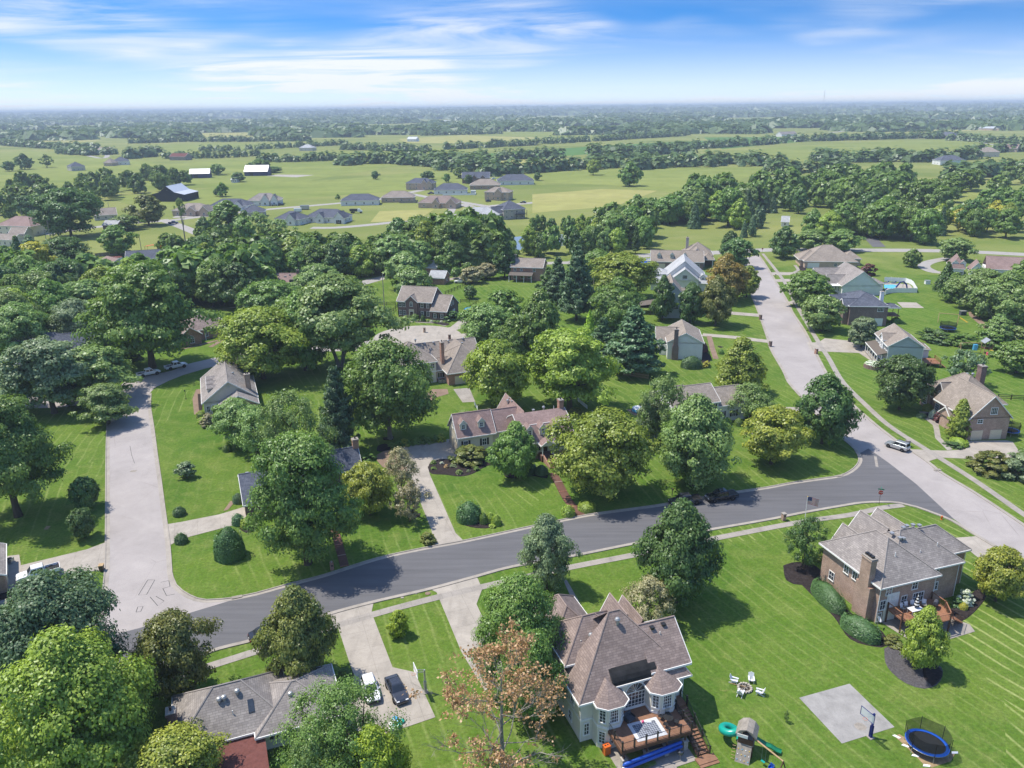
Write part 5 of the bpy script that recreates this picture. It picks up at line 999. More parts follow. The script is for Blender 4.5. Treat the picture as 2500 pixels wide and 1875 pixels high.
t = on(C, 'outdoor_table', 'pale grey dining table on the reddish deck', 'table', 4.7, -1.6, 2.05); obj('table_top', MB().box(-.95, -.5, .7, .95, .5, .75), 'chair_white', t)
for x in (-.85, .85):
 for y in (-.4, .4): obj('leg', MB().box(x-.04, y-.04, 0, x+.04, y+.04, .7), 'metal_grey', t)
t = on(C, 'patio_umbrella', 'folded black and white striped umbrella above the deck table', 'umbrella', 4.9, -1.5, 2.05)
obj('pole', MB().tube([(0, 0, 0), (0, 0, 2.9)], .03, 6), 'metal_grey', t)
for k in range(8): obj('canopy_band', MB().lathe([(.36-.04*k, 1.05+.21*k), (.32-.04*k, 1.26+.21*k)], 10), 'sign_white' if k % 2 else 'metal_black', t)
for k, (u, v, r) in enumerate(((3.6, -.7, .2), (4.4, -.6, 0), (5.4, -.6, -.1), (3.9, -2.6, 3.1), (5.2, -2.7, 3.0), (6.9, -.9, -.6))):
 t = on(C, 'sling_chair', 'pale sling chair around the table on the reddish deck', 'chair', u, v, 2.05, r, 'pale chairs on the reddish deck'); obj('seat', MB().box(-.27, -.27, .4, .27, .27, .44), 'wood_grey', t); obj('backrest', MB().loft([[(-.27, .25, .44), (.27, .25, .44), (.27, .29, .44), (-.27, .29, .44)], [(-.27, .4, 1.0), (.27, .4, 1.0), (.27, .44, 1.0), (-.27, .44, 1.0)]]), 'chair_white', t)
 for x in (-.25, .25): obj('leg', MB().tube([(x, -.25, 0), (x, -.25, .6), (x, .3, .6), (x, .3, 0)], .02, 4), 'metal_grey', t)
t = on(C, 'gas_grill', 'dark covered gas grill at the deck corner of the brick house', 'grill', 8.2, -1.5, 2.05, .6); obj('cart', MB().box(-.6, -.28, 0, .6, .28, .75), 'metal_black', t); obj('hood', MB().tube([(-.4, 0, .85), (.4, 0, .85)], .27, 10), 'rug_dark', t)
# cream gambrel house in the middle
D = House('gambrel_house', 'cream gambrel house with mauve roof, dormers and brick front steps', (-11.1, 144.4), 19.2, 'siding_cream', 'shingle_mauve')
D.wall(.3, .3, 7.6, 7.1, 3.9, .5); D.wall(.27, .27, 7.63, 7.13, .5, -.05, 'brick_red'); D.wall(7.6, .8, 11.7, 7.0, 3.85, -.05, 'siding_beige'); D.wall(11.7, -6.9, 22.2, 4.2, 3.75, 1.0); D.wall(11.66, -6.94, 22.24, 4.24, 1.0, -.05, 'brick_red'); D.wall(12.2, 4.2, 16.4, 11.5, 3.8)
D.gable(.3, .3, 8.0, 7.1, 3.9, 3.5, 'u', .35); D.gable(8.0, .8, 14, 6.9, 3.85, 3.3, 'u', .3, ends='none'); D.gable(12.2, 0, 16.4, 11.5, 3.9, 3.4, 'v', .35, ends='hi')
m = MB(); p = [(-7.25, 3.55), (-4.3, 6.35), (-1.35, 7.85), (1.6, 6.35), (4.55, 3.55)]
for k in range(4):
 a, b = p[k], p[k+1]; lo, hi = (a, b) if k < 2 else (b, a); x0, x1 = (11.3, 22.6) if k < 2 else (22.6, 11.3); D._slope(m, (x0, *lo), (x1, *lo), (x1, *hi), (x0, *hi))
m.loft([[(x, y, z-.14) for y, z in p] for x in (11.32, 22.58)]); D.part('roof', m, 'shingle_mauve')
for x in (11.7, 21.95): D.part('gable_wall', MB().loft([[(q, y, z) for y, z in ((-6.9, 3.6), (-6.75, 3.75), (-4.2, 6.15), (-1.35, 7.6), (1.5, 6.15), (4.05, 3.75), (4.2, 3.6))] for q in (x, x+.25)]), 'siding_cream')
r = MB()
for k in range(4):
 for x in (11.25, 22.58): r.loft([[(x, p[q][0], p[q][1]-.16), (x+.07, p[q][0], p[q][1]-.16), (x+.07, p[q][0], p[q][1]+.03), (x, p[q][0], p[q][1]+.03)] for q in (k, k+1)])
D.part('rake_board', r, 'trim_white'); D.part('gutter', MB().box(11.3, -7.36, 3.42, 22.6, -7.24, 3.6), 'trim_white'); D.part('trim_strip', MB().box(11.3, -4.42, 6.27, 22.6, -4.3, 6.36), 'trim_white')
for u in (1.7, 5.5): D.dormer(u, 1.15, 4.72, 1.35, 1.55, 2.2, .7, ww=.75, wh=1.0)
for u in (13.2, 16.0, 18.8): D.dormer(u, -6.15, 4.6, 1.35, 1.6, 2.2, .7, ww=.75, wh=1.05)
D.wins('S', .29, (1.9, 5.8), 1.35, w=1.0, h=1.5, shut=True); D.wins('S', -6.91, (12.4, 14.2, 18.5, 20.3), 1.75, w=1.0, h=1.75, nx=3, ny=4, shut=True); D.win('S', .79, 9.4, 2.0, .8, 1.0); D.win('S', -6.95, 13.6, .25, .9, .6, 1, 1); D.win('W', .29, 3.7, 4.6, .8, 1.2); D.win('W', 11.69, -1.3, 4.9, .8, 1.3)
D.garage('W', .26, 2.1, 2.5, 2.2); D.garage('W', .26, 5.2, 2.5, 2.2); D.door('S', -6.95, 16.1, 1.35, 1.1, 2.1)
D.part('porch_floor', MB().box(14.7, -8.9, 0, 17.5, -6.95, 1.3), 'brick_path'); D.post('porch_column', [(15.0, -8.6, 1.3, 3.5, .1), (17.2, -8.6, 1.3, 3.5, .1)]); D.gable(14.9, -8.7, 17.3, -6.9, 3.5, .8, 'v', .3, ends='lo', gover=.25, gw='trim_white')
for k in range(8): D.part('brick_step', MB().box(15.2, -8.9-.42*(k+1), 0, 17.0, -8.9-.42*k, 1.14-.145*k), 'brick_path')
for x in (15.1, 17.1): D.part('step_wall', MB().loft([[(x-.1, y, 0), (x+.1, y, 0), (x+.1, y, z), (x-.1, y, z)] for y, z in ((-8.9, 1.5), (-12.3, .35))]), 'brick_red')
D.chimney(21.9, -.9, .9, 1.2, 6, 9.4, 'brick_red'); D.vents((18.2, -.9, 7.9, 'turbine'), (16.0, -.8, 7.9, 'box'), (14.2, 7, 7.3, 'box'), (14.3, 9, 7.3, 'box'), (13.6, 8.2, 6.8, 'turbine'), (20.4, -1, 7.8)); D.part('downpipe', MB().tube([(.25, .22, 3.8), (.25, .22, .1)], .05, 5), 'trim_white')
pw = [G(*q) for q in Z7(355, 800, 400, 880, 440, 960, 480, 1030, 530, 1090, 600, 1165)]
PT = thing('stepped_path', 'stepped brown brick path from the front stairs down to the street', 'path', pw[0])
for k, (a, b) in enumerate(zip(pw[:-1], pw[1:])):
 t_ = (b-a).normalized(); n_ = Vector((-t_.y, t_.x, 0))*.75; z = .22-.032*k
 obj('landing', MB().prism([(v.x-pw[0].x, v.y-pw[0].y) for v in (a-n_, b-n_, b+n_, a+n_)], .0, z), 'brick_path', PT); obj('riser', MB().prism([(v.x-pw[0].x, v.y-pw[0].y) for v in (b-n_-t_*.12, b-n_, b+n_, b+n_-t_*.12)], z+.001, z+.03), 'brick_red', PT)
pw = [G(*q) for q in Z6(660, 1270, 690, 1330, 715, 1420, 740, 1510, 765, 1600)]
PT = thing('stepped_path', 'red paver path with steps under the large dark tree', 'path', pw[0])
for k, (a, b) in enumerate(zip(pw[:-1], pw[1:])):
 t_ = (b-a).normalized(); n_ = Vector((-t_.y, t_.x, 0))*.65; z = .2-.03*k; obj('landing', MB().prism([(v.x-pw[0].x, v.y-pw[0].y) for v in (a-n_, b-n_, b+n_, a+n_)], .0, z), 'brick_path', PT); obj('riser', MB().prism([(v.x-pw[0].x, v.y-pw[0].y) for v in (b-n_-t_*.12, b-n_, b+n_, b+n_-t_*.12)], z+.001, z+.03), 'brick_red', PT)
# ranch house bottom left
A = House('ranch_house', 'white brick ranch house with broad grey shingle roof and red lean-to', (-35.2, 64.2), 21.4, 'siding_sage', 'shingle_grey')
A.wall(.3, .5, 11.2, 8.6, 3.2); A.wall(11.2, .0, 16.9, 7.6, 3.2); A.hip(.0, .4, 11.3, 8.8, 3.2, 3.5, .45); A.hip(8.2, -.6, 16.9, 7.6, 3.2, 2.5, .4)
A.part('lean_to_roof', MB().loft([[(3.9, .45, 2.75), (8.8, .45, 2.75), (8.8, .45, 2.9), (3.9, .45, 2.9)], [(3.9, -4.6, 2.15), (8.8, -4.6, 2.15), (8.8, -4.6, 2.3), (3.9, -4.6, 2.3)]]), 'red_roof')
for x in (4.1, 8.6): A.part('lean_to_post', MB().box(x-.08, -4.5, 0, x+.08, -4.3, 2.2), 'trim_white')
A.win('S', .49, 2.6, 1.3, 1.1, 1.2); A.win('S', .49, 9.7, 1.2, 1.1, 1.3); A.door('S', .49, 6.4, .05, 1.7, 2.05, 'glass_dark'); A.chimney(-.25, 4.2, .95, 1.2, 0, 5.3, 'brick_dark', 1)
sl = lambda v: 3.2+(v+.05)*(3.5/4.65)
A.vents((4.7, 3.2, sl(3.2), 'turbine'), (5.2, 3.25, sl(3.25), 'turbine'), (6.6, 3.5, sl(3.5), 'turbine'), (5.9, 1.9, sl(1.9)), (12.0, 2.3, 4.7, 'turbine')); A.part('skylight', MB().loft([[(7.5, 1.6, sl(1.6)+.02), (8.1, 1.6, sl(1.6)+.02), (8.1, 1.6, sl(1.6)+.14), (7.5, 1.6, sl(1.6)+.14)], [(7.5, 2.7, sl(2.7)+.02), (8.1, 2.7, sl(2.7)+.02), (8.1, 2.7, sl(2.7)+.14), (7.5, 2.7, sl(2.7)+.14)]]), 'glass_dark'); A.garage('E', 16.92, 2.0, 2.6, 2.1, 'garage_white'); A.garage('E', 16.92, 5.2, 2.6, 2.1, 'garage_white')
# slate roofed brick house behind the big tree
E = House('brick_house', 'brick house with dark slate-blue roof half hidden behind a large tree', (-45.7, 118.5), 22, 'brick_dark', 'shingle_slate')
E.wall(.4, .4, 13.4, 11.8, 3.0); E.wall(13.4, 7.3, 21.6, 13.1, 3.0); E.gable(.4, .4, 13.4, 11.8, 3.0, 2.9, 'u', .4); E.gable(13.0, 7.3, 21.6, 13.1, 3.0, 2.8, 'u', .4, ends='hi'); E.chimney(21.5, 10.4, 1.1, 1.1, 0, 7.4, 'brick_red'); E.vents((16.4, 10.5, 5.8, 'box'), (1.6, 6.4, 5.9, 'box')); E.garage('W', .38, 3.5, 2.6, 2.1); E.garage('W', .38, 7.5, 2.6, 2.1); E.wins('S', .39, (6, 9), 1.0, w=1.0, h=1.3)
# beige house
F = House('beige_house', 'beige sided house with grey roof, three dormers and brown chimney', (-70.7, 167.5), 21, 'siding_beige', 'shingle_grey')
F.wall(.4, .6, 12.0, 19.6, 3.0); F.wall(4.0, -3.4, 11.9, .6, 2.7, -.05, 'brick_brown'); F.gable(.4, .6, 12.0, 19.6, 3.0, 4.3, 'v', .4); F.gable(4.0, -3.4, 11.9, 1.2, 2.7, 2.2, 'v', .4, ends='lo', gw='brick_brown')
for v in (5, 8.4, 11.8): F.dormer(1.6, v, 3.6, 1.9, 1.5, 3.4, .5, 'W')
F.chimney(10.6, 3.4, 1.2, 1.1, 3, 7.7, 'brick_brown', 2); F.door('S', .59, 2.6, .1, .9, 2.0); F.win('S', .58, 1.3, .6, .8, 1.5); F.win('S', -3.42, 8, .8, 1.5, 1.3); F.vents((7.2, 14, 6.6, 'box'), (7.6, 9, 6.3, 'turbine'), (8.4, 4.5, 5.8), (8.4, -2, 4.7), (9.5, 8, 5.1)); F.part('round_vent', MB().tube([(6.2, .58, 6.1), (6.2, .52, 6.1)], .35, 14), 'metal_grey')
# brick house with tan hipped roof and tall chimney
g_ = House('brick_house', 'red brick house with large tan hipped roof and tall chimney', (-16.1, 186.2), 21, 'brick_red', 'shingle_weathered')
g_.wall(.4, .4, 11.2, 9, 3.2); g_.wall(-12.6, 4.2, -1.7, 15.6, 5.6, -.05, 'siding_cream'); g_.wall(-5, 8.4, 11.6, 19.6, 3.2); g_.wall(-1.7, 4.6, .5, 9, 3.2); g_.hip(.4, .4, 11.2, 14, 3.2, 5.4, .45, ridge=((5.8, 6.3), (5.8, 12))); g_.hip(-12.6, 4.2, -1.7, 15.6, 5.6, 4.2, .45); g_.gable(-5, 8.4, 11.6, 19.6, 3.2, 4.4, 'u', .45, ends='hi'); g_.gable(-6, 4.6, 4, 10, 3.2, 2.1, 'u', .4, ends='none')
g_.chimney(.6, 6.3, .8, 1.4, 3, 9.8, 'brick_red', 1); g_.garage('S', .38, 3.4, 2.8, 2.2); g_.garage('S', .38, 7.4, 2.8, 2.2); g_.win('S', 4.58, -.4, .9, 1.9, 1.5, 3, 1); g_.win('S', 4.18, -2.6, 3.8, 1.0, 1.3); g_.wins('S', 4.18, (-6, -10), 3.8, w=1.1, h=1.4); g_.wins('S', 4.18, (-6, -10), 1, w=1.1, h=1.4)
g_.vents((-4.4, 14, 7.5, 'box'), (-2, 13.6, 7.4, 'turbine'), (.4, 13.6, 7.4, 'turbine'), (2.4, 13.6, 7.4, 'turbine'), (4.4, 13.4, 7.4, 'turbine'), (8.6, 13.8, 7.5, 'turbine'), (1.8, 11.6, 6.0, 'dark'), (-.8, 12.2, 6.4), (6.2, 6.9, 8.7, 'box'), (-5.2, 10.4, 9.6, 'turbine'), (2.6, 9.6, 4.6))
# brick colonial
h_ = House('brick_house', 'two storey brick colonial with black shutters and arched white doorway', (-38.2, 256.2), -14.7, 'brick_dark', 'shingle_weathered')
h_.wall(.3, .3, 12.2, 11.2, 5.6); h_.wall(12.2, -1.3, 17.9, 11, 3.2); h_.wall(3.3, -.2, 7.3, .4, 5.6); h_.gable(.3, .3, 12.2, 11.2, 5.6, 3.7, 'u', .4); h_.gable(12.2, -1.3, 17.9, 11, 3.2, 3.9, 'u', .4, ends='hi'); h_.gable(3.3, -.2, 7.3, 4, 5.65, 1.8, 'v', .35, ends='lo')
h_.wins('S', .28, (1.2, 2.6, 8.9, 10.9), 3.6, w=1.0, h=1.5, shut=True); h_.wins('S', .28, (1.2, 2.6, 8.9, 10.9), .8, w=1.0, h=1.6, shut=True); h_.win('S', -.22, 5.3, 4.0, 1.1, 1.1, 2, 2, arch=True); h_.door('S', -.22, 5.3, .1, 1.1, 2.1); h_.part('door_surround', MB().box(4.4, -.32, 0, 4.7, -.21, 2.5).box(5.9, -.32, 0, 6.2, -.21, 2.5).box(4.4, -.34, 2.5, 6.2, -.21, 3.0), 'trim_cream'); h_.wins('S', -1.32, (13.9, 16.3), .8, w=1.0, h=1.5, shut=True); h_.wins('E', 17.92, (3.6, 5.6), 4.0, w=.7, h=1.2); h_.garage('E', 17.93, 2, 2.6, 2.2, 'garage_white'); h_.garage('E', 17.93, 6, 2.6, 2.2, 'garage_white'); h_.vents((3, 6.5, 9.2, 'box'), (7, 6.5, 9.2, 'box'), (10, 6.5, 9.2))
# brick house by the white pickups
i_ = House('brick_house', 'low red brick house with white arched window near parked white pickups', (-92.5, 232.0), 40, 'brick_red', 'shingle_brown')
i_.wall(-6, .4, 7.2, 11, 3.2); i_.wall(-9.5, -3.6, -3.5, .6, 3.2); i_.hip(-6, .4, 7.2, 11, 3.2, 3.5, .45); i_.gable(-9.5, -3.6, -3.5, 4, 3.2, 2.2, 'v', .4, ends='lo'); i_.win('S', -3.62, -6.5, .7, 1.8, 1.4, 3, 2, arch=True); i_.wins('S', .38, (-.5, 4.5), .8, w=1.1, h=1.6); i_.post('porch_column', [(-2.8, -.6, 0, 2.9, .12), (-1.2, -.6, 0, 2.9, .12)])
# slate hipped house on the far left
j_ = House('brick_house', 'sprawling house with blue-slate hipped roof behind feathery trees', (-137.5, 216.5), 16, 'brick_dark', 'shingle_slate')
j_.wall(6, -5, 17.4, 2.6, 3.2); j_.wall(-1, -9, 13, 2.6, 3.2); j_.wall(1.4, -25, 9, -8, 3.2, -.05, 'siding_white'); j_.gable(6, -5, 17.4, 2.6, 3.2, 2.7, 'u', .4, ends='hi'); j_.hip(-1, -9, 13, 2.6, 3.2, 3.9, .4); j_.hip(1.4, -25, 9, -6, 3.2, 3.2, .4); j_.chimney(3.2, -9.6, 1.1, 1.1, 3, 7.2, 'brick_tan'); j_.dormer(-1.4, -6.5, 4.0, 1.8, 1.6, 2.6, .8, 'W', wm='siding_white'); j_.hip(12, -7.5, 15, -4.5, 3.0, 1.6, .4); j_.wins('W', 1.38, (-22, -18, -14), .8, w=1.2, h=1.6)
# roof among the trees
k_ = House('shingled_house', 'mauve roofed house with skylight almost buried in trees', (-90, 289.5), -3, 'siding_grey', 'shingle_mauve')
k_.wall(.4, .4, 11.2, 9.8, 4.6); k_.gable(.4, .4, 11.2, 9.8, 4.6, 2.9, 'u', .4); k_.wall(11.2, 2, 15, 8, 3.6); k_.gable(11.2, 2, 15, 8, 3.6, 2, 'u', .3, ends='hi'); k_.chimney(9.6, 4.4, .8, .8, 6, 9, 'brick_dark'); k_.part('skylight', MB().box(4.6, 3.2, 6.1, 5.4, 4.2, 6.9), 'metal_grey'); k_.part('roof_window', MB().box(7.2, .8, 4.4, 9.4, 2.4, 6.0), 'glass_dark'); k_.vents((2, 4.2, 7.3, 'box'), (6.5, 4.2, 7.3, 'box'))
# brick house with back porch
l_ = House('brick_house', 'two storey brick house with long columned back porch by the pond', (-.3, 313.9), -12, 'brick_red', 'shingle_weathered')
l_.wall(.3, .3, 13.2, 10.2, 5.4); l_.gable(.3, .3, 13.2, 10.2, 5.4, 2.6, 'u', .4); l_.part('porch_roof', MB().loft([[(0, .28, 3.4), (9.6, .28, 3.4), (9.6, .28, 3.55), (0, .28, 3.55)], [(0, -3.8, 2.6), (9.6, -3.8, 2.6), (9.6, -3.8, 2.75), (0, -3.8, 2.75)]]), 'shingle_weathered'); l_.post('porch_column', [(x, -3.6, 0, 2.6, .12) for x in (.3, 3.3, 6.3, 9.3)]); l_.wins('S', .28, (2, 4.6), 3.8, w=1, h=1.1); l_.win('S', .28, 9.8, 3.7, 1.1, 1.3); l_.wins('S', .28, (2, 5, 8), .8, w=1.6, h=1.5); l_.chimney(.6, 7.5, 1, 1, 5, 9, 'brick_dark')
for (px, lb, lbl) in (((1047, 694), 0, 'small brick garage with pale roof behind the brick colonial'), ((1030, 668), 1, 'brick outbuilding mostly hidden by a tree beyond the brick garage')):
 p = G(*px); m_ = House('brick_garage', lbl, (p.x, p.y), -14, 'brick_red', 'shingle_lightgrey', cat='garage'); m_.wall(.2, .2, 6.4, 7, 2.7); m_.gable(.2, .2, 6.4, 7, 2.7, 2.1, 'u', .35); m_.win('E', 6.42, 3.5, 1, .7, 1.0); m_.garage('W', .18, 3.5, 2.6, 2.1, 'garage_white')
# white house behind the birches
n_ = House('white_house', 'white sided two storey house with black shutters behind birch trees', (40.8, 157.6), 16.6, 'siding_white', 'shingle_weathered')
n_.wall(-7, .4, 4.2, 9, 5.6); n_.wall(4.2, 1.6, 11.8, 9.4, 4.0); n_.wall(-4, 9, 5, 15, 3); n_.gable(-7, .4, 4.2, 9, 5.6, 2.5, 'u', .4); n_.gable(4.2, 1.6, 11.8, 9.4, 4.0, 2.6, 'u', .4, ends='hi'); n_.hip(-4, 8, 5, 15, 3, 2.8, .4); n_.wins('S', .38, (-5.4, -2.4, .4, 2.9), 3.7, w=1, h=1.4, shut=True); n_.wins('S', .38, (-5.4, -2.4, 2.9), .9, w=1, h=1.6, shut=True); n_.door('S', .38, .4, .1, 1, 2.1); n_.wins('S', 1.58, (6, 9), 1, w=1, h=1.5, shut=True)
# white house with brick chimney
o_ = House('white_house', 'white gabled house with tall dark brick chimney on its end wall', (42.5, 206.6), -7.2, 'siding_white', 'shingle_tan')
o_.wall(.3, .3, 9.7, 14.2, 4.85); o_.gable(.3, .3, 9.7, 14.2, 4.85, 2.6, 'v', .4); o_.wall(-1.6, 4, .4, 13, 3.0); o_.gable(-2.4, 5, 6, 12, 4.2, 2.6, 'u', .4, ends='lo'); o_.part('chimney_base', MB().loft([[(1.5, -.55, 0), (3.2, -.55, 0), (3.2, .31, 0), (1.5, .31, 0)], [(1.5, -.55, 3.6), (3.2, -.55, 3.6), (3.2, .31, 3.6), (1.5, .31, 3.6)], [(1.85, -.5, 4.6), (2.95, -.5, 4.6), (2.95, .31, 4.6), (1.85, .31, 4.6)]]), 'brick_purple'); o_.chimney(2.4, -.1, 1.1, .8, 4.6, 8.6, 'brick_purple', 1); o_.dormer(-1.4, 4.6, 2.6, 1.8, 1.5, 2, .6); o_.win('W', -1.62, 8, .8, 1.4, 1.4); o_.wins('E', 9.72, (3, 6, 9), .9, w=1, h=1.5, shut=True)
# tall pale house between the pear trees
p_ = House('pale_house', 'tall pale blue gabled house between three pear trees', (52.4, 250.8), -7, 'siding_lightblue', 'shingle_tan')
p_.wall(-3.7, .3, 3.9, 14, 7.6); p_.gable(-3.7, .3, 3.9, 14, 7.6, 4.2, 'v', .4); p_.win('S', .28, 1.6, 3.0, 1.5, 1.3, 3, 2); p_.wall(3.9, 3, 8, 12, 5.4); p_.gable(2, 3.6, 8, 11.4, 5.4, 3, 'u', .4, ends='hi'); p_.wall(-9.5, 4.5, -3.7, 10, 2.4, 2.2, 'wood_brown'); p_.part('porch_roof', MB().loft([[(-3.7, 4, 3.9), (-3.7, 10.5, 3.9), (-3.7, 10.5, 4.05), (-3.7, 4, 4.05)], [(-10, 4, 2.9), (-10, 10.5, 2.9), (-10, 10.5, 3.05), (-10, 4, 3.05)]]), 'shingle_tan'); p_.post('porch_column', [(-9.6, 4.4, 0, 2.95, .12), (-9.6, 10, 0, 2.95, .12), (-6.5, 4.4, 0, 3.4, .12)], 'wood_brown')
q_ = House('white_house', 'white house with steep light grey gables and white dormers', (59.5, 290.2), -10, 'siding_white', 'shingle_lightgrey')
q_.wall(.3, .3, 10.5, 8, 4.4); q_.gable(.3, .3, 10.5, 10, 4.4, 4.1, 'v', .45); q_.wall(-2.6, 5, 13.2, 20, 4); q_.gable(-2.6, 5, 13.2, 20, 4.0, 6.6, 'v', .4); q_.win('S', .28, 5.4, 4.9, 1.8, 1.4, 4, 2); q_.wall(10.5, 2, 15, 14, 3.0); q_.hip(9, 2, 15, 14, 3, 2.2, .4); q_.dormer(12.2, 3.4, 3.6, 2.2, 1.6, 3, .8); q_.wall(-7, 6, -2.6, 12, 5.5); q_.hip(-7, 6, -1, 12, 5.5, 1.6, .4); q_.wins('S', 5.98, (-6, -4.2), 3.7, w=.9, h=1.3); q_.wall(-7, 1.5, -.5, 6, 3.2); q_.hip(-7, 1, 1, 7, 3.2, 1.6, .4, fascia=False); q_.part('flower_box', MB().box(4.2, -.2, 4.3, 6.6, .28, 4.6), 'trim_white')
r_ = House('brick_house', 'long brown brick house with three roof dormers beside the far street', (59.6, 333.8), -8.6, 'brick_purple', 'shingle_tan')
r_.wall(.4, .4, 22.2, 12.4, 3.3); r_.gable(.4, .4, 22.2, 12.4, 3.3, 3.6, 'u', .4)
for u in (3.6, 9.0, 14.4): r_.dormer(u, 2.0, 4.3, 1.5, 1.6, 2.2, .9, wm='siding_beige')
r_.garage('S', .38, 4, 4.6, 2.3); r_.wins('S', .38, (17.5, 20), .8, w=1.2, h=1.5); r_.wall(15, 12.4, 27, 26, 4); r_.hip(15, 13, 27, 26, 4, 4.6, .4); r_.gable(17, 10, 23, 16, 4.2, 3.0, 'v', .4, ends='lo'); r_.hip(22, 6, 27, 14, 3.3, 2, .4); r_.post('porch_column', [(26.6, 6.3, 0, 3.2, .15), (23, 6.3, 0, 3.2, .15)]); r_.chimney(16.5, 22, 1.2, 1.2, 5, 10.2, 'stone_grey')
s_ = House('brick_house', 'tan brick house with broad tan hipped roof by the far corner', (124.6, 331.8), -8, 'brick_tan', 'shingle_tan')
s_.wall(.5, .5, 21.5, 18, 3.0); s_.hip(.5, .5, 21.5, 18, 3.0, 5.6, .5); s_.hip(-1, 4, 9, 15, 3, 3.4, .4); s_.wall(-.5, 4.5, 1, 14.5, 3); s_.garage('S', .48, 4, 4.8, 2.3, 'garage_white'); s_.win('S', .48, 13, .9, 1.2, 1.4); s_.win('S', .48, 18, .9, 1.2, 1.4); s_.wall(21.5, 8, 25, 16, 3); s_.hip(18, 8, 25, 16, 3, 2.6, .4)
t_h = House('white_house', 'white gabled house with grey roof and white fenced pool behind', (120.2, 280.7), -2.8, 'siding_white', 'shingle_grey')
t_h.wall(.4, .4, 13.9, 19, 3.6); t_h.gable(.4, .4, 13.9, 19, 3.6, 5.0, 'v', .4); t_h.wall(-5, 12, .4, 22, 3.4); t_h.gable(-5, 13, 6, 21, 3.4, 3.4, 'u', .4, ends='lo'); t_h.gable(-3, 5, 5, 10.5, 3.2, 2.8, 'u', .35, ends='lo'); t_h.post('porch_column', [(-2.8, y, 0, 3.2, .14) for y in (3, 6, 9, 11.5)]); t_h.part('porch_roof', MB().box(-3, 1.5, 3.15, .5, 12, 3.3), 'trim_white'); t_h.wall(13.9, 8, 18, 13, 2.8); t_h.hip(13, 8, 18, 13, 2.8, 1.4, .3); t_h.wins('W', .38, (4, 7, 10), .8, w=1.1, h=1.6); t_h.vents((12.6, 5, 5, 'turbine'))
u_ = House('brick_house', 'dark purple brick house with slate hipped roof and white chimney', (105.7, 239.3), -5.3, 'brick_purple', 'shingle_slate')
u_.wall(.4, .4, 11.8, 15.6, 6.3); u_.hip(.4, .4, 11.8, 15.6, 6.3, 2.9, .45); u_.win('S', .38, 9.6, 4.6, 1.9, 1.2, 4, 2); u_.garage('S', .38, 9.3, 2.8, 2.4, 'garage_white'); u_.door('S', .38, 5.5, .1, .9, 2.0, 'garage_white'); u_.wall(-3, 8.5, .4, 13.5, 5.4); u_.gable(-3, 8.5, 4, 13.5, 5.4, 1.9, 'u', .35, ends='lo'); u_.gable(-1.2, 1.5, 5, 6, 6.2, 1.6, 'u', .35, ends='lo'); u_.wall(-1.2, 1.5, .5, 6, 6.2); u_.chimney(11.6, 6.5, 1.0, 1.1, 5, 9.6, 'trim_white', 0); u_.part('porch_floor', MB().box(11.8, 3, 2.4, 16.8, 8, 2.6), 'deck_red'); u_.hip(11.8, 3.2, 16.4, 8, 5.2, .9, .3); u_.post('porch_column', [(x, y, 0, 5.2, .11) for x in (16.2,) for y in (3.4, 7.8)]+[(12.2, 3.4, 0, 5.2, .11)], 'wood_brown'); u_.wins('W', -3.02, (11,), 3.2, w=1.4, h=1.5)
v_ = House('bluegrey_house', 'blue-grey gabled house with white columned porch and tan roof', (99.1, 198.3), -10.1, 'siding_bluegrey', 'shingle_tan')
v_.wall(.3, .3, 8.9, 13, 5.6, .4); v_.wall(.26, .26, 8.94, 13.04, .4, -.05, 'brick_dark'); v_.gable(.3, .3, 8.9, 13, 5.6, 2.7, 'v', .4); v_.wall(-.02, 4.4, .35, 7.6, 6.4, .5, 'siding_white'); v_.gable(-.1, 4.4, 4, 7.6, 6.2, 1.3, 'u', .3, ends='lo', gw='siding_white'); v_.part('porch_roof', MB().loft([[(.3, .6, 3.5), (.3, 13, 3.5), (.3, 13, 3.65), (.3, .6, 3.65)], [(-2.2, .6, 2.75), (-2.2, 13, 2.75), (-2.2, 13, 2.9), (-2.2, .6, 2.9)]]), 'shingle_tan'); v_.part('gutter', MB().box(-2.28, .5, 2.66, -2.18, 13.1, 2.92), 'trim_white'); v_.part('porch_floor', MB().box(-2.1, .7, 0, .3, 13, .5), 'walk_concrete'); v_.post('porch_column', [(-2.0, y, .5, 2.7, .1) for y in (.9, 3.3, 5.7, 8.1, 10.5, 12.8)]+[(-.9, .9, .5, 2.9, .1)])
v_.wins('W', .28, (1.6, 3.0, 9.2, 11.2), 4.0, w=.9, h=1.2); v_.win('W', -.04, 6, 4.3, .9, 1.3); v_.wins('W', .28, (2, 9, 11), 1.0, w=1, h=1.6); v_.door('W', .28, 6, .5); v_.wall(8.9, 6.4, 12.4, 11.4, 3.4, .4, 'siding_white'); v_.hip(8.9, 6.4, 12.4, 11.4, 3.4, 1.1, .35); v_.win('S', 6.38, 10.6, 1.5, 1.1, 1.5); v_.part('corner_board', MB().box(.24, .24, .4, .4, .3, 5.6).box(8.8, .24, .4, 8.96, .3, 5.6), 'trim_white')
t = on(v_, 'timber_deck', 'red stained timber deck beside the blue-grey house', 'deck', 8.9, 0); obj('deck_floor', MB().box(.1, .6, 1.0, 5, 5.6, 1.15), 'deck_red', t); obj('railing', railing(MB(), [(.1, .6, 1.15), (5, .6, 1.15), (5, 5.6, 1.15)], .95, .3, .03), 'deck_red', t)
for x, y in ((.2, .7), (4.9, .7), (4.9, 5.5), (2.5, .7)): obj('deck_post', MB().box(x-.08, y-.08, 0, x+.08, y+.08, 2.1), 'deck_red', t)
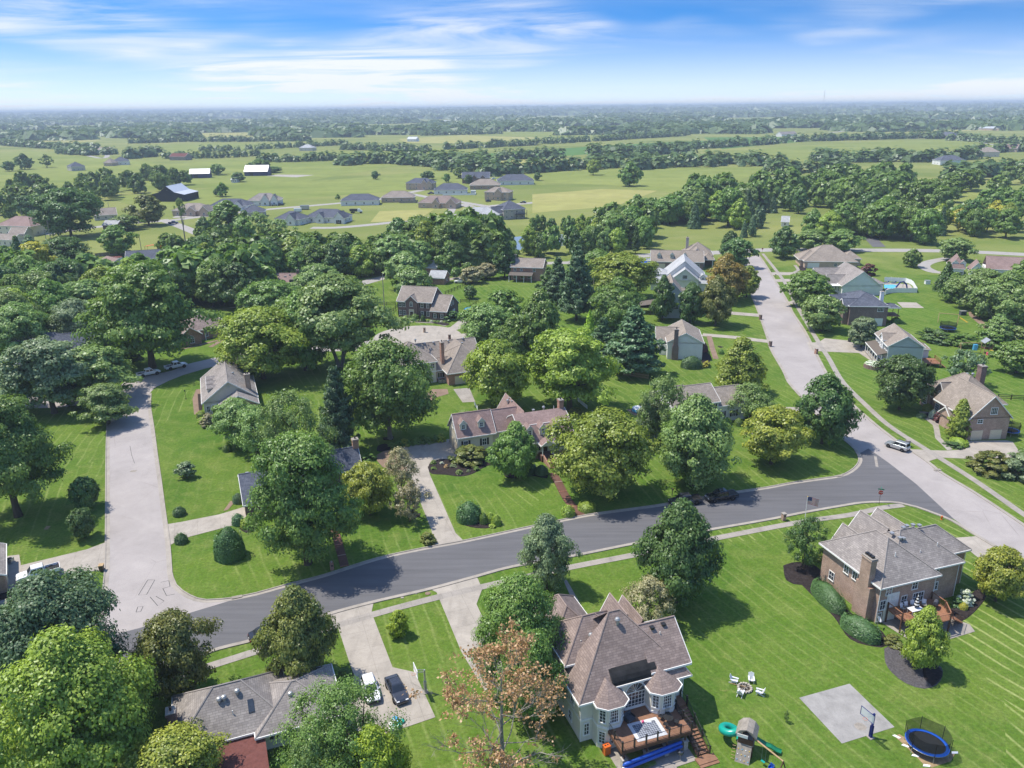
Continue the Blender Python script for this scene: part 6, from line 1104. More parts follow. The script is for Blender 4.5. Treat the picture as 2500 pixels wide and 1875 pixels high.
for k in range(5): obj('stair_step', MB().box(5+.3*k, 1, .8-.2*k, 5.35+.3*k, 2.4, .9-.2*k), 'deck_red', t)
w_ = House('brick_house', 'brown brick house with two front gables and two garage doors', (93.4, 149.0), 4.2, 'brick_purple', 'shingle_tan')
w_.w = 'brick_brown'; w_.wall(.4, .3, 9.1, 9.4, 5.0); w_.gable(.4, .3, 9.1, 12.5, 5.0, 4.5, 'v', .4, ends='lo'); w_.wall(3.6, 9.4, 14, 21.6, 4.3); w_.hip(3.6, 9.0, 14, 21.6, 4.3, 4.8, .45); w_.wall(3.1, 13, 4.5, 17.4, 4.6); w_.gable(3.1, 13, 9, 17.4, 4.6, 2.7, 'u', .35, ends='lo'); w_.wall(2.8, 17.6, 4.5, 21.4, 3.6); w_.gable(2.8, 17.6, 9, 21.4, 3.6, 2.2, 'u', .35, ends='lo'); w_.garage('S', .28, 2.5, 2.5, 2.1); w_.garage('S', .28, 6.6, 2.5, 2.1); w_.win('S', .28, 5.3, 5.6, 1.5, 1.5, 4, 2); w_.win('S', .28, 2.7, 3.7, 1.2, .9); w_.win('W', 3.08, 15.2, 3.5, 1.3, 1.4, 3, 3, arch=True); w_.win('W', 3.08, 15.2, .6, 1.6, 1.7, 4, 3); w_.win('W', 2.78, 19.5, .8, 1.4, 1.6, 3, 3, arch=True); w_.door('W', 3.58, 17.5); w_.gable(-.3, 5.2, 5, 9.2, 3.0, 1.7, 'u', .3, ends='lo'); w_.wall(0, 5.2, .5, 9.2, 3.0); w_.chimney(13.6, 17.5, 1.2, 1.6, 0, 10.2, 'brick_dark'); w_.vents((9.6, 16.5, 8.8, 'box'), (10.4, 15.8, 8.6, 'turbine'))
# corner of a house at the left edge
a = G(15.4, 1403, 3); b = G(15.4, 1327, 3); an = math.degrees(math.atan2(b.y-a.y, b.x-a.x))-90
y_ = House('brick_house', 'corner of a brown brick house at the head of the pickup driveway', (a.x, a.y), an, 'brick_brown', 'shingle_grey'); LN_ = (b-a).length; y_.wall(-11, .3, -.35, LN_-.3, 3); y_.gable(-11, .3, -.35, LN_-.3, 3, 2.6, 'v', .35); y_.wall(-12, -5, -2.2, .3, 3); y_.garage('E', -.33, LN_*.3, 2.5, 2.1); y_.garage('E', -.33, LN_*.7, 2.5, 2.1); y_.hip(-12, -5, -2.2, 3, 3, 2.6, .4)
t = thing('air_conditioner', 'dark air conditioning unit against the brown brick corner', 'air conditioner', G(26, 1373)); obj('case', MB().box(-.4, -.4, 0, .4, .4, .75), 'metal_grey', t); obj('fan_grille', MB().lathe([(.3, .75), (.3, .79), (.05, .8)], 12), 'metal_black', t)
# plainer houses farther off
def simple(name, label, A_, B_, z, depth, rise, wall, roof, kind='hip', fronts=(), group=None, garage=None, trim='trim_white', wn=3, cat='house', two=False, ang0=None):
 a, b = G(*A_, z), G(*B_, z); L = (b-a).length; h = House(name, label, (a.x, a.y), math.degrees(math.atan2(b.y-a.y, b.x-a.x)), wall, roof, trim, cat, group)
 h.wall(.4, .4, L-.4, depth-.4, z); (h.hip(.4, .4, L-.4, depth-.4, z, rise, .45) if kind == 'hip' else h.gable(.4, .4, L-.4, depth-.4, z, rise, 'u' if kind == 'gable' else 'v', .4))
 for (u0, u1, fr) in fronts: h.wall(u0, -1.6, u1, 1, z); h.gable(u0, -1.6, u1, depth*.45, z+.05, fr, 'v', .35, ends='lo')
 def free(u): return not any(u0-.6 < u < u1+.6 for u0, u1, _ in fronts)
 for k in range(wn):
  u = L*(k+.7)/(wn+.4)
  if free(u):
   h.win('S', .38, u, .9, 1.1, 1.4)
   if two: h.win('S', .38, u, z-2.0, 1.1, 1.3)
 for (u0, u1, fr) in fronts: h.win('S', -1.62, (u0+u1)/2, .9, 1.3, 1.5)
 h.wins('W', .38, (depth*.3, depth*.65), .9, w=1.0, h=1.3); h.wins('E', L-.38, (depth*.3, depth*.65), .9, w=1.0, h=1.3)
 if garage == 'E': h.garage('E', L-.37, depth*.35, 4.6, 2.2, 'garage_white')
 if garage == 'S': h.garage('S', .37, L*.8, 4.6, 2.2, 'garage_white')
 return h
GS = 'houses of the new subdivision'
SUB = [(ZL(1100, 722)[0], ZL(1330, 722)[0], 3, 16, 4, 'brick_tan', 'shingle_weathered', 'hip', ((11, 17, 2.6), (20, 26, 3)), 'tan brick house with brown gabled roof near the bare tree'), (ZL(1345, 690)[0], ZL(1590, 690)[0], 3, 14, 4, 'siding_white', 'shingle_slate', 'hip', ((18, 24, 3),), 'white house with slate roof behind the tall roadside tree'), (ZL(1585, 660)[0], ZL(1800, 655)[0], 3.2, 16, 4.5, 'siding_white', 'shingle_grey', 'hip', ((10, 16, 4), (17, 22, 4)), 'white house with two pointed gables and cars in front'), (ZL(1545, 735)[0], ZL(1700, 730)[0], 3, 13, 3.6, 'stone_grey', 'shingle_slate', 'hip', (), 'grey stone house with slate hipped roof beside the white one'), (ZL(1760, 775)[0], ZL(1925, 780)[0], 3, 14, 4, 'siding_white', 'shingle_slate', 'hip', ((9, 15, 3.4),), 'white house with arched front half hidden by a pale tree'), (ZL(1960, 762)[0], ZL(2205, 768)[0], 3, 14, 4.2, 'siding_white', 'shingle_slate', 'hip', ((8, 13, 2.6), (20, 26.5, 3.4)), 'white brick house with slate roof and open garage gable'),
  (ZM(0, 660)[0], ZM(250, 655)[0], 3, 15, 4, 'siding_white', 'shingle_slate', 'hip', (), 'long low white house with slate roof facing the dump truck'), (ZM(262, 640)[0], ZM(478, 637)[0], 3, 15, 4.2, 'brick_tan', 'shingle_weathered', 'hip', (), 'tan brick house with brown hipped roof and wood fence'), (ZM(420, 545)[0], ZM(600, 545)[0], 5.2, 14, 3.6, 'brick_tan', 'shingle_slate', 'hip', ((14, 19, 3), (19, 23, 2)), 'two storey stone house with slate roof at the curve'), (ZM(600, 590)[0], ZM(815, 588)[0], 3, 15, 4.6, 'siding_white', 'shingle_slate', 'hip', (), 'white house with slate roof and low white garden wall'), (ZM(498, 672)[0], ZM(752, 675)[0], 3, 14, 4.4, 'brick_tan', 'shingle_brown', 'hip', ((11, 16, 3), (21, 28, 3.4)), 'brown roofed stone house at the subdivision corner'), (ZM(782, 512)[0], ZM(965, 510)[0], 4.5, 14, 4.6, 'brick_dark', 'shingle_slate', 'gable', ((9, 14, 3), (17, 22, 2.4)), 'dark brick house with slate gables by the pasture'), (ZM(832, 560)[0], ZM(1030, 558)[0], 3, 17, 4.6, 'brick_brown', 'shingle_tan', 'hip', (), 'brown brick house with wide tan hipped roof'), (ZM(1012, 532)[0], ZM(1250, 528)[0], 3.2, 18, 5, 'siding_white', 'shingle_slate', 'hip', (), 'large white house with slate roof next to bare soil'), (ZM(925, 602)[0], ZM(1085, 605)[0], 5.5, 13, 3.2, 'brick_tan', 'shingle_tan', 'hip', ((9, 14, 2.6),), 'two storey tan house with balcony and tan roof'), (ZM(790, 752)[0], ZM(1025, 748)[0], 3.4, 14, 4, 'siding_white', 'shingle_lightgrey', 'hip', (), 'white house with pale grey roof just above the trees'), (ZM(1050, 718)[0], ZM(1195, 708)[0], 5.6, 15, 4.6, 'stone_grey', 'shingle_slate', 'hip', (), 'two storey grey house with steep slate roof and rear balconies')]
for k, q in enumerate(SUB):
 h = simple('subdivision_house', q[9], q[0], q[1], q[2]+.5, q[3], q[4], q[5], q[6], q[7], q[8], GS, None, two=q[2] > 5, wn=4)
 if k == 16: h.part('balcony', MB().box(8, -2, 2.8, 15.4, .39, 3.0).box(8, -2, 0, 8.2, -1.8, 5.4).box(15.2, -2, 0, 15.4, -1.8, 5.4), 'shutter_black'); h.part('balcony_rail', railing(MB(), [(8, -2, 3), (15.4, -2, 3)], 1, .4, .03), 'shutter_black'); h.part('side_wing', MB().box(-6, 2, 0, .4, 9, 4.2), 'stone_grey'); h.gable(-6, 2, 3, 9, 4.2, 3.5, 'u', .4, ends='lo')
 if k == 9: h.part('garden_wall', MB().box(8, -7, 0, 34, -6.8, 1.3).box(34, -7, 0, 34.2, 4, 1.3), 'vinyl_white'); h.part('garden_house', MB().box(30, 2, 0, 34, 6, 2.6), 'siding_grey')
 if k == 7: h.part('board_fence', MB().box(14, -5, 0, 27, -4.9, 1.8).box(14, -5, 0, 14.1, .4, 1.8).box(27, -5, 0, 27.1, .4, 1.8), 'wood_grey')
 if k == 14: h.part('balcony', MB().box(9, -2.4, 2.7, 14.5, -1.6, 2.9), 'wood_grey'); h.garage('W', .38, 6, 4.4, 2.2)
 if k == 5: h.garage('S', -1.63, 23.2, 3.4, 2.2, 'shutter_black')
GU = 'houses along the upper left street'
simple('hip_house', 'large cream house with mauve hipped roof at the wood edge', Y1(-60, -40)[0], Y1(330, -30)[0], 5.6, 16, 4.5, 'siding_cream', 'shingle_mauve', group=GU, two=True, wn=5); simple('gabled_house', 'cream house with grey gabled roof near the pale utility pole', Y1(80, 50)[0], Y1(265, 45)[0], 5.4, 11, 2.6, 'siding_cream', 'shingle_weathered', 'gable', group=GU, two=True, wn=3); simple('gabled_house', 'low cream wing of the house below the mauve roof', Y1(-60, 110)[0], Y1(140, 115)[0], 3.4, 9, 2.2, 'siding_cream', 'shingle_weathered', 'gable', group=GU)
simple('gabled_house', 'brick house with tan front gable and white cars', ZL(245, 790)[0], ZL(350, 790)[0], 3, 14, 3.2, 'brick_tan', 'shingle_weathered', 'gable', ((5, 14, 3),), group=GU); simple('gabled_house', 'grey roofed house behind the huge dark tree', ZL(600, 755)[0], ZL(755, 745)[0], 3.2, 13, 3.6, 'siding_beige', 'shingle_weathered', 'gable', group=GU); simple('gabled_house', 'brick house with white trimmed shed dormer by the lawn', ZL(652, 815)[0], ZL(750, 815)[0], 4.6, 9, 2, 'brick_red', 'shingle_lightgrey', 'gable', group=GU)
simple('gabled_house', 'low white house with blue-grey roof behind a board fence', Y1(1345, 330)[0], Y1(1760, 305)[0], 3, 12, 2.8, 'siding_white', 'shingle_slate', 'gable', ((17, 24, 2.2),), group=GU); simple('hip_house', 'low house with brown roof beside the board fence', Y1(1780, 225)[0], Y1(1960, 215)[0], 2.8, 11, 2.2, 'siding_grey', 'shingle_mauve', group=GU); simple('gabled_house', 'brown shed roof beside the dark red pool cover', Y1(1050, 350)[0], Y1(1180, 380)[0], 2.8, 9, 1.8, 'siding_grey', 'shingle_mauve', 'gable', group=GU); simple('gabled_house', 'grey roofed shed under the golden tree', Y1(100, 375)[0], Y1(270, 372)[0], 3, 8, 1.4, 'siding_grey', 'shingle_weathered', 'gable', group=GU)
GB = 'barns in the pasture'
a = G(*ZL(975, 665)[0]); bn = House('black_barn', 'black tobacco barn with grey metal roof on the meadow', (a.x, a.y), -3, 'barn_black', 'metal_roof', 'barn_black', 'barn', GB); bn.wall(0, 0, 26, 26, 5.2); bn.gable(7, -.02, 19, 26, 6.8, 4.6, 'v', .5); bn.wall(7, -.05, 19, 26.05, 7.0); bn.gable(0, 0, 26, 26, 5.2, 3.0, 'v', .5); bn.door('S', -.08, 13, 0, 3.4, 4, 'shutter_black'); bn.part('hay_door', MB().box(21, -.06, 1.2, 24, 0, 2.4), 'wood_grey')
for (A_, B_, dp, lb) in ((ZL(1222, 515)[0], ZL(1350, 512)[0], 12, 'long dark blue barn with white roof in the pasture'), (ZL(1572, 500)[0], ZL(1722, 498)[0], 16, 'dark blue barn with large white roof by the gravel yard')):
 a, b = G(*A_), G(*B_); L = (b-a).length; bn = House('pole_barn', lb, (a.x, a.y), math.degrees(math.atan2(b.y-a.y, b.x-a.x)), 'barn_blue', 'metal_roof', 'barn_blue', 'barn', GB); bn.wall(0, 0, L, dp, 4.6); bn.gable(0, 0, L, dp, 4.6, dp*.36, 'u', .5); bn.door('S', -.03, L*.3, 0, 4, 3.6, 'shutter_black')
mn = simple('white_mansion', 'white columned house glimpsed between dark trees of the grove', ZR(1045, 800)[0], ZR(1240, 800)[0], 5.5, 14, 4, 'siding_white', 'shingle_grey', 'gable', two=True, wn=6); mn.post('porch_column', [(x, -2, 0, 5.2, .25) for x in (9, 12, 15, 18)]); mn.part('portico', MB().box(8, -2.5, 5.2, 19, .4, 5.8), 'trim_white')
sh = simple('garden_shed', 'small white shed with grey roof at the edge of the grove', ZR(648, 793)[0], ZR(705, 795)[0], 2.8, 8, 2.6, 'siding_white', 'shingle_lightgrey', 'gable', wn=1, cat='shed')
x_ = simple('white_house', 'white house with mauve roof and twin dormers by the curved drive', Y5(1410, 420)[0], Y5(1580, 430)[0], 3.4, 14, 4.2, 'siding_white', 'shingle_mauve', 'hip', ((7, 12, 3),)); x_.dormer(1.8, 1.2, 3.8, 2, 1.8, 3, 1.0); x_.dormer(4.6, 1.2, 3.8, 2, 1.8, 3, 1.0); x_.wall(13, 4, 36, 14, 3.6); x_.gable(13, 4, 36, 14, 3.6, 4, 'u', .4, ends='hi'); x_.wall(30, 0, 38, 5, 3.6); x_.gable(30, 0, 38, 8, 3.6, 3, 'v', .4, ends='lo'); x_.wins('S', -.02, (32.5, 35.5), .9, w=1.1, h=1.5)
GF = 'far farmhouses and sheds'
FAR = [(ZR(1675, 400), ZR(1840, 398), 5, 18, 5, 'siding_white', 'shingle_slate', 'hip', 'white house with slate roof amid dark garden trees'), (ZR(1925, 345), ZR(2060, 345), 6, 18, 5.5, 'siding_beige', 'shingle_weathered', 'hip', 'tall beige house with brown roof amid dark garden trees'), (ZR(2080, 320), ZR(2170, 322), 5, 16, 5, 'brick_tan', 'shingle_mauve', 'gable', 'brick house with mauve gable beyond the beige house'), (ZR(1628, 235), ZR(1745, 240), 6, 18, 6, 'brick_dark', 'shingle_slate', 'hip', 'dark slate roofed mansion at the long hedgerow'), (ZR(655, 232), ZR(755, 228), 5, 16, 5, 'siding_white', 'shingle_grey', 'gable', 'white farmhouse at the end of the hedgerow'), (ZR(1002, 182), ZR(1085, 182), 5, 15, 3, 'siding_white', 'metal_roof', 'gable', 'long white shed beside the pale track'), (ZR(1305, 185), ZR(1395, 185), 5, 20, 6, 'siding_white', 'shingle_slate', 'hip', 'white farmhouse with dark roof on the far field'), (ZR(1355, 155), ZR(1425, 155), 6, 20, 5, 'siding_white', 'metal_roof', 'hip', 'white roofed shed behind the dark roofed farmhouse'), (ZR(1562, 180), ZR(1650, 182), 5, 20, 4, 'stone_grey', 'metal_roof', 'gable', 'long grey shed on the far field'), (ZR(1855, 160), ZR(1945, 162), 5, 20, 4, 'stone_grey', 'shingle_lightgrey', 'gable', 'grey barn on the far hillside field'), (ZR(1918, 192), ZR(2065, 194), 5, 22, 4, 'brick_tan', 'metal_roof', 'gable', 'long pinkish barn on the far hillside field'), (ZR(2110, 190), ZR(2172, 190), 5, 20, 4, 'siding_white', 'metal_roof', 'gable', 'short white barn on the far hillside field'), (ZM(655, 152), ZM(700, 152), 7, 30, 6, 'siding_white', 'metal_roof', 'gable', 'white barn in the far woods'), (ZM(1965, 138), ZM(2010, 138), 7, 25, 7, 'brick_red', 'red_roof', 'hip', 'red roofed farmhouse in the far woods'), (ZM(430, 262), ZM(490, 262), 5, 18, 4, 'siding_white', 'metal_roof', 'gable', 'low white shed in the middle hedgerow'), (ZL(1920, 318), ZL(2005, 318), 5, 18, 5, 'siding_beige', 'shingle_lightgrey', 'hip', 'pale house standing in the long hedgerow'), (ZL(455, 440), ZL(548, 435), 5, 16, 5, 'siding_beige', 'shingle_slate', 'hip', 'slate roofed house beside the left pasture'), (ZL(720, 405), ZL(825, 402), 5, 18, 5, 'siding_white', 'shingle_slate', 'hip', 'white house with wide slate roof by the left lane'), (ZL(662, 415), ZL(718, 415), 4, 14, 5, 'brick_tan', 'shingle_weathered', 'hip', 'brick house with brown roof by the left lane'), (ZL(1085, 375), ZL(1190, 375), 5, 18, 4, 'wood_grey', 'red_roof', 'gable', 'long barn with faded red roof in the trees'), (ZL(908, 333), ZL(985, 333), 5, 18, 5, 'siding_beige', 'shingle_lightgrey', 'hip', 'grey roofed house in the left clearing'), (ZL(620, 330), ZL(700, 332), 5, 16, 4, 'siding_white', 'shingle_weathered', 'gable', 'white bungalow at the left lane end'), (ZL(1480, 522), ZL(1520, 522), 3, 8, 1.5, 'siding_white', 'metal_roof', 'gable', 'little white shed beside the pasture tree')]
for q in FAR: simple('far_house' if q[6].startswith('shingle') else 'far_barn', q[8], q[0][0], q[1][0], q[2], q[3], q[4], q[5], q[6], q[7], group=GF, wn=3, cat='house' if q[6].startswith('shingle') else 'barn')
# trees and shrubs (overview pixels)
T(190, 1690, 1385, 300, 'oval', 'leaf_bright', 'huge yellow-green tree left of the ranch house', seed=1); T(150, 1565, 1270, 275, 'round', 'leaf_blue', 'large blue-green tree behind the huge yellow-green one'); T(140, 1420, 1268, 85, 'oval', 'leaf_bright', 'slim yellow-topped tree rising behind the blue-green tree'); T(393, 1510, 1338, 150, 'round', 'leaf_olive', 'bronze-green round tree at the corner behind the ranch house'); T(380, 1730, 1600, 190, 'round', 'leaf_yellow', 'yellow-green tree in front of the ranch house chimney')
T(300, 1740, 1640, 130, 'round', 'leaf_bright', 'low bright tree beside the yellow-green one at the chimney'); T(655, 1470, 1278, 148, 'oval', 'leaf_olive', 'dense bronze-green street tree beside the ranch driveway'); T(760, 1710, 1490, 235, 'airy', 'leaf_mid', 'loose green tree hanging over the driveway cars', seed=0); T(700, 1720, 1560, 150, 'airy', 'leaf_light', 'feathery tree beside the loose one at the ranch house end'); T(815, 1750, 1580, 150, 'oval', 'leaf_lime', 'brilliant lime green tree at the foot of the driveway')
T(862, 1373, 1320, 46, 'oval', 'leaf_lime', 'small sapling alone on the lawn between two driveways'); T(1125, 1490, 1250, 195, 'oval', 'leaf_mid', 'tall green tree beside the cream house garage'); T(1150, 1560, 1370, 120, 'round', 'leaf_mid', 'green tree leaning over the cream house west wall'); T(1180, 1272, 1118, 108, 'oval', 'leaf_grey', 'grey-green oval street tree next to the second driveway'); T(1462, 1300, 1092, 160, 'oval', 'leaf_dark', 'dense dark green maple standing by the sidewalk'); T(1400, 1352, 1252, 110, 'airy', 'leaf_smoke', 'thin yellow-grey tree behind the steep brown roof')
T(1735, 1228, 1118, 84, 'airy', 'leaf_dark', 'small dark open tree by the brick house front walk'); T(1985, 1444, 1318, 88, 'oval', 'leaf_bright', 'neat young tree on the oval mulch bed'); T(2150, 1298, 1190, 100, 'round', 'leaf_yellow', 'yellow-green tree beside the brick house drive')
T(665, 1218, 948, 225, 'spread', 'leaf_mid', 'great spreading tree over the slate roofed house', seed=0); T(800, 1112, 1005, 95, 'round', 'leaf_yellow', 'golden-green tree beside the great spreading tree'); T(868, 1066, 972, 78, 'airy', 'leaf_smoke', 'wispy brown smoke tree at the curve of the cream driveway', seed=1); T(885, 1126, 1045, 74, 'airy', 'leaf_smoke', 'wispy brown smoke tree lower beside the cream driveway', seed=0)
T(843, 948, 745, 178, 'round', 'leaf_mid', 'deep green maple with pale trunk in a mulch ring', bark='bark_grey'); T(735, 978, 800, 118, 'pine', 'leaf_blue', 'blue-green pine beside the deep green maple'); T(640, 1045, 850, 150, 'airy', 'leaf_light', 'thin pale tree with leaning stems behind the beige house'); T(560, 985, 880, 110, 'airy', 'leaf_light', 'thin pale tree close to the beige house gable'); T(515, 960, 866, 92, 'round', 'leaf_light', 'short thick-trunked tree in front of the beige house')
T(570, 818, 672, 165, 'round', 'leaf_bright', 'round bright ash behind the beige house roof'); T(737, 792, 600, 195, 'multi', 'leaf_light', 'tall tree with three grey stems on the lawn', bark='bark_grey'); T(660, 800, 640, 120, 'oval', 'leaf_mid', 'green tree between the ash and the three-stemmed tree'); T(1115, 1032, 918, 96, 'oval', 'leaf_mid', 'grey-green tree in front of the gambrel house'); T(1300, 1068, 895, 185, 'round', 'leaf_bright', 'broad round maple with yellow tips beside the front steps', seed=0); T(1495, 1048, 862, 160, 'oval', 'leaf_light', 'broad soft green tree on the street lawn'); T(1430, 962, 812, 104, 'airy', 'leaf_light', 'birch with drooping twigs beside the white house'); T(1405, 955, 850, 70, 'oval', 'leaf_grey', 'grey-green tree close behind the birch')
T(1665, 1002, 885, 125, 'round', 'leaf_yellow', 'yellow maple on the corner lawn'); T(1775, 958, 812, 112, 'oval', 'leaf_dark', 'dark oval maple at the street corner'); T(1942, 884, 772, 96, 'round', 'leaf_dark', 'dark round maple in front of the brick gables'); T(2068, 946, 865, 58, 'cone', 'leaf_bright', 'bright pointed tree by the garage doors'); T(1595, 848, 735, 115, 'cone', 'leaf_bright', 'feathery cone-shaped tree on the lawn of the white gabled house'); T(1615, 908, 832, 100, 'airy', 'leaf_light', 'pale loose tree in front of the white shuttered house')
T(1230, 884, 715, 172, 'spread', 'leaf_bright', 'broad willowy maple behind the gambrel house'); T(1075, 876, 742, 115, 'round', 'leaf_bright', 'yellow-green maple by the brick garage doors'); T(1365, 808, 668, 155, 'pine', 'leaf_blue', 'wide blue-green pine beside the white gabled house'); T(1300, 790, 690, 90, 'pine', 'leaf_blue', 'blue-green pine next to the willowy maple'); T(1052, 762, 660, 95, 'round', 'leaf_light', 'round pale tree at the colonial driveway'); T(1105, 790, 690, 80, 'oval', 'leaf_mid', 'green tree behind the tan hipped roof'); T(1165, 788, 635, 105, 'oval', 'leaf_mid', 'tall green tree with broad leaves right of the driveway tree'); T(1085, 715, 632, 90, 'round', 'leaf_mid', 'round tree at the end of the black rail fence'); T(1273, 722, 668, 30, 'spruce', 'leaf_lime', 'narrow bright green cypress by the utility pole')
T(1335, 708, 602, 105, 'oval', 'leaf_mid', 'tall green tree right of the utility pole'); T(1345, 645, 550, 118, 'round', 'leaf_bright', 'bright round tree left of the tall pale house'); T(1245, 692, 535, 100, 'pine', 'leaf_blue', 'tall blue-green pine beside the utility pole'); T(1205, 660, 560, 80, 'pine', 'leaf_blue', 'blue-green pine behind the dark pine'); T(1185, 655, 580, 70, 'pine', 'leaf_dark', 'dark pine in front of the columned back porch'); T(1090, 600, 505, 62, 'pine', 'leaf_dark', 'tall dark pine left of the columned back porch'); T(1290, 610, 540, 80, 'oval', 'leaf_mid', 'green tree right of the columned back porch')
for x, y, t_, w, k, l, n in ((1430, 692, 600, 48, 'oval', 'leaf_dark', 'dark oval pear tree at the left of the pale house'), (1490, 698, 612, 53, 'oval', 'leaf_dark', 'dark oval pear tree at the right of the pale house'), (1545, 703, 600, 73, 'oval', 'leaf_olive', 'olive oval pear tree nearest the street lawn'), (1565, 652, 552, 80, 'oval', 'leaf_orange', 'orange-tinged maple along the wide street'), (1612, 642, 578, 47, 'round', 'leaf_bright', 'small bright tree overhanging the wide street'), (1590, 578, 515, 60, 'round', 'leaf_dark', 'dark round tree near the far street corner'), (1575, 560, 500, 40, 'oval', 'leaf_dark', 'dark tree behind the round one at the far corner'), (1692, 557, 492, 54, 'oval', 'leaf_dark', 'oval tree on the lawn at the stop sign corner'), (1755, 542, 498, 72, 'round', 'leaf_light', 'pale round tree left behind the tan hipped house'), (1818, 543, 498, 62, 'round', 'leaf_light', 'pale round tree right behind the tan hipped house'), (1742, 662, 588, 78, 'round', 'leaf_mid', 'green street tree before the white porch house'), (1772, 714, 640, 76, 'round', 'leaf_light', 'light green street tree before the dark brick house'), (1968, 577, 540, 34, 'round', 'leaf_mid', 'small round tree alone on the lawn near the curved drive'), (2062, 563, 515, 62, 'round', 'leaf_light', 'round tree by the far street beside the mauve roof'), (2040, 628, 562, 52, 'spruce', 'leaf_dark', 'dark spruce below the curved drive'), (2056, 652, 590, 52, 'cone', 'leaf_mid', 'rounded conifer below the dark spruce'), (2110, 668, 585, 105, 'round', 'leaf_light', 'large soft tree behind the leaning utility poles'), (2165, 690, 590, 110, 'oval', 'leaf_light', 'tall soft tree in the thicket right of the poles'), (2205, 660, 570, 90, 'round', 'leaf_mid', 'green tree at the right end of the thicket'), (2080, 832, 758, 84, 'airy', 'leaf_blue', 'blue-green open tree behind the brick gables'), (2195, 805, 740, 78, 'round', 'leaf_mid', 'round tree right of the play set lawn'), (2150, 745, 690, 55, 'round', 'leaf_light', 'round shrub tree behind the play set'), (2185, 700, 660, 50, 'round', 'leaf_light', 'low tree under the wires by the pole'), (2118, 688, 632, 46, 'round', 'leaf_mid', 'small tree beside the rocks under the wires'), (2095, 640, 600, 40, 'round', 'leaf_light', 'little pale tree left of the thicket')): T(x, y, t_, w, k, l, n)
T(1860, 750, 688, 62, 'spread', 'leaf_grey', 'weeping tree beside the white garage door')
T(40, 1115, 865, 225, 'spread', 'leaf_mid', 'very large maple over the left lawn', seed=1); T(118, 892, 735, 165, 'spread', 'leaf_grey', 'feathery honey locust with dark leaning trunk', seed=0); T(215, 868, 755, 145, 'spread', 'leaf_light', 'broad honey locust hanging over the side street', seed=1); T(235, 915, 833, 108, 'spread', 'leaf_light', 'low honey locust at the kerb of the pale street', seed=0); T(150, 878, 828, 38, 'oval', 'leaf_dark', 'small dark tree between the honey locusts'); T(10, 890, 800, 100, 'round', 'leaf_olive', 'olive tree behind the very large maple'); T(185, 1104, 1034, 50, 'round', 'leaf_dark', 'farther of two small lollipop trees by the pale street', seed=0); T(200, 1090, 1035, 34, 'round', 'leaf_dark', 'dark little tree behind the lollipop tree', seed=1); T(183, 1163, 1100, 50, 'round', 'leaf_dark', 'lollipop tree beside the pickup driveway', seed=0)
T(330, 795, 575, 205, 'spread', 'leaf_mid', 'towering maple behind the two white pickups', seed=0); T(232, 778, 702, 58, 'cone', 'leaf_mid', 'pointed young tree beside the slate roof'); T(280, 790, 720, 60, 'pine', 'leaf_dark', 'dark hemlock under the towering maple'); T(175, 745, 650, 90, 'round', 'leaf_grey', 'grey half bare tree behind the slate roof'); T(530, 640, 560, 50, 'cone', 'leaf_mid', 'pointed tree by the buried mauve roof'); T(590, 700, 610, 110, 'round', 'leaf_mid', 'dark round tree below the buried mauve roof'); T(690, 660, 575, 95, 'round', 'leaf_light', 'light tree right of the buried mauve roof'); T(880, 625, 545, 85, 'oval', 'leaf_light', 'soft tree left behind the brick colonial'); T(895, 655, 580, 65, 'round', 'leaf_light', 'willowy tree against the brick colonial'); T(485, 660, 560, 60, 'round', 'leaf_mid', 'tree right above the low brick house')
T(155, 512, 412, 105, 'round', 'leaf_dark', 'huge dark tree in front of the upper left houses'); T(322, 487, 424, 64, 'round', 'leaf_olive', 'bronze-green round tree beside the far left street'); T(258, 552, 490, 62, 'round', 'leaf_mid', 'oval tree on the sunny lot above the wood'); T(272, 497, 465, 55, 'round', 'leaf_mid', 'small tree left of the bronze round tree'); T(145, 590, 515, 95, 'round', 'leaf_dark', 'large round tree beside the tall pale pole'); T(88, 610, 525, 70, 'spread', 'leaf_gold', 'golden yellow tree at the wood edge'); T(355, 540, 512, 24, 'cone', 'leaf_dark', 'small tree by the board fence'); T(445, 520, 470, 40, 'oval', 'leaf_dark', 'dark oval tree by the subdivision road'); T(480, 530, 488, 42, 'cone', 'leaf_dark', 'dark cone tree next to the oval one'); T(497, 510, 435, 75, 'oval', 'leaf_mid', 'tall roadside tree before the white slate house'); T(560, 520, 460, 60, 'airy', 'leaf_light', 'pale tree in front of the arched white house'); T(600, 520, 475, 60, 'airy', 'leaf_light', 'pale drooping tree right of the arched white house'); T(530, 530, 475, 45, 'round', 'leaf_mid', 'green tree left of the pale ones'); T(70, 560, 510, 45, 'cone', 'leaf_blue', 'blue conifer by the upper left houses'); T(42, 560, 512, 30, 'cone', 'leaf_dark', 'dark conifer before the mauve roofed house'); T(20, 590, 535, 45, 'round', 'leaf_mid', 'small round tree at the upper left wood')
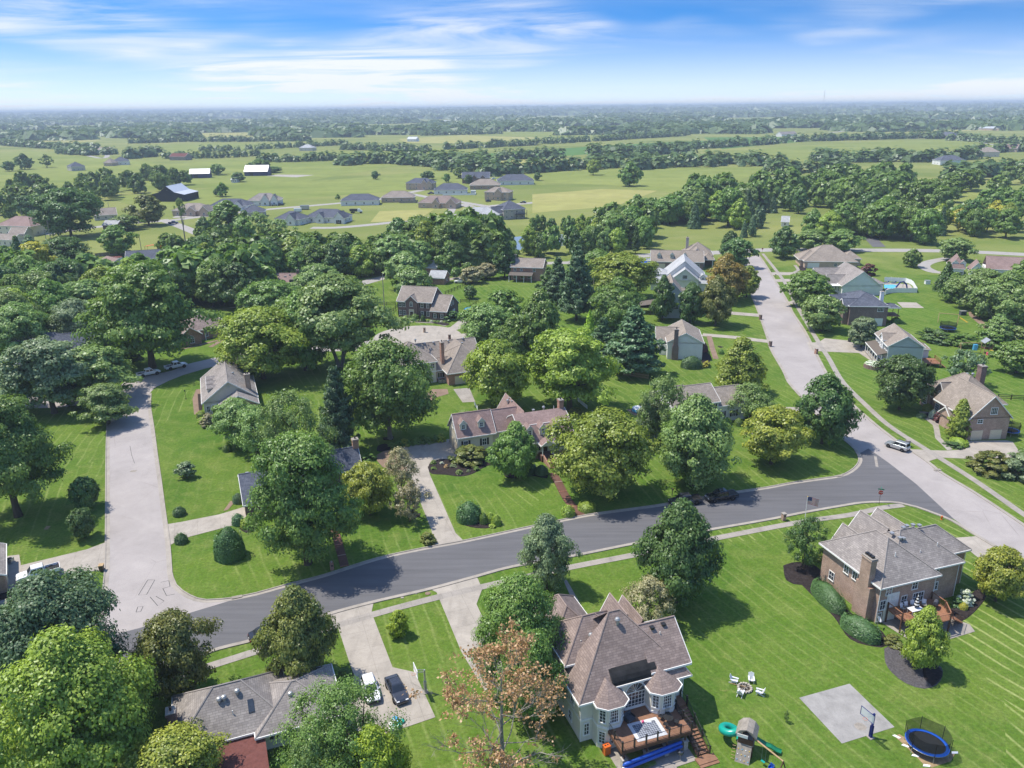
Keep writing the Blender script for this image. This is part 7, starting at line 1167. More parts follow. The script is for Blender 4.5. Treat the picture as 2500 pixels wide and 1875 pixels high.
for x, y, t_, w, k, l, n in ((1360, 402, 352, 42, 'oval', 'leaf_mid', 'large field tree standing right on the pasture'), (1281, 378, 346, 26, 'round', 'leaf_bright', 'bright lone tree on the far pasture'), (1161, 390, 373, 18, 'round', 'leaf_dark', 'small dark tree behind the large white slate house'), (811, 387, 370, 18, 'round', 'leaf_dark', 'little lone tree on the left pasture'), (482, 425, 396, 24, 'oval', 'leaf_mid', 'tree beside the black barn'), (470, 424, 407, 14, 'round', 'leaf_dark', 'bush tree next to the barn tree'), (515, 393, 373, 30, 'round', 'leaf_dark', 'tree beside the little white shed'), (590, 373, 360, 34, 'round', 'leaf_dark', 'clump right of the white roofed barn'), (560, 370, 345, 40, 'round', 'leaf_mid', 'trees above the long blue barn'), (470, 378, 355, 30, 'round', 'leaf_mid', 'tree by the pasture fence'), (20, 370, 349, 24, 'round', 'leaf_dark', 'lone tree on the left meadow'), (54, 366, 333, 30, 'oval', 'leaf_dark', 'tall lone tree on the left meadow'), (102, 362, 335, 30, 'airy', 'leaf_mid', 'leaning open tree on the left meadow'), (1272, 545, 490, 50, 'oval', 'leaf_mid', 'tree at the pond end'), (1012, 397, 378, 16, 'round', 'leaf_dark', 'small tree behind the two storey stone house'), (965, 394, 376, 16, 'round', 'leaf_mid', 'small tree beside the stone house'), (925, 388, 370, 28, 'round', 'leaf_dark', 'dark pair of trees behind the stone house'), (995, 385, 362, 26, 'round', 'leaf_mid', 'tree left of the dark brick gables'), (730, 430, 420, 12, 'cone', 'leaf_mid', 'slim shrub tree by the subdivision road'), (1460, 465, 425, 40, 'round', 'leaf_mid', 'round tree at the right woodland edge')): T(x, y, t_, w, k, l, n)
for x, y, t_, w, l, n in ((985, 602, 578, 20, 'leaf_mid', 'small lollipop tree beside the white suv'), (1010, 595, 568, 26, 'leaf_mid', 'small orchard tree behind the white suv'), (1025, 588, 573, 24, 'leaf_light', 'small pale orchard tree by the lane'), (1040, 583, 565, 26, 'leaf_light', 'orchard tree nearest the lane bend'), (1020, 612, 578, 44, 'leaf_smoke', 'brownish orchard tree at the black fence'), (1050, 603, 570, 46, 'leaf_smoke', 'brownish orchard tree right of the first brown one'), (1015, 645, 618, 26, 'leaf_dark', 'dark round bush tree on the fenced lawn')): T(x, y, t_, w, 'round', l, n)
# woods, tree by tree
g1 = 'trees of the wood on the left'
KA = [('round', 'leaf_mid', 'round green'), ('spread', 'leaf_mid', 'spreading green'), ('round', 'leaf_light', 'light green'), ('oval', 'leaf_bright', 'yellow-green'), ('round', 'leaf_dark', 'dark green'), ('oval', 'leaf_mid', 'tall green')]
KP = KA+[('pine', 'leaf_blue', 'blue-green pine')]
woods((0, 715, 0, 650, 60, 645, 130, 650, 250, 640, 330, 628, 420, 618, 560, 622, 580, 650, 500, 672, 420, 660, 300, 700, 200, 705, 80, 742), 58, (12, 18.5), KP, '%s tree in the wood above the slate roofed house', g1, 3, .75, (.8, 1.05), indiv=34)
woods((0, 760, 0, 710, 90, 740, 30, 800), 7, (12, 17), KA, '%s tree at the left edge beside the slate roof', 'trees at the left edge', 33)
g2 = 'trees of the belt behind the brick houses'
woods((420, 596, 520, 580, 640, 574, 760, 572, 860, 565, 960, 565, 1070, 566, 1090, 582, 960, 590, 850, 592, 780, 612, 640, 608, 480, 618), 60, (11.5, 16.5), KA, '%s tree in the long belt behind the brick houses', g2, 5, .65, (.8, 1.05), indiv=30)
woods((850, 565, 960, 545, 1060, 550, 1065, 575, 900, 588), 12, (17, 23), KA, '%s tree left of the pond beside the lane', g2, 55, indiv=6)
g3 = 'trees around the pond'
woods((1050, 545, 1100, 546, 1200, 542, 1290, 545, 1400, 535, 1400, 548, 1300, 560, 1180, 556, 1060, 562), 18, (9, 14), KA+[('pine', 'leaf_dark', 'dark pine')], '%s tree between the pond and the houses', g3, 6, wr=(.5, .7), indiv=12)
woods((1270, 530, 1300, 505, 1360, 500, 1420, 520, 1410, 540, 1300, 545), 12, (13, 18), KA, '%s tree at the right end of the pond', g3, 61, indiv=7)
woods((1090, 505, 1160, 500, 1240, 500, 1270, 508, 1180, 503), 8, (8, 11), KA, '%s tree on the far bank of the pond', g3, 62, wr=(.5, .65), indiv=4)
g4 = 'trees of the grove on the right'
KG = KA+[('pine', 'leaf_blue', 'blue-green pine'), ('spruce', 'leaf_blue', 'blue-green spruce')]
woods((1480, 490, 1440, 470, 1480, 440, 1560, 435, 1700, 410, 1850, 400, 1960, 415, 2000, 440, 2060, 480, 2050, 510, 1960, 505, 1870, 480, 1800, 470, 1710, 468, 1690, 450, 1640, 455, 1610, 500, 1540, 505), 92, (14, 22), KG, '%s tree in the grove around the white mansion', g4, 7, indiv=26)
woods((1730, 520, 1760, 500, 1860, 502, 2000, 512, 2010, 532, 1900, 530, 1800, 525), 9, (15, 20), KA, '%s tall tree shading the mansion drive', g4, 77)
woods((1590, 520, 1605, 490, 1650, 452, 1670, 460, 1640, 500, 1610, 525), 11, (9, 13), [('spruce', 'leaf_blue', 'blue-green spruce'), ('cone', 'leaf_blue', 'cone-shaped blue')], '%s in the row beside the grove', 'row of conifers beside the grove', 78)
woods((2060, 480, 2120, 455, 2212, 445, 2212, 530, 2150, 520, 2080, 515), 20, (11, 17), KA+[('oval', 'leaf_gold', 'golden')], '%s tree on the park lawn right of the grove', 'trees on the park lawn', 8, 1.1, indiv=9)
woods((1360, 470, 1440, 440, 1490, 440, 1480, 480, 1400, 500), 12, (12, 17), KA, '%s tree left of the grove', 'trees left of the grove', 79, indiv=6)
woods((1960, 425, 2080, 405, 2212, 395, 2212, 425, 2100, 440, 2000, 445), 14, (11, 16), KA, '%s tree beyond the park lawn', 'trees beyond the park lawn', 80, indiv=0)
g5 = 'trees of the wood beyond the upper left street'
woods((0, 470, 100, 462, 180, 468, 250, 440, 300, 420, 420, 405, 430, 390, 340, 385, 220, 400, 100, 408, 0, 415), 50, (12, 18), KA, '%s tree in the wood beyond the upper left houses', g5, 9, indiv=0)
woods((0, 500, 90, 470, 200, 462, 230, 448, 120, 448, 0, 470), 16, (9, 14), KA, '%s tree between the upper left houses', 'trees between the upper left houses', 91, indiv=4)
woods((360, 548, 440, 540, 520, 552, 560, 560, 460, 575, 380, 570), 9, (8, 12), KA, '%s tree behind the board fence', 'trees behind the board fence', 92, indiv=4)
# shrubs
SH = 'clipped shrubs'
def shrub(bx, by, top, w, label, leaf='leaf_hedge', kind='ball', **k): return T(bx, by, top, w, kind, leaf, label, **k)
for q in ((1013, 1135, 1085, 54, 'huge egg-shaped clipped bush on the front lawn', 'leaf_hedge'), (1045, 1135, 1108, 18, 'small round bush next to the egg-shaped bush', 'leaf_mid'), (1060, 1132, 1108, 20, 'small bright bush in the lawn island', 'leaf_bright'), (1072, 1138, 1112, 22, 'small yellow-green bush at the island end', 'leaf_bright'), (388, 1118, 1095, 27, 'round clipped shrub on the lawn edge by the pale street', 'leaf_hedge'), (392, 1178, 1152, 27, 'round clipped shrub below the side driveway', 'leaf_hedge'), (498, 1218, 1140, 64, 'tall round clipped shrub near the tree with red path', 'leaf_hedge'), (515, 1090, 1066, 24, 'blue-green shrub at the garage corner', 'leaf_blue'), (515, 1138, 1110, 26, 'blue-green shrub left of the slate house wall', 'leaf_blue'), (535, 1145, 1118, 28, 'bright green shrub beside the slate house wall', 'leaf_bright'), (925, 1180, 1150, 36, 'bush around the mailbox at the cream driveway', 'leaf_olive'), (1227, 1120, 1092, 30, 'left clipped bush at the foot of the stepped path', 'leaf_bright'), (1268, 1110, 1084, 40, 'right clipped bush at the foot of the stepped path', 'leaf_bright'), (1016, 1012, 965, 66, 'flowering bush in front of the garage window', 'leaf_olive'), (1060, 990, 965, 24, 'round bush beside the gambrel house wall', 'leaf_mid'), (1170, 1030, 1005, 28, 'dark round bush left of the brick steps', 'leaf_hedge'), (1213, 1022, 1000, 20, 'pointed bush right of the brick steps', 'leaf_mid'), (1135, 1030, 1000, 50, 'low dark bush under the grey-green tree', 'leaf_hedge')): shrub(*q[:5], q[5], 'bush' if q[5] in ('leaf_grey', 'leaf_olive') else 'ball')
def hedge(a, b, w, h, label, leaf='leaf_hedge', kind='ball'):
 p, q = G(*a), G(*b); L = (q-p).length; return plant('clipped_hedge', label, 'hedge', (p+q)/2, h, L*1.12, kind, leaf, 0, rot=math.atan2(q.y-p.y, q.x-p.x), yscale=w/(L*1.12), trunk=False)
hedge(*Z4(400, 120, 620, 350), 3.0, 2.4, 'long clipped hedge along the brick house wall'); hedge(*Z4(640, 420, 930, 600), 3.2, 2.3, 'rounded clipped hedge at the brick house corner'); hedge(*Z4(1010, 560, 1150, 670), 1.6, .8, 'low bronze hedge beside the oval mulch bed', 'leaf_olive', 'bush')
hedge(*Y4(730, 1490, 930, 1490), 4.5, 3.2, 'big clipped bush at the foot of the dark brick chimney', 'leaf_hedge'); hedge(*Y4(955, 1480, 1025, 1490), 3, 1.7, 'yellow bush beside the big clipped bush', 'leaf_gold', 'bush')
hedge(*Z8(1590, 510, 1700, 575), 3.0, 1.3, 'pair of bright low bushes by the garage driveway', 'leaf_bright'); hedge(*Y5(1080, 1180, 1400, 1260), 5, 4, 'dark shrub hedge behind the blue-grey house', 'leaf_dark', 'bush'); hedge(*Y5(1400, 1255, 1700, 1280), 5, 4, 'green shrub hedge beside the small trampoline', 'leaf_mid', 'bush'); hedge(*Y5(1680, 1240, 1960, 1310), 5, 5, 'shrub hedge behind the wooden play set', 'leaf_mid', 'bush'); hedge(*Y5(1830, 1060, 2010, 1100), 5, 5, 'shrub clump under the wires beside the mulch', 'leaf_light', 'bush'); hedge(*Y5(1990, 1180, 2200, 1260), 5, 5, 'shrub clump right of the play set lawn', 'leaf_light', 'bush')
for q in ((2140, 1035, 978, 78, 'wide mixed shrub on the lawn right of the garage drive', 'leaf_olive'), (2195, 1045, 980, 75, 'wide dark shrub next to the mixed one', 'leaf_grey'), (2230, 1030, 965, 70, 'shrub at the right lawn edge', 'leaf_mid'), (434, 905, 888, 20, 'bright shrub by the beige house porch', 'leaf_bright'), (452, 925, 893, 34, 'brownish shrub by the beige house porch', 'leaf_smoke'), (440, 918, 900, 26, 'yellow shrub below the beige house porch', 'leaf_bright'), (1765, 1215, 1195, 24, 'low yellow shrub in the bed by the small dark tree', 'leaf_bright'), (1745, 1222, 1205, 22, 'low green shrub in the bed by the small dark tree', 'leaf_mid'), (2085, 1312, 1275, 34, 'white flowering hydrangea by the brick house', 'leaf_white'), (2068, 1315, 1292, 24, 'dark shrub below the hydrangea', 'leaf_hedge'), (2080, 1320, 1302, 18, 'small yellow shrub in the dark bed', 'leaf_gold'), (1925, 1398, 1372, 34, 'low olive shrub under the deck corner', 'leaf_olive'), (745, 1475, 1445, 34, 'round bush by the ranch garage', 'leaf_mid'), (5, 1345, 1333, 14, 'bright ball bush in the dark bed', 'leaf_bright'), (33, 1342, 1330, 16, 'bright round bush at the bed end', 'leaf_bright'), (975, 695, 672, 32, 'round clipped tree at the colonial garage corner', 'leaf_hedge'), (897, 692, 678, 16, 'clipped bush left of the colonial door', 'leaf_mid'), (914, 695, 680, 9, 'cone bush left of the arched doorway', 'leaf_dark'), (1655, 925, 905, 24, 'bright ball bush before the white house', 'leaf_bright'), (1570, 920, 902, 20, 'green ball bush before the white house', 'leaf_mid'), (1595, 922, 903, 18, 'small ball bush before the white house', 'leaf_mid'), (1557, 766, 754, 12, 'tiny ball bush beside the paver walk', 'leaf_mid'), (1564, 786, 774, 14, 'small ball bush in a mulch ring', 'leaf_bright'), (1520, 762, 740, 16, 'dark reddish shrub at the white house corner', 'leaf_red'), (2135, 602, 580, 24, 'shrub by the white barn gable', 'leaf_mid'), (1872, 598, 570, 34, 'dark red maple shrub beside the tan hipped house', 'leaf_red'), (2015, 905, 885, 18, 'white flowering shrub by the arched gable', 'leaf_white'), (2028, 915, 890, 24, 'dark red shrub by the arched gable', 'leaf_red'), (2003, 890, 872, 20, 'yellow shrub at the brick gable', 'leaf_yellow'), (1935, 700, 685, 18, 'low shrub by the dark brick house deck', 'leaf_mid'), (1245, 905, 880, 34, 'olive bush beside the gambrel chimney', 'leaf_olive'), (1385, 1660, 1628, 60, 'light shrub at the patio edge', 'leaf_light'), (1000, 908, 890, 44, 'soft bush behind the gambrel garage', 'leaf_light'), (735, 950, 925, 44, 'dark brown bush beside the slate roof', 'leaf_smoke'), (795, 1000, 980, 32, 'green bush at the slate roof end', 'leaf_mid'), (1885, 700, 690, 16, 'shrub on the dark brick house lawn', 'leaf_mid'), (575, 955, 938, 18, 'dark bush under the thick-trunked tree', 'leaf_hedge'), (490, 978, 960, 18, 'small leafy bush below the thick-trunked tree', 'leaf_mid'), (1815, 700, 676, 42, 'weeping shrub left of the dark brick house', 'leaf_grey'), (2060, 970, 955, 34, 'low round bush at the path bend', 'leaf_hedge'), (1990, 905, 893, 20, 'blue spreading juniper below the arched window', 'leaf_blue')): shrub(*q[:5], q[5], 'bush' if q[3] > 22 else 'ball')
for k in range(9):
 p = Z6(1180+k*52, 575-k*8 if k < 6 else 530-(k-6)*5)[0]; plant('border_plant', 'leafy perennial in the border above the cream driveway', 'plant', G(*p), 1.1+.3*(k % 3), 2.0, 'bush', ('leaf_light', 'leaf_mid', 'leaf_yellow')[k % 3 if k in (2, 8) else k % 2], k % 2, 'perennials above the cream driveway', trunk=False)
for k, p in enumerate(Z6(1600, 715, 1530, 715, 1700, 740, 1640, 750, 1530, 760, 1750, 800, 1830, 785, 1900, 770, 2040, 1255)): plant('bed_plant', ('white flowering', 'low green', 'low green', 'tan tufted', 'low green', 'low green', 'low green', 'low green', 'yellow-green')[k]+' plant in the dark mulch bed', 'plant', G(*p), .5+.3*(k % 2), .8+.3*(k % 3), 'bush', ('leaf_white', 'leaf_mid', 'leaf_grey', 'leaf_brown', 'leaf_mid', 'leaf_light', 'leaf_grey', 'leaf_mid', 'leaf_bright')[k], 0, 'small plants in the mulch beds', trunk=False)
for k in range(11): plant('bed_plant', 'pale hosta in the bed before the brick colonial', 'plant', G(*Y3(20+k*36, 985+k*2)[0]), .6, 1.1, 'bush', 'leaf_light' if k % 3 else 'leaf_white', 0, 'hostas before the brick colonial', trunk=False)
dead_tree(GD(1085, 1700), 15.5, 12.6, 'half dead tree with bare grey twigs and brown leaves')
t = thing('bare_tree', 'tall nearly bare tree trunk with few leaves by the street', 'tree', GD(400, 520)); hh = solve_h(GD(400, 520), 432*S_); obj('trunk', MB().tube([(0, 0, 0), (.1, 0, hh*.5), (-.3, 0, hh*.95)], [.35, .25, .08], 6).tube([(0, 0, hh*.3), (1.2, .3, hh*.6), (1.0, .3, hh*.85)], [.2, .12, .04], 5).tube([(0, 0, hh*.35), (-1.0, .2, hh*.7), (-1.4, 0, hh*.9)], [.2, .1, .03], 5), 'bark_grey', t); c = link('crown', tree_proto('airy', 2, 0)[0], t, (0, 0, hh*.55)); c.scale = (5, 5, hh*.5); c.material_slots[0].link = 'OBJECT'; c.material_slots[0].material = M['leaf_light']
# vehicles
def park(kind, label, rear, front, paint, **k):
 a, b = G(*rear), G(*front); return vehicle(kind, label, (a+b)/2+Vector((0, 0, .045)), math.degrees(math.atan2(b.y-a.y, b.x-a.x)), paint, **k)
ZT = zoomed(0, 1280, 4.233)
park('hatch', 'white hatchback parked on the wide driveway', *Z2(950, 930, 1010, 1120), 'paint_white'); park('sedan', 'dark grey sedan parked beside the white hatchback', *Z2(1150, 920, 1255, 1130), 'paint_grey'); park('pickup', 'white pickup with white toolbox on the left driveway', *ZT(600, 490, 205, 600), 'paint_white', cat='pickup')
park('pickup', 'white pickup parked nearer the honey locust', *Y1(1500, 1600, 1715, 1555), 'paint_white', cat='pickup'); park('pickup', 'white pickup parked nearer the beige house', *Y1(1785, 1525, 2020, 1475), 'paint_white', cat='pickup'); park('pickup', 'black pickup with covered bed parked at the street lawn', *Z7(1925, 1005, 1680, 1040), 'paint_black', cat='pickup', bed='cover'); park('pickup', 'grey pickup half hidden by the dense dark maple', *Z7(1600, 1045, 1380, 1075), 'paint_grey', cat='pickup', bed='cover')
park('suv', 'silver suv with rear spare wheel driving up the pale street', *Z8(1190, 610, 1035, 560), 'paint_silver', roofrack=True, cat='suv'); park('sedan', 'dark car half hidden by the bronze-green street tree', *Z2(30, 560, 170, 515), 'paint_black'); park('suv', 'blue and white van beside the yellow-green tree', *Z4(2100, 110, 2010, 40), 'paint_silver', cat='van'); park('pickup', 'black pickup facing out beside the brick colonial', *Y3(610, 945, 600, 975), 'paint_black', cat='pickup'); park('suv', 'white suv parked beside the brick garage', *Y3(600, 578, 490, 580), 'paint_white', cat='suv', roofrack=True)
park('pickup', 'dark pickup on the far left street', *ZL(1090, 808, 1140, 806), 'paint_blue', cat='pickup'); park('pickup', 'dark blue pickup beside the white house garden wall', *ZM(563, 618, 606, 614), 'paint_blue', cat='pickup'); park('suv', 'dark car at the two storey tan house', *ZM(938, 668, 970, 664), 'paint_grey'); park('sedan', 'black car on the new subdivision road', *ZM(1195, 674, 1160, 674), 'paint_black'); park('suv', 'silver car before the house with two pointed gables', *ZL(1750, 692, 1775, 690), 'paint_silver'); park('suv', 'dark car before the house with two pointed gables', *ZL(1790, 690, 1822, 688), 'paint_grey'); park('suv', 'silver car at the open garage gable', *ZL(2190, 806, 2215, 800), 'paint_silver'); park('sedan', 'orange-red car at the tan brick house', *ZL(1300, 748, 1326, 746), 'paint_red'); park('pickup', 'dark pickup at the tan brick house', *ZL(1326, 742, 1355, 740), 'paint_blue', cat='pickup'); park('suv', 'white car in front of the tan front gable', *ZL(295, 845, 320, 838), 'paint_white'); park('sedan', 'dark car below the mauve hipped roof', *Y1(0, 40, 40, 34), 'paint_black'); park('suv', 'white car right of the dark brick gables', *ZM(975, 522, 1000, 520), 'paint_white')
a, b = G(*ZM(132, 738)[0]), G(*ZM(70, 738)[0]); t = thing('dump_truck', 'black and white dump truck on the building plot', 'truck', (a+b)/2, math.atan2(a.y-b.y, a.x-b.x)); obj('dump_bed', MB().loft([[(-3.6, -1.2, 1.2), (1.2, -1.2, 1.2), (1.2, 1.2, 1.2), (-3.6, 1.2, 1.2)], [(-3.9, -1.3, 2.8), (1.4, -1.3, 2.8), (1.4, 1.3, 2.8), (-3.9, 1.3, 2.8)]]), 'metal_black', t); obj('cab', MB().box(1.6, -1.1, 1.0, 3.2, 1.1, 2.8).box(3.2, -.9, .9, 4.6, .9, 1.9), 'paint_white', t)
for x in (-2.6, -1.4, 3.6):
 for s in (-1, 1): obj('wheel', MB().tube([(x, s*.9, .5), (x, s*1.25, .5)], .5, 12), 'tyre', t)
for p, lb, mt, sz in ((ZL(1915, 732)[0], 'white box trailer by the subdivision road', 'plastic_white', (5, 2.2, 2.2)), (ZL(1960, 716)[0], 'grey site container by the subdivision road', 'metal_grey', (6, 2.4, 2.6))):
 t = thing('site_container', lb, 'container', G(*p), .15); obj('box', MB().box(-sz[0]/2, -sz[1]/2, .5, sz[0]/2, sz[1]/2, sz[2]+.5), mt, t); obj('skid', MB().box(-sz[0]/2+.2, -sz[1]/2+.2, 0, sz[0]/2-.2, sz[1]/2-.2, .5), 'metal_black', t)
# street furniture
def text_mesh(s, size):
 cu = bpy.data.curves.new('txt', 'FONT'); cu.body = s; cu.size = size; cu.align_x = 'CENTER'; cu.align_y = 'CENTER'; cu.extrude = .003; o = bpy.data.objects.new('txt', cu); COL.objects.link(o); bpy.context.view_layer.update()
 me = bpy.data.meshes.new_from_object(o.evaluated_get(bpy.context.evaluated_depsgraph_get())); bpy.data.objects.remove(o); me.materials.clear(); me.materials.append(M['sign_white']); return me
TXT = text_mesh('STOP', .34)
def stop_sign(p, face, label, back=False):
 t = thing('stop_sign', label, 'sign', p, face); obj('post', MB().box(-.03, -.03, 0, .03, .03, 2.75), 'metal_grey' if back else 'wood_brown', t)
 octa = [(.46*math.cos(math.pi/8+k*math.pi/4), .46*math.sin(math.pi/8+k*math.pi/4)) for k in range(8)]
 R = (math.pi/2, 0, 0); obj('sign_border', MB().prism(octa, 0, .02), 'metal_grey', t, (0, -.035, 2.35), R); obj('sign_face', MB().prism([(x*.93, y*.93) for x, y in octa], .0205, .027), 'sign_red', t, (0, -.035, 2.35), R); o = link('lettering', TXT, t, (0, -.066, 2.35), R); obj('white_rim', MB().prism(octa, .0201, .0203), 'sign_white', t, (0, -.035, 2.35), R)
 return t
t = stop_sign(G(*Z8(955, 1065)[0]), math.radians(-18), 'red stop sign under green street name blade at the asphalt corner'); obj('name_blade', MB().box(-.5, -.015, 2.85, .5, .015, 3.05), 'sign_green', t); obj('name_blade', MB().box(-.015, -.5, 3.07, .015, .5, 3.27), 'sign_green', t)
stop_sign(G(*Y4(1595, 262)[0]), math.radians(10), 'red stop sign at the far street corner'); stop_sign(G(*ZT(1005, 770)[0]), math.radians(165), 'grey back of a stop sign on the left verge', True)
p = G(*Z8(320, 1175)[0]); hh = solve_h(p, Z8(347, 1000)[0][1]); t = thing('flagpole', 'white flagpole with striped flag beside the sidewalk', 'flagpole', p); obj('pole', MB().tube([(0, 0, 0), (0, 0, hh)], [.06, .035], 8), 'plastic_white', t); obj('finial', MB().lathe([(.02, hh), (.08, hh+.06), (.08, hh+.1), (.02, hh+.16)], 8), 'plastic_yellow', t)
def wave(m, x0, x1, z0, z1, k=10):
 f = lambda x: .14*math.sin(x*3.2); g2 = lambda x: -.30*(x-.05)**1.6*.55
 for i in range(k): a_, b_ = x0+(x1-x0)*i/k, x0+(x1-x0)*(i+1)/k; m.add([(a_, f(a_), z0+g2(a_)), (b_, f(b_), z0+g2(b_)), (b_, f(b_), z1+g2(b_)), (a_, f(a_), z1+g2(a_))])
 return m
fz = hh-1.35; fl = None
for k in range(13):
 z0 = fz+k*.1; c0 = .82 if k >= 6 else .05; o = obj('flag_stripe', wave(MB(), c0, 1.95, z0, z0+.1), 'flag_red' if k % 2 == 0 else 'sign_white', t)
o = obj('flag_canton', wave(MB(), .05, .82, fz+.6, fz+1.3), 'flag_blue', t); obj('stars', MB().join(MB().add([(0, 0, 0), (.01, 0, 0), (.01, 0, .01)])), 'sign_white', o); st = MB()
for i in range(5):
 for j in range(4): x = .13+i*.145; z = fz+.68+j*.155-.30*max(0, x-.05)**1.6*.55; y = .14*math.sin(x*3.2)-.01; st.add([(x-.03, y, z), (x+.03, y, z), (x, y, z+.055)])
o.children[0].data = st.mesh('stars', 'sign_white')
def pillar(p, label, mat='brick_dark', w=.6, h=1.25, cap='walk_concrete', arch=False, rot=.33):
 t = thing('mailbox_pillar', label, 'mailbox', p, rot); obj('pillar', MB().box(-w/2, -w/2, 0, w/2, w/2, h), mat, t)
 if arch: obj('cap', MB().tube([(0, -w/2-.02, h), (0, w/2+.02, h)], w/2, 12), mat, t)
 else: obj('cap', MB().box(-w/2-.06, -w/2-.06, h, w/2+.06, w/2+.06, h+.09), cap, t)
 obj('mail_door', MB().box(-.13, -w/2-.03, h*.62, .13, -w/2-.002, h*.62+.26), 'metal_black', t); return t
pillar(G(*Z8(132, 1200)[0]), 'square brick mailbox pillar beside the flagpole lawn', 'brick_brown'); pillar(G(*Z6(657, 1625)[0]), 'round topped red brick mailbox pillar by the paver path', 'brick_red', .55, 1.1, arch=True); pillar(G(*Z8(1200, 565)[0]), 'tan stone mailbox pillar behind the silver suv', 'stone_grey', .7, 1.3); pillar(G(*Y3(160, 1112)[0]), 'tan brick mailbox pillar at the circle', 'brick_tan', .7, 1.5); pillar(G(*Y3(432, 1188)[0]), 'dark brick mailbox pillar behind the tan hipped roof', 'brick_dark', .7, 1.5); pillar(G(*Y4(1576, 975)[0]), 'dark mailbox pillar at the upper side driveway', 'brick_dark', .7, 1.6); pillar(G(*Y4(1682, 1265)[0]), 'dark mailbox pillar at the lower side driveway', 'brick_dark', .7, 1.6); pillar(G(*Y4(2178, 1345)[0]), 'red brick mailbox pillar at the blue-grey house drive', 'brick_red', .7, 1.5)
def mailbox(p, label, post='wood_brown', box='metal_black', rot=.3):
 t = thing('mailbox', label, 'mailbox', p, rot); obj('post', MB().box(-.05, -.05, 0, .05, .05, 1.1), post, t); obj('box', MB().tube([(0, -.28, 1.22), (0, .28, 1.22)], .14, 8), box, t); obj('flag', MB().box(.14, -.1, 1.2, .16, -.06, 1.42), 'plastic_red', t)
mailbox(G(*Y4(1740, 520)[0]), 'black mailbox by the tan hipped house drive'); mailbox(G(*Y4(1697, 465)[0]), 'dark mailbox at the far sidewalk'); mailbox(G(*Y4(1928, 832)[0]), 'black mailbox before the dark brick house'); mailbox(G(*Z6(1485, 1385)[0]), 'white mailbox standing in the driveway bush', 'plastic_white', 'plastic_white'); mailbox(G(*Z7(1380, 985)[0]), 'thin dark post beside the grey pickup', 'metal_black', 'metal_black')
def lamp_post(p, label): t = thing('lamp_post', label, 'lamp', p); obj('post', MB().tube([(0, 0, 0), (0, 0, 1.9)], .04, 6), 'metal_black', t); obj('lantern', MB().lathe([(.06, 1.9), (.13, 1.98), (.15, 2.2), (.03, 2.34)], 6), 'glass_dark', t); obj('base', MB().lathe([(.25, 0), (.22, .06), (.05, .1)], 8), 'soil_dark', t)
lamp_post(G(*Z5(1603, 155)[0]), 'thin black lamp post on the beige house lawn')
def bin_(p, label, mat='bin_brown', lid='wood_tan', rot=.2):
 t = thing('wheeled_bin', label, 'bin', p, rot); obj('body', MB().loft([[(-.26, -.3, .08), (.26, -.3, .08), (.26, .3, .08), (-.26, .3, .08)], [(-.33, -.38, 1.0), (.33, -.38, 1.0), (.33, .38, 1.0), (-.33, .38, 1.0)]]), mat, t); obj('lid', MB().box(-.36, -.42, 1.0, .36, .42, 1.08), lid, t)
 for s in (-1, 1): obj('wheel', MB().tube([(s*.26, .3, .12), (s*.34, .3, .12)], .12, 8), 'tyre', t)
bin_(G(*ZT(1055, 480)[0]), 'brown wheeled bin with tan lid at the left driveway'); bin_(G(*Y5(325, 1215)[0]), 'black wheeled bin by the weeping tree', 'bin_black', 'bin_black')
t = thing('fire_hydrant', 'orange fire hydrant on the corner verge', 'hydrant', G(*Z8(1495, 1195)[0])); obj('barrel', MB().lathe([(.17, 0), (.17, .06), (.12, .08), (.12, .5), (.16, .52), (.16, .58), (.11, .68), (.04, .76)], 10), 'plastic_orange', t); obj('nozzle', MB().tube([(-.22, 0, .42), (.22, 0, .42)], .06, 8), 'plastic_orange', t)
for p, lb in ((Z2(1465, 172)[0], 'round rusty manhole cover in the verge'),): tag(obj('manhole_cover', MB().lathe([(.4, 0), (.4, .07), (.36, .08), (.02, .085)], 14), 'paver', loc=G(*p)), lb, 'manhole')
for k, p in enumerate(Z2(1248, 208, 1360, 172)): tag(obj('utility_cover', MB().box(-.22, -.16, 0, .22, .16, .06).box(-.17, -.11, .06, .17, .11, .075), 'walk_concrete', loc=G(*p)), ('white utility cover left in the verge by the driveway', 'white utility cover right in the verge by the driveway')[k], 'cover')
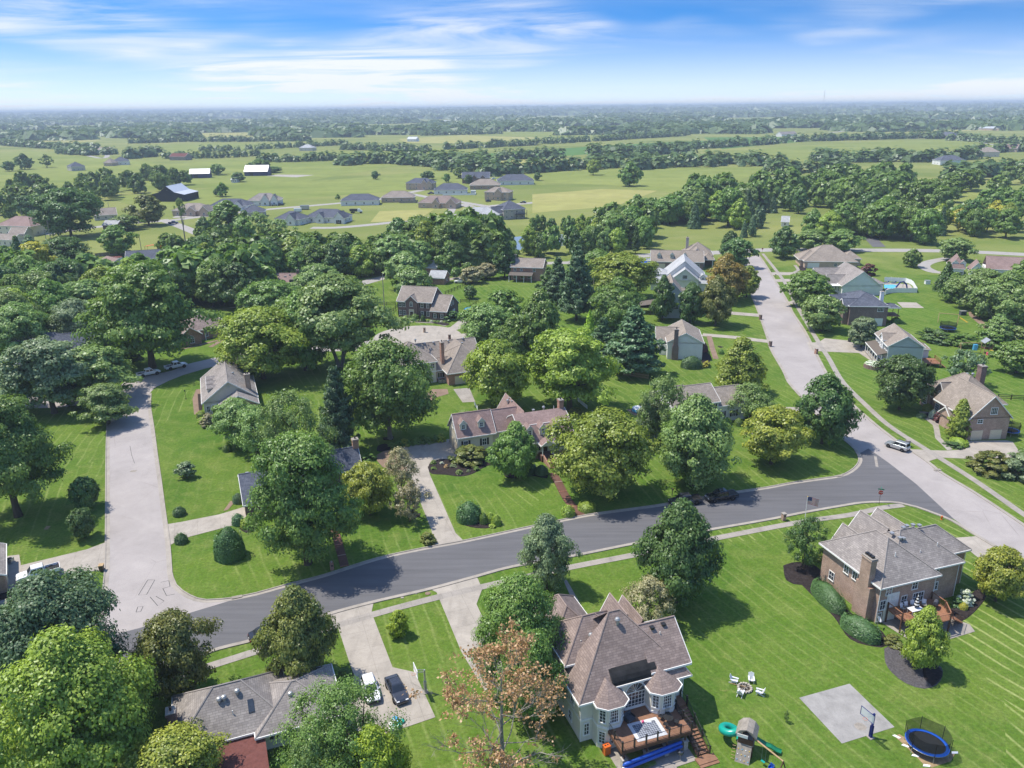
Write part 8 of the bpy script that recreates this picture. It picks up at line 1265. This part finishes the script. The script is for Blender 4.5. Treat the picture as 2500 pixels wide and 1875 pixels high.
# play things
sheet('basketball_court', Z4(265, 1060, 695, 940, 1080, 1310, 630, 1450), .03, 'court_concrete'); sheet('court_stain', Z4(730, 1290, 760, 1270, 800, 1275, 845, 1310, 835, 1335, 780, 1338, 745, 1315), .035, 'wood_grey')
def hoop(p, face, label, pole, board, h=3.05):
 t = thing('basketball_hoop', label, 'basketball hoop', p, face); obj('base', MB().box(-.35, -.3, 0, .35, .3, .1), 'walk_concrete', t); obj('pole', MB().box(-.09, -.09, .1, .09, .09, h+.2), pole, t); obj('pole_pad', MB().box(-.15, -.15, .12, .15, .15, 1.6), pole, t)
 obj('arm', MB().tube([(0, 0, h-.1), (0, -1.0, h+.15)], .05, 5).tube([(0, 0, h+.15), (0, -1.0, h+.55)], .05, 5), pole, t); fr = MB()
 for q in (((-.9, h-.1), (.9, h-.1)), ((-.9, h+.95), (.9, h+.95)), ((-.9, h-.1), (-.9, h+.95)), ((.9, h-.1), (.9, h+.95))): fr.tube([(q[0][0], -1.05, q[0][1]), (q[1][0], -1.05, q[1][1])], .04, 4)
 b = obj('backboard', MB().box(-.86, -1.06, h-.06, .86, -1.045, h+.91), board, t); obj('board_frame', fr, pole if board != 'plastic_white' else 'plastic_white', b)
 rim = MB(); rim.tube([(.23*math.cos(k*.3927), -1.32+.23*math.sin(k*.3927), h) for k in range(17)], .016, 4); obj('rim', rim, 'plastic_orange', t); nt_ = MB();
 for k in range(10): nt_.tube([(.22*math.cos(k*.628), -1.32+.22*math.sin(k*.628), h), (.13*math.cos(k*.628+.3), -1.32+.13*math.sin(k*.628+.3), h-.4)], .007, 3)
 obj('net', nt_, 'sign_white', t)
netmat('clear_board', (.6, .68, .72), .6)
hoop(G(*Z4(872, 1398)[0]), math.radians(-66), 'basketball hoop with dark padded pole and clear backboard', 'flag_blue', 'clear_board'); hoop(G(*Z2(1446, 1012)[0]), math.radians(-68), 'basketball hoop with white backboard beside the driveway cars', 'metal_grey', 'plastic_white')
def trampoline(p, rx, ry, rot, label, net=True, zt=.9):
 t = thing('trampoline', label, 'trampoline', p, rot); n = 28; el = lambda s, k: (rx*s*math.cos(2*math.pi*k/n), ry*s*math.sin(2*math.pi*k/n)); m = MB()
 obj('mat', MB().prism([el(.86, k) for k in range(n)], zt-.02, zt), 'net_black', t); pad = MB()
 for k in range(n): pad.loft([[(*el(.85, q), zt+.01), (*el(1.02, q), zt+.0), (*el(1.02, q), zt+.06), (*el(.85, q), zt+.06)] for q in (k, k+1)])
 obj('pad', pad, 'plastic_blue', t); fr = MB(); fr.tube([(*el(1, k), zt-.05) for k in range(n+1)], .04, 5); obj('frame', fr, 'metal_grey', t)
 for k in range(6):
  a = k*n/6; obj('leg', MB().tube([(*el(1, a), zt-.05), (*el(1.02, a), 0)], .03, 5), 'metal_grey', t)
  if net: obj('net_pole', MB().tube([(*el(1.04, a), zt-.1), (*el(1.06, a), zt+1.75)], .035, 5), 'net_black', t)
 if net:
  w = MB()
  for k in range(n):
   f = lambda q: zt+1.72-.22*abs(math.sin(math.pi*q*6/n)); w.add([(*el(.97, k), zt), (*el(.97, k+1), zt), (*el(1.03, k+1), f(k+1)), (*el(1.03, k), f(k))])
  obj('net', w, 'net_mesh', t)
 return t
trampoline(G(*Z4(1345, 1500)[0]), 2.15, 1.85, math.radians(-40), 'large oval trampoline with blue pad and black net'); sheet('worn_ground', Z4(1075, 1385, 1120, 1370, 1170, 1400, 1480, 1520, 1600, 1530, 1560, 1600, 1400, 1655, 1340, 1640, 1180, 1480), .012, 'bare_soil')
for k, q in enumerate(Z4(1095, 1392, 1170, 1470, 1255, 1555, 1350, 1640, 1590, 1530)): tag(obj('edging_sheet', MB().prism([(-.4, -.12), (.3, -.16), (.45, .1), (-.2, .18)], 0, .05), 'plastic_white', loc=G(*q), rot=-.7+.2*k), 'scrap of white liner at the edge of the trampoline ground', 'liner', 'white liner scraps around the trampoline')
trampoline(G(*Y5(1385, 1095)[0]), 2.3, 2.3, 0, 'round trampoline with blue pad behind the shrub hedge'); trampoline(G(*Z8(2088, 460)[0]), 1.6, 1.6, 0, 'small blue trampoline beside the brick garage wall')
ZF = zoomed(1720, 1600, 6.033)
p = G(*ZF(592, 490)[0]); t = thing('fire_pit', 'ring of rough stones with charred logs on the lawn', 'fire pit', p); rg2 = random.Random(2)
for k in range(15): a = k*2*math.pi/15; o = obj('stone', MB().lathe([(.10, 0), (.17, .07), (.15, .16), (.06, .2)], 6), 'stone', t, (.78*math.cos(a), .78*math.sin(a), 0), rg2.uniform(0, 3)); o.scale = (rg2.uniform(.8, 1.3), rg2.uniform(.8, 1.2), rg2.uniform(.8, 1.2))
for k in range(15): a = (k+.5)*2*math.pi/15; o = obj('stone', MB().lathe([(.10, .15), (.15, .2), (.13, .28), (.05, .31)], 6), 'stone', t, (.76*math.cos(a), .76*math.sin(a), 0), rg2.uniform(0, 3))
obj('ash_bed', MB().lathe([(.7, .0), (.68, .04), (.05, .06)], 14), 'soil_dark', t)
for k, (a, l) in enumerate(((.3, 1.0), (1.2, .8), (2.1, .9))): obj('log', MB().tube([(-l/2*math.cos(a), -l/2*math.sin(a), .1+.06*k), (l/2*math.cos(a), l/2*math.sin(a), .14+.06*k)], .06, 6), 'wood_grey', t)
obj('fire_poker', MB().tube([(-1.5, .9, .05), (.1, -.1, .35)], .035, 5), 'wood_tan', t)
def adirondack(p, rot, label):
 t = thing('garden_chair', label, 'chair', p, rot, 'garden chairs around the fire pit')
 for x in (-.28, .28):
  obj('leg', MB().loft([[(x-.03, -.42, 0), (x+.03, -.42, 0), (x+.03, -.34, 0), (x-.03, -.34, 0)], [(x-.03, -.42, .52), (x+.03, -.42, .52), (x+.03, -.34, .52), (x-.03, -.34, .52)]]), 'chair_white', t); obj('side_rail', MB().loft([[(x-.025, -.4, .34), (x+.025, -.4, .34), (x+.025, -.4, .42), (x-.025, -.4, .42)], [(x-.025, .55, .0), (x+.025, .55, .0), (x+.025, .55, .1), (x-.025, .55, .1)]]), 'chair_white', t); obj('arm', MB().box(x-.1, -.5, .52, x+.1, .38, .56), 'chair_white', t)
 for k in range(4): y = -.42+k*.15; obj('seat_slat', MB().box(-.27, y, .40-k*.045, .27, y+.13, .42-k*.045), 'chair_white', t)
 for k in range(5): x = -.24+k*.12; obj('back_slat', MB().loft([[(x-.052, .18, .25), (x+.052, .18, .25), (x+.052, .21, .25), (x-.052, .21, .25)], [(x*1.15-.055, .5, 1.05-.1*abs(k-2)*.6), (x*1.15+.055, .5, 1.05-.1*abs(k-2)*.6), (x*1.15+.055, .53, 1.05-.1*abs(k-2)*.6), (x*1.15-.055, .53, 1.05-.1*abs(k-2)*.6)]]), 'chair_white', t)
 obj('back_rail', MB().box(-.33, .33, .58, .33, .37, .64), 'chair_white', t)
for q, r, lb in (((430, 400), 1.1, 'white garden chair facing the fire pit from the deck side'), ((685, 385), -.2, 'white garden chair facing the fire pit from the street side'), ((525, 590), 2.6, 'grey-white garden chair turned to the fire pit near the poker'), ((815, 575), -2.0, 'white garden chair standing apart from the fire pit')): adirondack(G(*ZF(*q)[0]), r, lb)
p = G(*ZF(600, 1400)[0]); t = thing('play_set', 'wooden play tower with teal tube slide, swings and climbing wall', 'play set', p, math.radians(-25))
for x in (-.75, .75):
 for y in (-.75, .75): obj('tower_post', MB().box(x-.06, y-.06, 0, x+.06, y+.06, 3.1), 'wood_brown', t)
obj('tower_floor', MB().box(-.85, -.85, 1.5, .85, .85, 1.6), 'wood_grey', t); obj('tower_roof', MB().loft([[(-1.1, y, 2.75), (-.65, y, 3.35), (.0, y, 3.6), (.65, y, 3.35), (1.1, y, 2.75), (1.02, y, 2.70), (0, y, 3.5), (-1.02, y, 2.7)] for y in (-1.0, 1.0)]), 'wood_grey', t)
for y in (-.86, .82): obj('wall_panel', MB().box(-.8, y, 1.6, .8, y+.04, 2.3), 'wood_brown', t)
obj('lattice_panel', MB().box(-.95, -1.05, 2.5, .2, -1.0, 2.9), 'sign_white', t)
obj('climbing_wall', MB().loft([[(-.8, -2.0, 0), (.7, -2.0, 0), (.7, -1.95, 0), (-.8, -1.95, 0)], [(-.8, -.86, 1.55), (.7, -.86, 1.55), (.7, -.80, 1.55), (-.8, -.80, 1.55)]]), 'wood_grey', t)
for k in range(12): x = -.6+.38*(k % 4); q = .15+.28*(k//4); obj('climbing_hold', MB().lathe([(.05, 0), (.06, .03), (.02, .06)], 6), ('plastic_lightblue', 'plastic_white', 'plastic_yellow')[k % 3], t, (x, -2.0+1.14*q-.02, 1.55*q+.02), (.9, 0, 0))
for k in range(5): q = .1+.18*k; obj('ladder_rung', MB().tube([(-1.25, -1.9+1.0*q, 1.5*q), (-.9, -1.9+1.0*q, 1.5*q)], .03, 5), 'wood_tan', t)
pts = [];
for k in range(19): a = math.radians(-60-k*17); pts.append((-1.75+1.0*math.cos(a), .35+1.0*math.sin(a)+.55, 1.95-k*.093))
obj('tube_slide', MB().tube([(-.8, .4, 2.0), (-1.1, .2, 1.98)]+pts, .40, 12, False), 'plastic_teal', t, smooth=True); sl_ = MB()
w = [Vector((.85, .4, 1.55)), Vector((1.3, .5, 1.3)), Vector((1.9, .65, .95)), Vector((2.5, .8, .75)), Vector((3.1, .95, .35)), Vector((3.6, 1.05, .2))]
sl_.loft([[tuple(q+Vector((0, -.32, .18))), tuple(q+Vector((0, -.28, 0))), tuple(q+Vector((0, .28, 0))), tuple(q+Vector((0, .32, .18))), tuple(q+Vector((0, .26, .06))), tuple(q+Vector((0, -.26, .06)))] for q in w]); obj('wave_slide', sl_, 'plastic_green', t)
obj('swing_beam', MB().tube([(.8, -.6, 2.5), (4.0, -2.6, 2.5)], .09, 6), 'wood_tan', t)
for s in (-1, 1): obj('swing_leg', MB().tube([(4.0, -2.6, 2.5), (4.0+.55*s, -2.6+.9*s, 0)], .07, 5), 'wood_brown', t)
for q, mt, nm in (((2.0, -1.35), 'plastic_teal', 'swing_seat'), ((2.9, -1.9), 'plastic_blue', 'toddler_swing'), ((3.5, -2.3), 'plastic_yellow', 'swing_seat')):
 o = obj(nm, MB().box(-.22, -.12, .5, .22, .12, .56) if nm == 'swing_seat' else MB().box(-.24, -.2, .45, .24, .2, .52).box(-.24, .16, .52, .24, .2, 1.0).box(-.24, -.2, .52, -.2, .2, .75).box(.2, -.2, .52, .24, .2, .75), mt, t, (q[0], q[1], 0), -.5); ch = MB()
 for s in (-1, 1): ch.tube([(.22*s, 0, .52), (.22*s, 0, 2.48)], .012, 3)
 obj('chain', ch, 'metal_grey', o)
obj('swing_foot', MB().box(2.7, -2.1, .44, 3.1, -1.9, .5), 'plastic_pink', t)
T(403, 1032, 1000, 38, 'round', 'leaf_grey', 'thin young tree alone on the lawn by the pale street'); T(1697, 1560, 1536, 12, 'airy', 'leaf_light', 'spindly little sapling on the open lawn')
p = G(*Y5(1800, 1335)[0]); t = thing('play_set', 'wooden play set with grey roof, yellow slide and blue swing', 'play set', p, -.1)
for x in (-1, 1):
 for y in (-1, 1): obj('tower_post', MB().box(x-.07, y-.07, 0, x+.07, y+.07, 3.2), 'wood_tan', t)
obj('tower_floor', MB().box(-1.1, -1.1, 1.4, 1.1, 1.1, 1.52), 'wood_brown', t); obj('tower_roof', MB().loft([[(-1.4, y, 3.1), (0, y, 4.2), (1.4, y, 3.1), (0, y, 4.0)] for y in (-1.3, 1.3)]), 'metal_grey', t); obj('wall_panel', MB().box(-1.05, -1.1, 1.5, 1.05, -1.04, 2.2), 'wood_brown', t); obj('slide', MB().loft([[(.3, -1.1, 1.45), (.9, -1.1, 1.45), (.9, -1.1, 1.55), (.3, -1.1, 1.55)], [(.5, -3.6, .1), (1.1, -3.6, .1), (1.1, -3.6, .2), (.5, -3.6, .2)]]), 'plastic_yellow', t); obj('toy_step', MB().box(-.6, -2.4, 0, .1, -1.4, .7), 'plastic_pink', t); obj('swing_beam', MB().box(-7.2, -.08, 2.75, -1, .08, 2.9), 'wood_tan', t)
for s in (-1, 1): obj('swing_leg', MB().tube([(-7.1, 0, 2.85), (-7.2, s*1.2, 0)], .08, 5), 'wood_tan', t)
obj('swing_seat', MB().box(-3.6, -.4, .8, -2.6, .4, 2.4), 'plastic_lightblue', t); obj('swing_seat', MB().box(-5.4, -.15, .6, -4.9, .15, .68), 'plastic_green', t)
p = G(*Y5(1400, 1010)[0]); t = thing('swing_frame', 'leaning wooden swing frame beyond the round trampoline', 'swing', p, .3); obj('beam', MB().tube([(-2, 2.4, 2.8), (2.2, -1.2, 2.8)], .1, 6), 'wood_tan', t)
for x, y in ((-2, 2.4), (2.2, -1.2)):
 for s in (-1, 1): obj('leg', MB().tube([(x, y, 2.8), (x+.9*s, y+.9*s, 0)], .08, 5), 'wood_tan', t)
obj('slide', MB().loft([[(2.2, -1.2, 1.9), (2.8, -1.2, 1.9), (2.8, -1.2, 2.0), (2.2, -1.2, 2.0)], [(4.4, -2.6, .3), (5.0, -2.6, .3), (5.0, -2.6, .4), (4.4, -2.6, .4)]]), 'plastic_yellow', t)
for q, lb in ((Y5(1165, 590)[0], 'white and grey cooling box on the pool house lawn'), (Y5(1548, 925)[0], 'dark utility cabinet by the leaning poles')):
 t = thing('garden_cabinet', lb, 'cabinet', G(*q)); obj('case', MB().box(-.9, -.6, 0, .9, .6, 1.3), 'plastic_white' if 'white' in lb else 'rug_dark', t); obj('lid', MB().box(-.98, -.68, 1.3, .98, .68, 1.45), 'metal_grey', t)
PF = [G(*q) for q in Y5(712, 706, 760, 690, 820, 684, 1052, 685, 1010, 612, 985, 592, 930, 574, 700, 562)]
t = thing('vinyl_fence', 'tall white vinyl fence around the swimming pool', 'fence', PF[0])
for a, b in zip(PF[:-1], PF[1:]):
 L = (b-a).length; n = max(1, round(L/2.4))
 for k in range(n):
  q, r = a+(b-a)*k/n-PF[0], a+(b-a)*(k+1)/n-PF[0]; dv = (r-q).normalized(); nn = Vector((-dv.y, dv.x, 0))*.03; obj('fence_panel', MB().prism([(v.x, v.y) for v in (q-nn, r-nn, r+nn, q+nn)], .05, 1.75), 'vinyl_white', t); obj('fence_post', MB().box(q.x-.07, q.y-.07, 0, q.x+.07, q.y+.07, 1.9), 'vinyl_white', t)
sheet('pool_deck', Y5(715, 700, 830, 680, 1045, 680, 980, 595, 705, 570), .02, 'drive_concrete'); sheet('pool_water', Y5(705, 635, 800, 640, 850, 605, 800, 595, 700, 598), .03, 'pool_water')
t = thing('pool_slide', 'dark blue pool slide frame inside the white fence', 'slide', G(*Y5(890, 640)[0])); obj('slide', MB().tube([(2, 0, .2), (1.6, 0, 1.6), (.4, .2, 2.6), (-.8, .2, 2.4), (-2.2, 0, .5)], .3, 6), 'flag_blue', t); obj('frame', MB().tube([(.4, -.6, 0), (.4, 0, 2.5), (.4, .7, 0)], .06, 5), 'metal_grey', t)
for k, q in enumerate(Y5(720, 582, 800, 585, 700, 660)):
 t = thing('pool_lounger', 'dark blue lounge chair beside the fenced pool', 'lounger', G(*q), .1*k, 'dark loungers beside the fenced pool'); obj('seat', MB().box(-.9, -.35, .3, .5, .35, .4), 'flag_blue', t); obj('backrest', MB().loft([[(.5, -.35, .3), (.5, .35, .3), (.5, .35, .4), (.5, -.35, .4)], [(1.1, -.35, .8), (1.1, .35, .8), (1.1, .35, .9), (1.1, -.35, .9)]]), 'flag_blue', t)
sheet('pool_deck', Y4(280, 400, 390, 405, 400, 350, 290, 345), .02, 'drive_concrete'); t = thing('raised_pool', 'bright blue above ground pool beside the long brick house', 'pool', G(*Y4(345, 385)[0])); obj('pool_wall', MB().lathe([(3.4, 0), (3.4, 1.1), (3.2, 1.1), (3.2, .95)], 20), 'plastic_blue', t); obj('pool_water', MB().lathe([(3.19, .9), (.1, .95)], 20), 'pool_water', t)
for k, q in enumerate(Y4(300, 345, 350, 345, 378, 345)): t = thing('deck_chair', 'white deck chair behind the blue raised pool', 'chair', G(*q), 0, 'white deck chairs behind the raised pool'); obj('seat', MB().box(-.5, -.4, .35, .5, .4, .45), 'plastic_white', t); obj('backrest', MB().box(-.5, .35, .45, .5, .45, 1.3), 'plastic_white', t)
t = thing('paddling_pool', 'colourful round paddling pool on a paved patch', 'paddling pool', G(*Z7(1092, 262)[0])); obj('ring', MB().lathe([(1.45, 0), (1.6, .35), (1.5, .75), (1.25, .8), (1.2, .5)], 18), 'plastic_lightblue', t); obj('top_ring', MB().lathe([(1.3, .8), (1.5, .88), (1.3, .97), (1.12, .88)], 18), 'plastic_white', t); sheet('patio', Z7(985, 250, 1060, 235, 1130, 270, 1060, 300), .02, 'paver')
t = thing('toy_heap', 'pile of blue and white pool toys beside the loose green tree', 'toys', G(*Z2(1190, 1290)[0]))
for k in range(9): a = k*2.4; obj('toy', MB().lathe([(.1, 0), (.32, .1), (.3, .3), (.08, .4)], 8), ('plastic_lightblue', 'plastic_white', 'plastic_teal')[k % 3], t, (.7*math.cos(a)*(k/9+.2), .9*math.sin(a)*(k/9+.2), .05*(k % 2)))
# fences
def rail_fence(pts, label, mat='metal_black', h=1.4, rails=3, step=2.6, group=None):
 w = [G(*q) for q in pts]; t = thing('rail_fence', label, 'fence', w[0], 0, group)
 for a, b in zip(w[:-1], w[1:]):
  n = max(1, round((b-a).length/step))
  for k in range(n+1): q = a+(b-a)*k/n-w[0]; obj('fence_post', MB().box(q.x-.08, q.y-.08, 0, q.x+.08, q.y+.08, h), mat, t)
  for r in range(rails): z = h*(.3+.28*r); obj('rail', MB().loft([[(q.x, q.y-.03, z-.07), (q.x, q.y+.03, z-.07), (q.x, q.y+.03, z+.07), (q.x, q.y-.03, z+.07)] for q in (a-w[0], b-w[0])]), mat, t)
def picket(pts, label, mat, h=1.0, gap=.17, name='picket_fence', pw=.09):
 w = [G(*q) for q in pts]; t = thing(name, label, 'fence', w[0])
 for a, b in zip(w[:-1], w[1:]):
  dv = (b-a).normalized(); L = (b-a).length; an = math.atan2(dv.y, dv.x); n = int(L/gap)
  me = cached(('pk', mat, h, pw), lambda: MB().prism([(-pw/2, -.012), (pw/2, -.012), (pw/2, .012), (-pw/2, .012)], .06, h).mesh('picket', mat))
  for k in range(min(n, 140)): q = a+dv*(k+.5)*L/min(n, 140)-w[0]; link('picket', me, t, q, an)
  for z in (h*.25, h*.75): obj('rail', MB().loft([[(q.x, q.y, z-.04), (q.x-dv.y*.05, q.y+dv.x*.05, z-.04), (q.x-dv.y*.05, q.y+dv.x*.05, z+.04), (q.x, q.y, z+.04)] for q in (a-w[0], b-w[0])]), mat, t)
rail_fence(Y2(1865, 825, 2060, 820), 'black rail fence above the wooden pole'); rail_fence(Y2(1880, 960, 1960, 955, 2085, 845), 'black rail fence left of the brick colonial'); rail_fence(Y3(385, 705, 550, 635), 'black rail fence below the brick garage'); rail_fence(Y3(568, 625, 720, 555), 'black rail fence beside the brown orchard trees'); rail_fence(Y3(550, 795, 740, 785), 'black rail fence behind the dark round bush tree'); rail_fence(Y3(590, 895, 720, 815), 'black rail fence right of the black pickup'); rail_fence(Z8(1980, 160, 2206, 170), 'dark rail fence on the lawn behind the brick gables'); rail_fence(ZL(1330, 500, 1480, 492), 'long dark fence between the two white roofed barns', 'barn_black', 2, 3, 4)
picket(Z7(565, 175, 600, 205, 650, 245), 'farther white picket fence run behind the round maple', 'vinyl_white'); picket(Z7(688, 285, 725, 345, 765, 372), 'nearer white picket fence run behind the round maple', 'vinyl_white'); picket(Z6(1880, 205, 1912, 255), 'short white picket fence beside the gambrel garage', 'vinyl_white'); picket(Y4(90, 1575, 370, 1620), 'tan picket fence under the wide blue-green pine', 'wood_tan', 1.3, .25); picket(Z7(1045, 470, 1110, 475), 'brown picket fence beside the birch', 'wood_brown', 1.2, .25)
def board_fence(pts, label, mat='wood_grey', h=1.8):
 w = [G(*q) for q in pts]; t = thing('board_fence', label, 'fence', w[0])
 for a, b in zip(w[:-1], w[1:]):
  n = max(1, round((b-a).length/2.5))
  for k in range(n):
   q, r = a+(b-a)*k/n-w[0], a+(b-a)*(k+1)/n-w[0]; dv = (r-q).normalized(); nn = Vector((-dv.y, dv.x, 0))*.03; obj('fence_panel', MB().prism([(v.x, v.y) for v in (q-nn, q+dv*2.3*.98-nn, q+dv*2.3*.98+nn, q+nn)], .05, h), mat, t); obj('fence_post', MB().box(q.x-.07, q.y-.07, 0, q.x+.07, q.y+.07, h+.1), mat, t)
board_fence(Y1(1030, 300, 1130, 290, 1420, 260), 'grey board fence left of the blue-grey roof'); board_fence(Y1(1700, 215, 1830, 195, 2050, 150, 2212, 130), 'grey board fence above the brown roof'); board_fence(Y1(1750, 320, 1840, 285), 'grey board fence between the two low roofs')
t = thing('pool_cover', 'dark red covered pool beside the blue-grey roof', 'pool', G(*Y1(1260, 325)[0])); obj('pool_wall', MB().lathe([(2.6, 0), (2.6, 1.1)], 18), 'plastic_white', t); obj('cover', MB().lathe([(2.65, 1.1), (2.4, 1.25), (.1, 1.35)], 18), 'red_roof', t)
tag(obj('shade_canopy', MB().loft([[(-4, -1.5, 2.4), (0, -1.5, 3), (4, -1.5, 2.4), (4, 1.5, 2.4), (0, 1.5, 3), (-4, 1.5, 2.4)], [(-4, -1.5, 2.5), (0, -1.5, 3.1), (4, -1.5, 2.5), (4, 1.5, 2.5), (0, 1.5, 3.1), (-4, 1.5, 2.5)]]).box(-4, -1.5, 0, -3.9, -1.4, 2.4).box(3.9, -1.5, 0, 4, -1.4, 2.4).box(-4, 1.4, 0, -3.9, 1.5, 2.4).box(3.9, 1.4, 0, 4, 1.5, 2.4), 'plastic_orange', loc=G(*Y1(1670, 232)[0])), 'salmon coloured canopy behind the blue-grey roof', 'canopy')
t = thing('covered_boat', 'red white and blue covered boat beside the black pickup', 'boat', G(*Y3(680, 895)[0]), .6); obj('hull', MB().loft([[(-3, -.3, .5), (-3, .3, .5), (-3, .9, 1.2), (-3, -.9, 1.2)], [(1, -.4, .5), (1, .4, .5), (1, 1, 1.3), (1, -1, 1.3)], [(3.4, -.05, .9), (3.4, .05, .9), (3.4, .1, 1.4), (3.4, -.1, 1.4)]]), 'plastic_red', t); obj('cover', MB().loft([[(-3, -.92, 1.2), (-3, .92, 1.2), (-3, 0, 1.9)], [(1, -1, 1.3), (1, 1, 1.3), (1, 0, 2.1)], [(3.4, -.1, 1.4), (3.4, .1, 1.4), (3.4, 0, 1.5)]]), 'plastic_lightblue', t)
c = G(*Y5(600, 1490)[0]); t = thing('flower_wall', 'curved brick planter with pink flowers by the white porch', 'planter', c)
for k in range(14): a0, a1 = [math.radians(170+q*15) for q in (k, k+1)]; obj('wall_segment', MB().prism([(r*math.cos(a), r*math.sin(a)) for r, a in ((2.9, a0), (2.9, a1), (2.6, a1), (2.6, a0))], 0, .9), 'brick_dark', t)
obj('soil', MB().lathe([(2.6, .0), (2.6, .8), (.1, .85)], 16), 'mulch', t); fl = link('flowers', tree_proto('bush', 1, 0)[0], t, (0, 0, .8)); fl.scale = (5.2, 5.2, .5); fl.material_slots[0].link = 'OBJECT'; fl.material_slots[0].material = M['leaf_white']
# utility poles and wires
POLES = {}
def upole(key, base, top, label, arm=True, cyl=False, rot=.4):
 b = G(*base); h = solve_h(b, top); t = thing('utility_pole', label, 'utility pole', b, rot); obj('pole', MB().tube([(0, 0, 0), (0, 0, h)], [.17, .11], 8), 'pole_wood', t)
 if arm: obj('crossarm', MB().box(-1.1, -.06, h-.7, 1.1, .06, h-.55), 'pole_wood', t)
 for k in (-1, 0, 1): obj('insulator', MB().lathe([(.05, 0), (.07, .1), (.03, .22)], 6), 'metal_grey', t, (k*.95 if arm else k*.05, 0, h-.55 if k or not arm else h))
 if cyl: obj('transformer', MB().lathe([(.25, h-2.1), (.27, h-1.2), (.1, h-1.1)], 10, (.4, 0)), 'metal_grey', t)
 POLES[key] = (b, h)
upole('a', Y2(1942, 868)[0], Y2(1910, 478)[0][1], 'wooden utility pole in a mulch ring left of the colonial', False); upole('b', Y3(1915, 875)[0], Y3(1910, 590)[0][1], 'utility pole with transformer among the blue-green pines', True, True); upole('c', Y3(1985, 690)[0], Y3(1985, 462)[0][1], 'second utility pole behind the transformer pole'); upole('d', Y1(572, 470)[0], Y1(535, 0)[0][1], 'tall pale utility pole beside the golden tree'); upole('e', Y1(1527, 222)[0], Y1(1494, 45)[0][1], 'pale utility pole behind the blue-grey roof', False); upole('f', Y5(1508, 838)[0], Y5(1565, 575)[0][1], 'left of two pale utility poles on the right lawn', False); upole('g', Y5(1530, 815)[0], Y5(1600, 510)[0][1], 'taller of two pale utility poles on the right lawn'); upole('h', ZL(330, 928)[0], ZL(310, 780)[0][1], 'utility pole before the upper left brick house', False); upole('i', ZL(150, 800)[0], ZL(140, 710)[0][1], 'utility pole behind the mauve hipped roof', False); upole('j', ZL(705, 735)[0], ZL(690, 668)[0][1], 'utility pole beyond the grey roofed house', False)
def wire(p, q, label, sag=1.2, r=.02):
 m = MB(); m.tube([p+(q-p)*(k/12)-Vector((0, 0, 4*sag*(k/12)*(1-k/12)))-p for k in range(13)], r, 4); tag(obj('overhead_wire', m, 'wire', loc=p), label, 'wire', 'overhead wires')
tp = lambda k, dz=-.4: POLES[k][0]+Vector((0, 0, POLES[k][1]+dz))
wire(tp('a'), tp('b'), 'overhead wire from the mulch ring pole to the transformer pole'); wire(tp('b'), tp('c'), 'overhead wire between the two poles among the pines', .4); w0 = G(-40, 842, 9); w1 = G(640, 700, 9); wire(w0, tp('a'), 'overhead wire crossing above the slate hipped roof', 2.0); wire(w0+Vector((0, 1.2, .5)), tp('a', -.8), 'second overhead wire above the slate hipped roof', 2.0); wire(tp('a'), G(*Y3(500, 500)[0], 9), 'overhead wire passing behind the brick colonial', 1)
wire(tp('g'), G(*Y5(2300, 1330)[0], 7), 'overhead wire running down to the right lawn edge', 1.5); wire(tp('g', -.9), G(*Y5(2300, 1400)[0], 7), 'lower overhead wire running to the right lawn edge', 1.5); wire(tp('g'), G(*Y5(2300, 560)[0], 9), 'overhead wire running into the soft thicket', 1); wire(tp('d'), tp('e'), 'overhead wire over the sunny upper left lot', 1.5); wire(tp('d'), tp('h'), 'overhead wire from the tall pale pole to the brick house', 1)
wire(tp('b', -1), G(*Y3(1780, 1100)[0], 0), 'guy wire slanting down from the transformer pole', .0); wire(tp('b', -.6), G(*Y3(1820, 1060)[0], 0), 'second guy wire below the transformer pole', .0)
p = Vector((ray(*ZR(808, 40)[0])[0]*6500, 6500, 18)); t = thing('radio_mast', 'thin radio mast on the far skyline', 'mast', p); obj('mast', MB().tube([(0, 0, 0), (0, 0, 150)], 1.2, 4), 'metal_grey', t); obj('stay', MB().tube([(-40, 0, 0), (0, 0, 120), (40, 0, 0)], .3, 3), 'metal_grey', t)
for (h, u, v, lb) in ((g_, -.9, 3.6, 'white cooling unit behind the tall brick chimney'), (g_, .0, 3.4, 'grey cooling unit behind the tall brick chimney'), (o_, 9.9, 12, 'grey cooling unit beside the white gabled house')):
 t = on(h, 'air_conditioner', lb, 'air conditioner', u, v); obj('case', MB().box(-.4, -.4, 0, .4, .4, .8), 'metal_grey', t); obj('fan_grille', MB().lathe([(.3, .8), (.3, .84), (.05, .85)], 12), 'metal_black', t)
# air
hz = MB().box(-15500, -300, -3, 15500, 17600, 92); o = obj('haze', hz, None); o['kind'] = 'stuff'
m = bpy.data.materials.new('haze_air'); m.use_nodes = True; m.node_tree.nodes.clear(); mo = m.node_tree.nodes.new('ShaderNodeOutputMaterial'); pv = m.node_tree.nodes.new('ShaderNodeVolumePrincipled'); pv.inputs['Color'].default_value = (.70, .84, 1.0, 1); pv.inputs['Density'].default_value = .00015; pv.inputs['Anisotropy'].default_value = .0; m.node_tree.links.new(pv.outputs[0], mo.inputs['Volume']); o.data.materials.append(m)
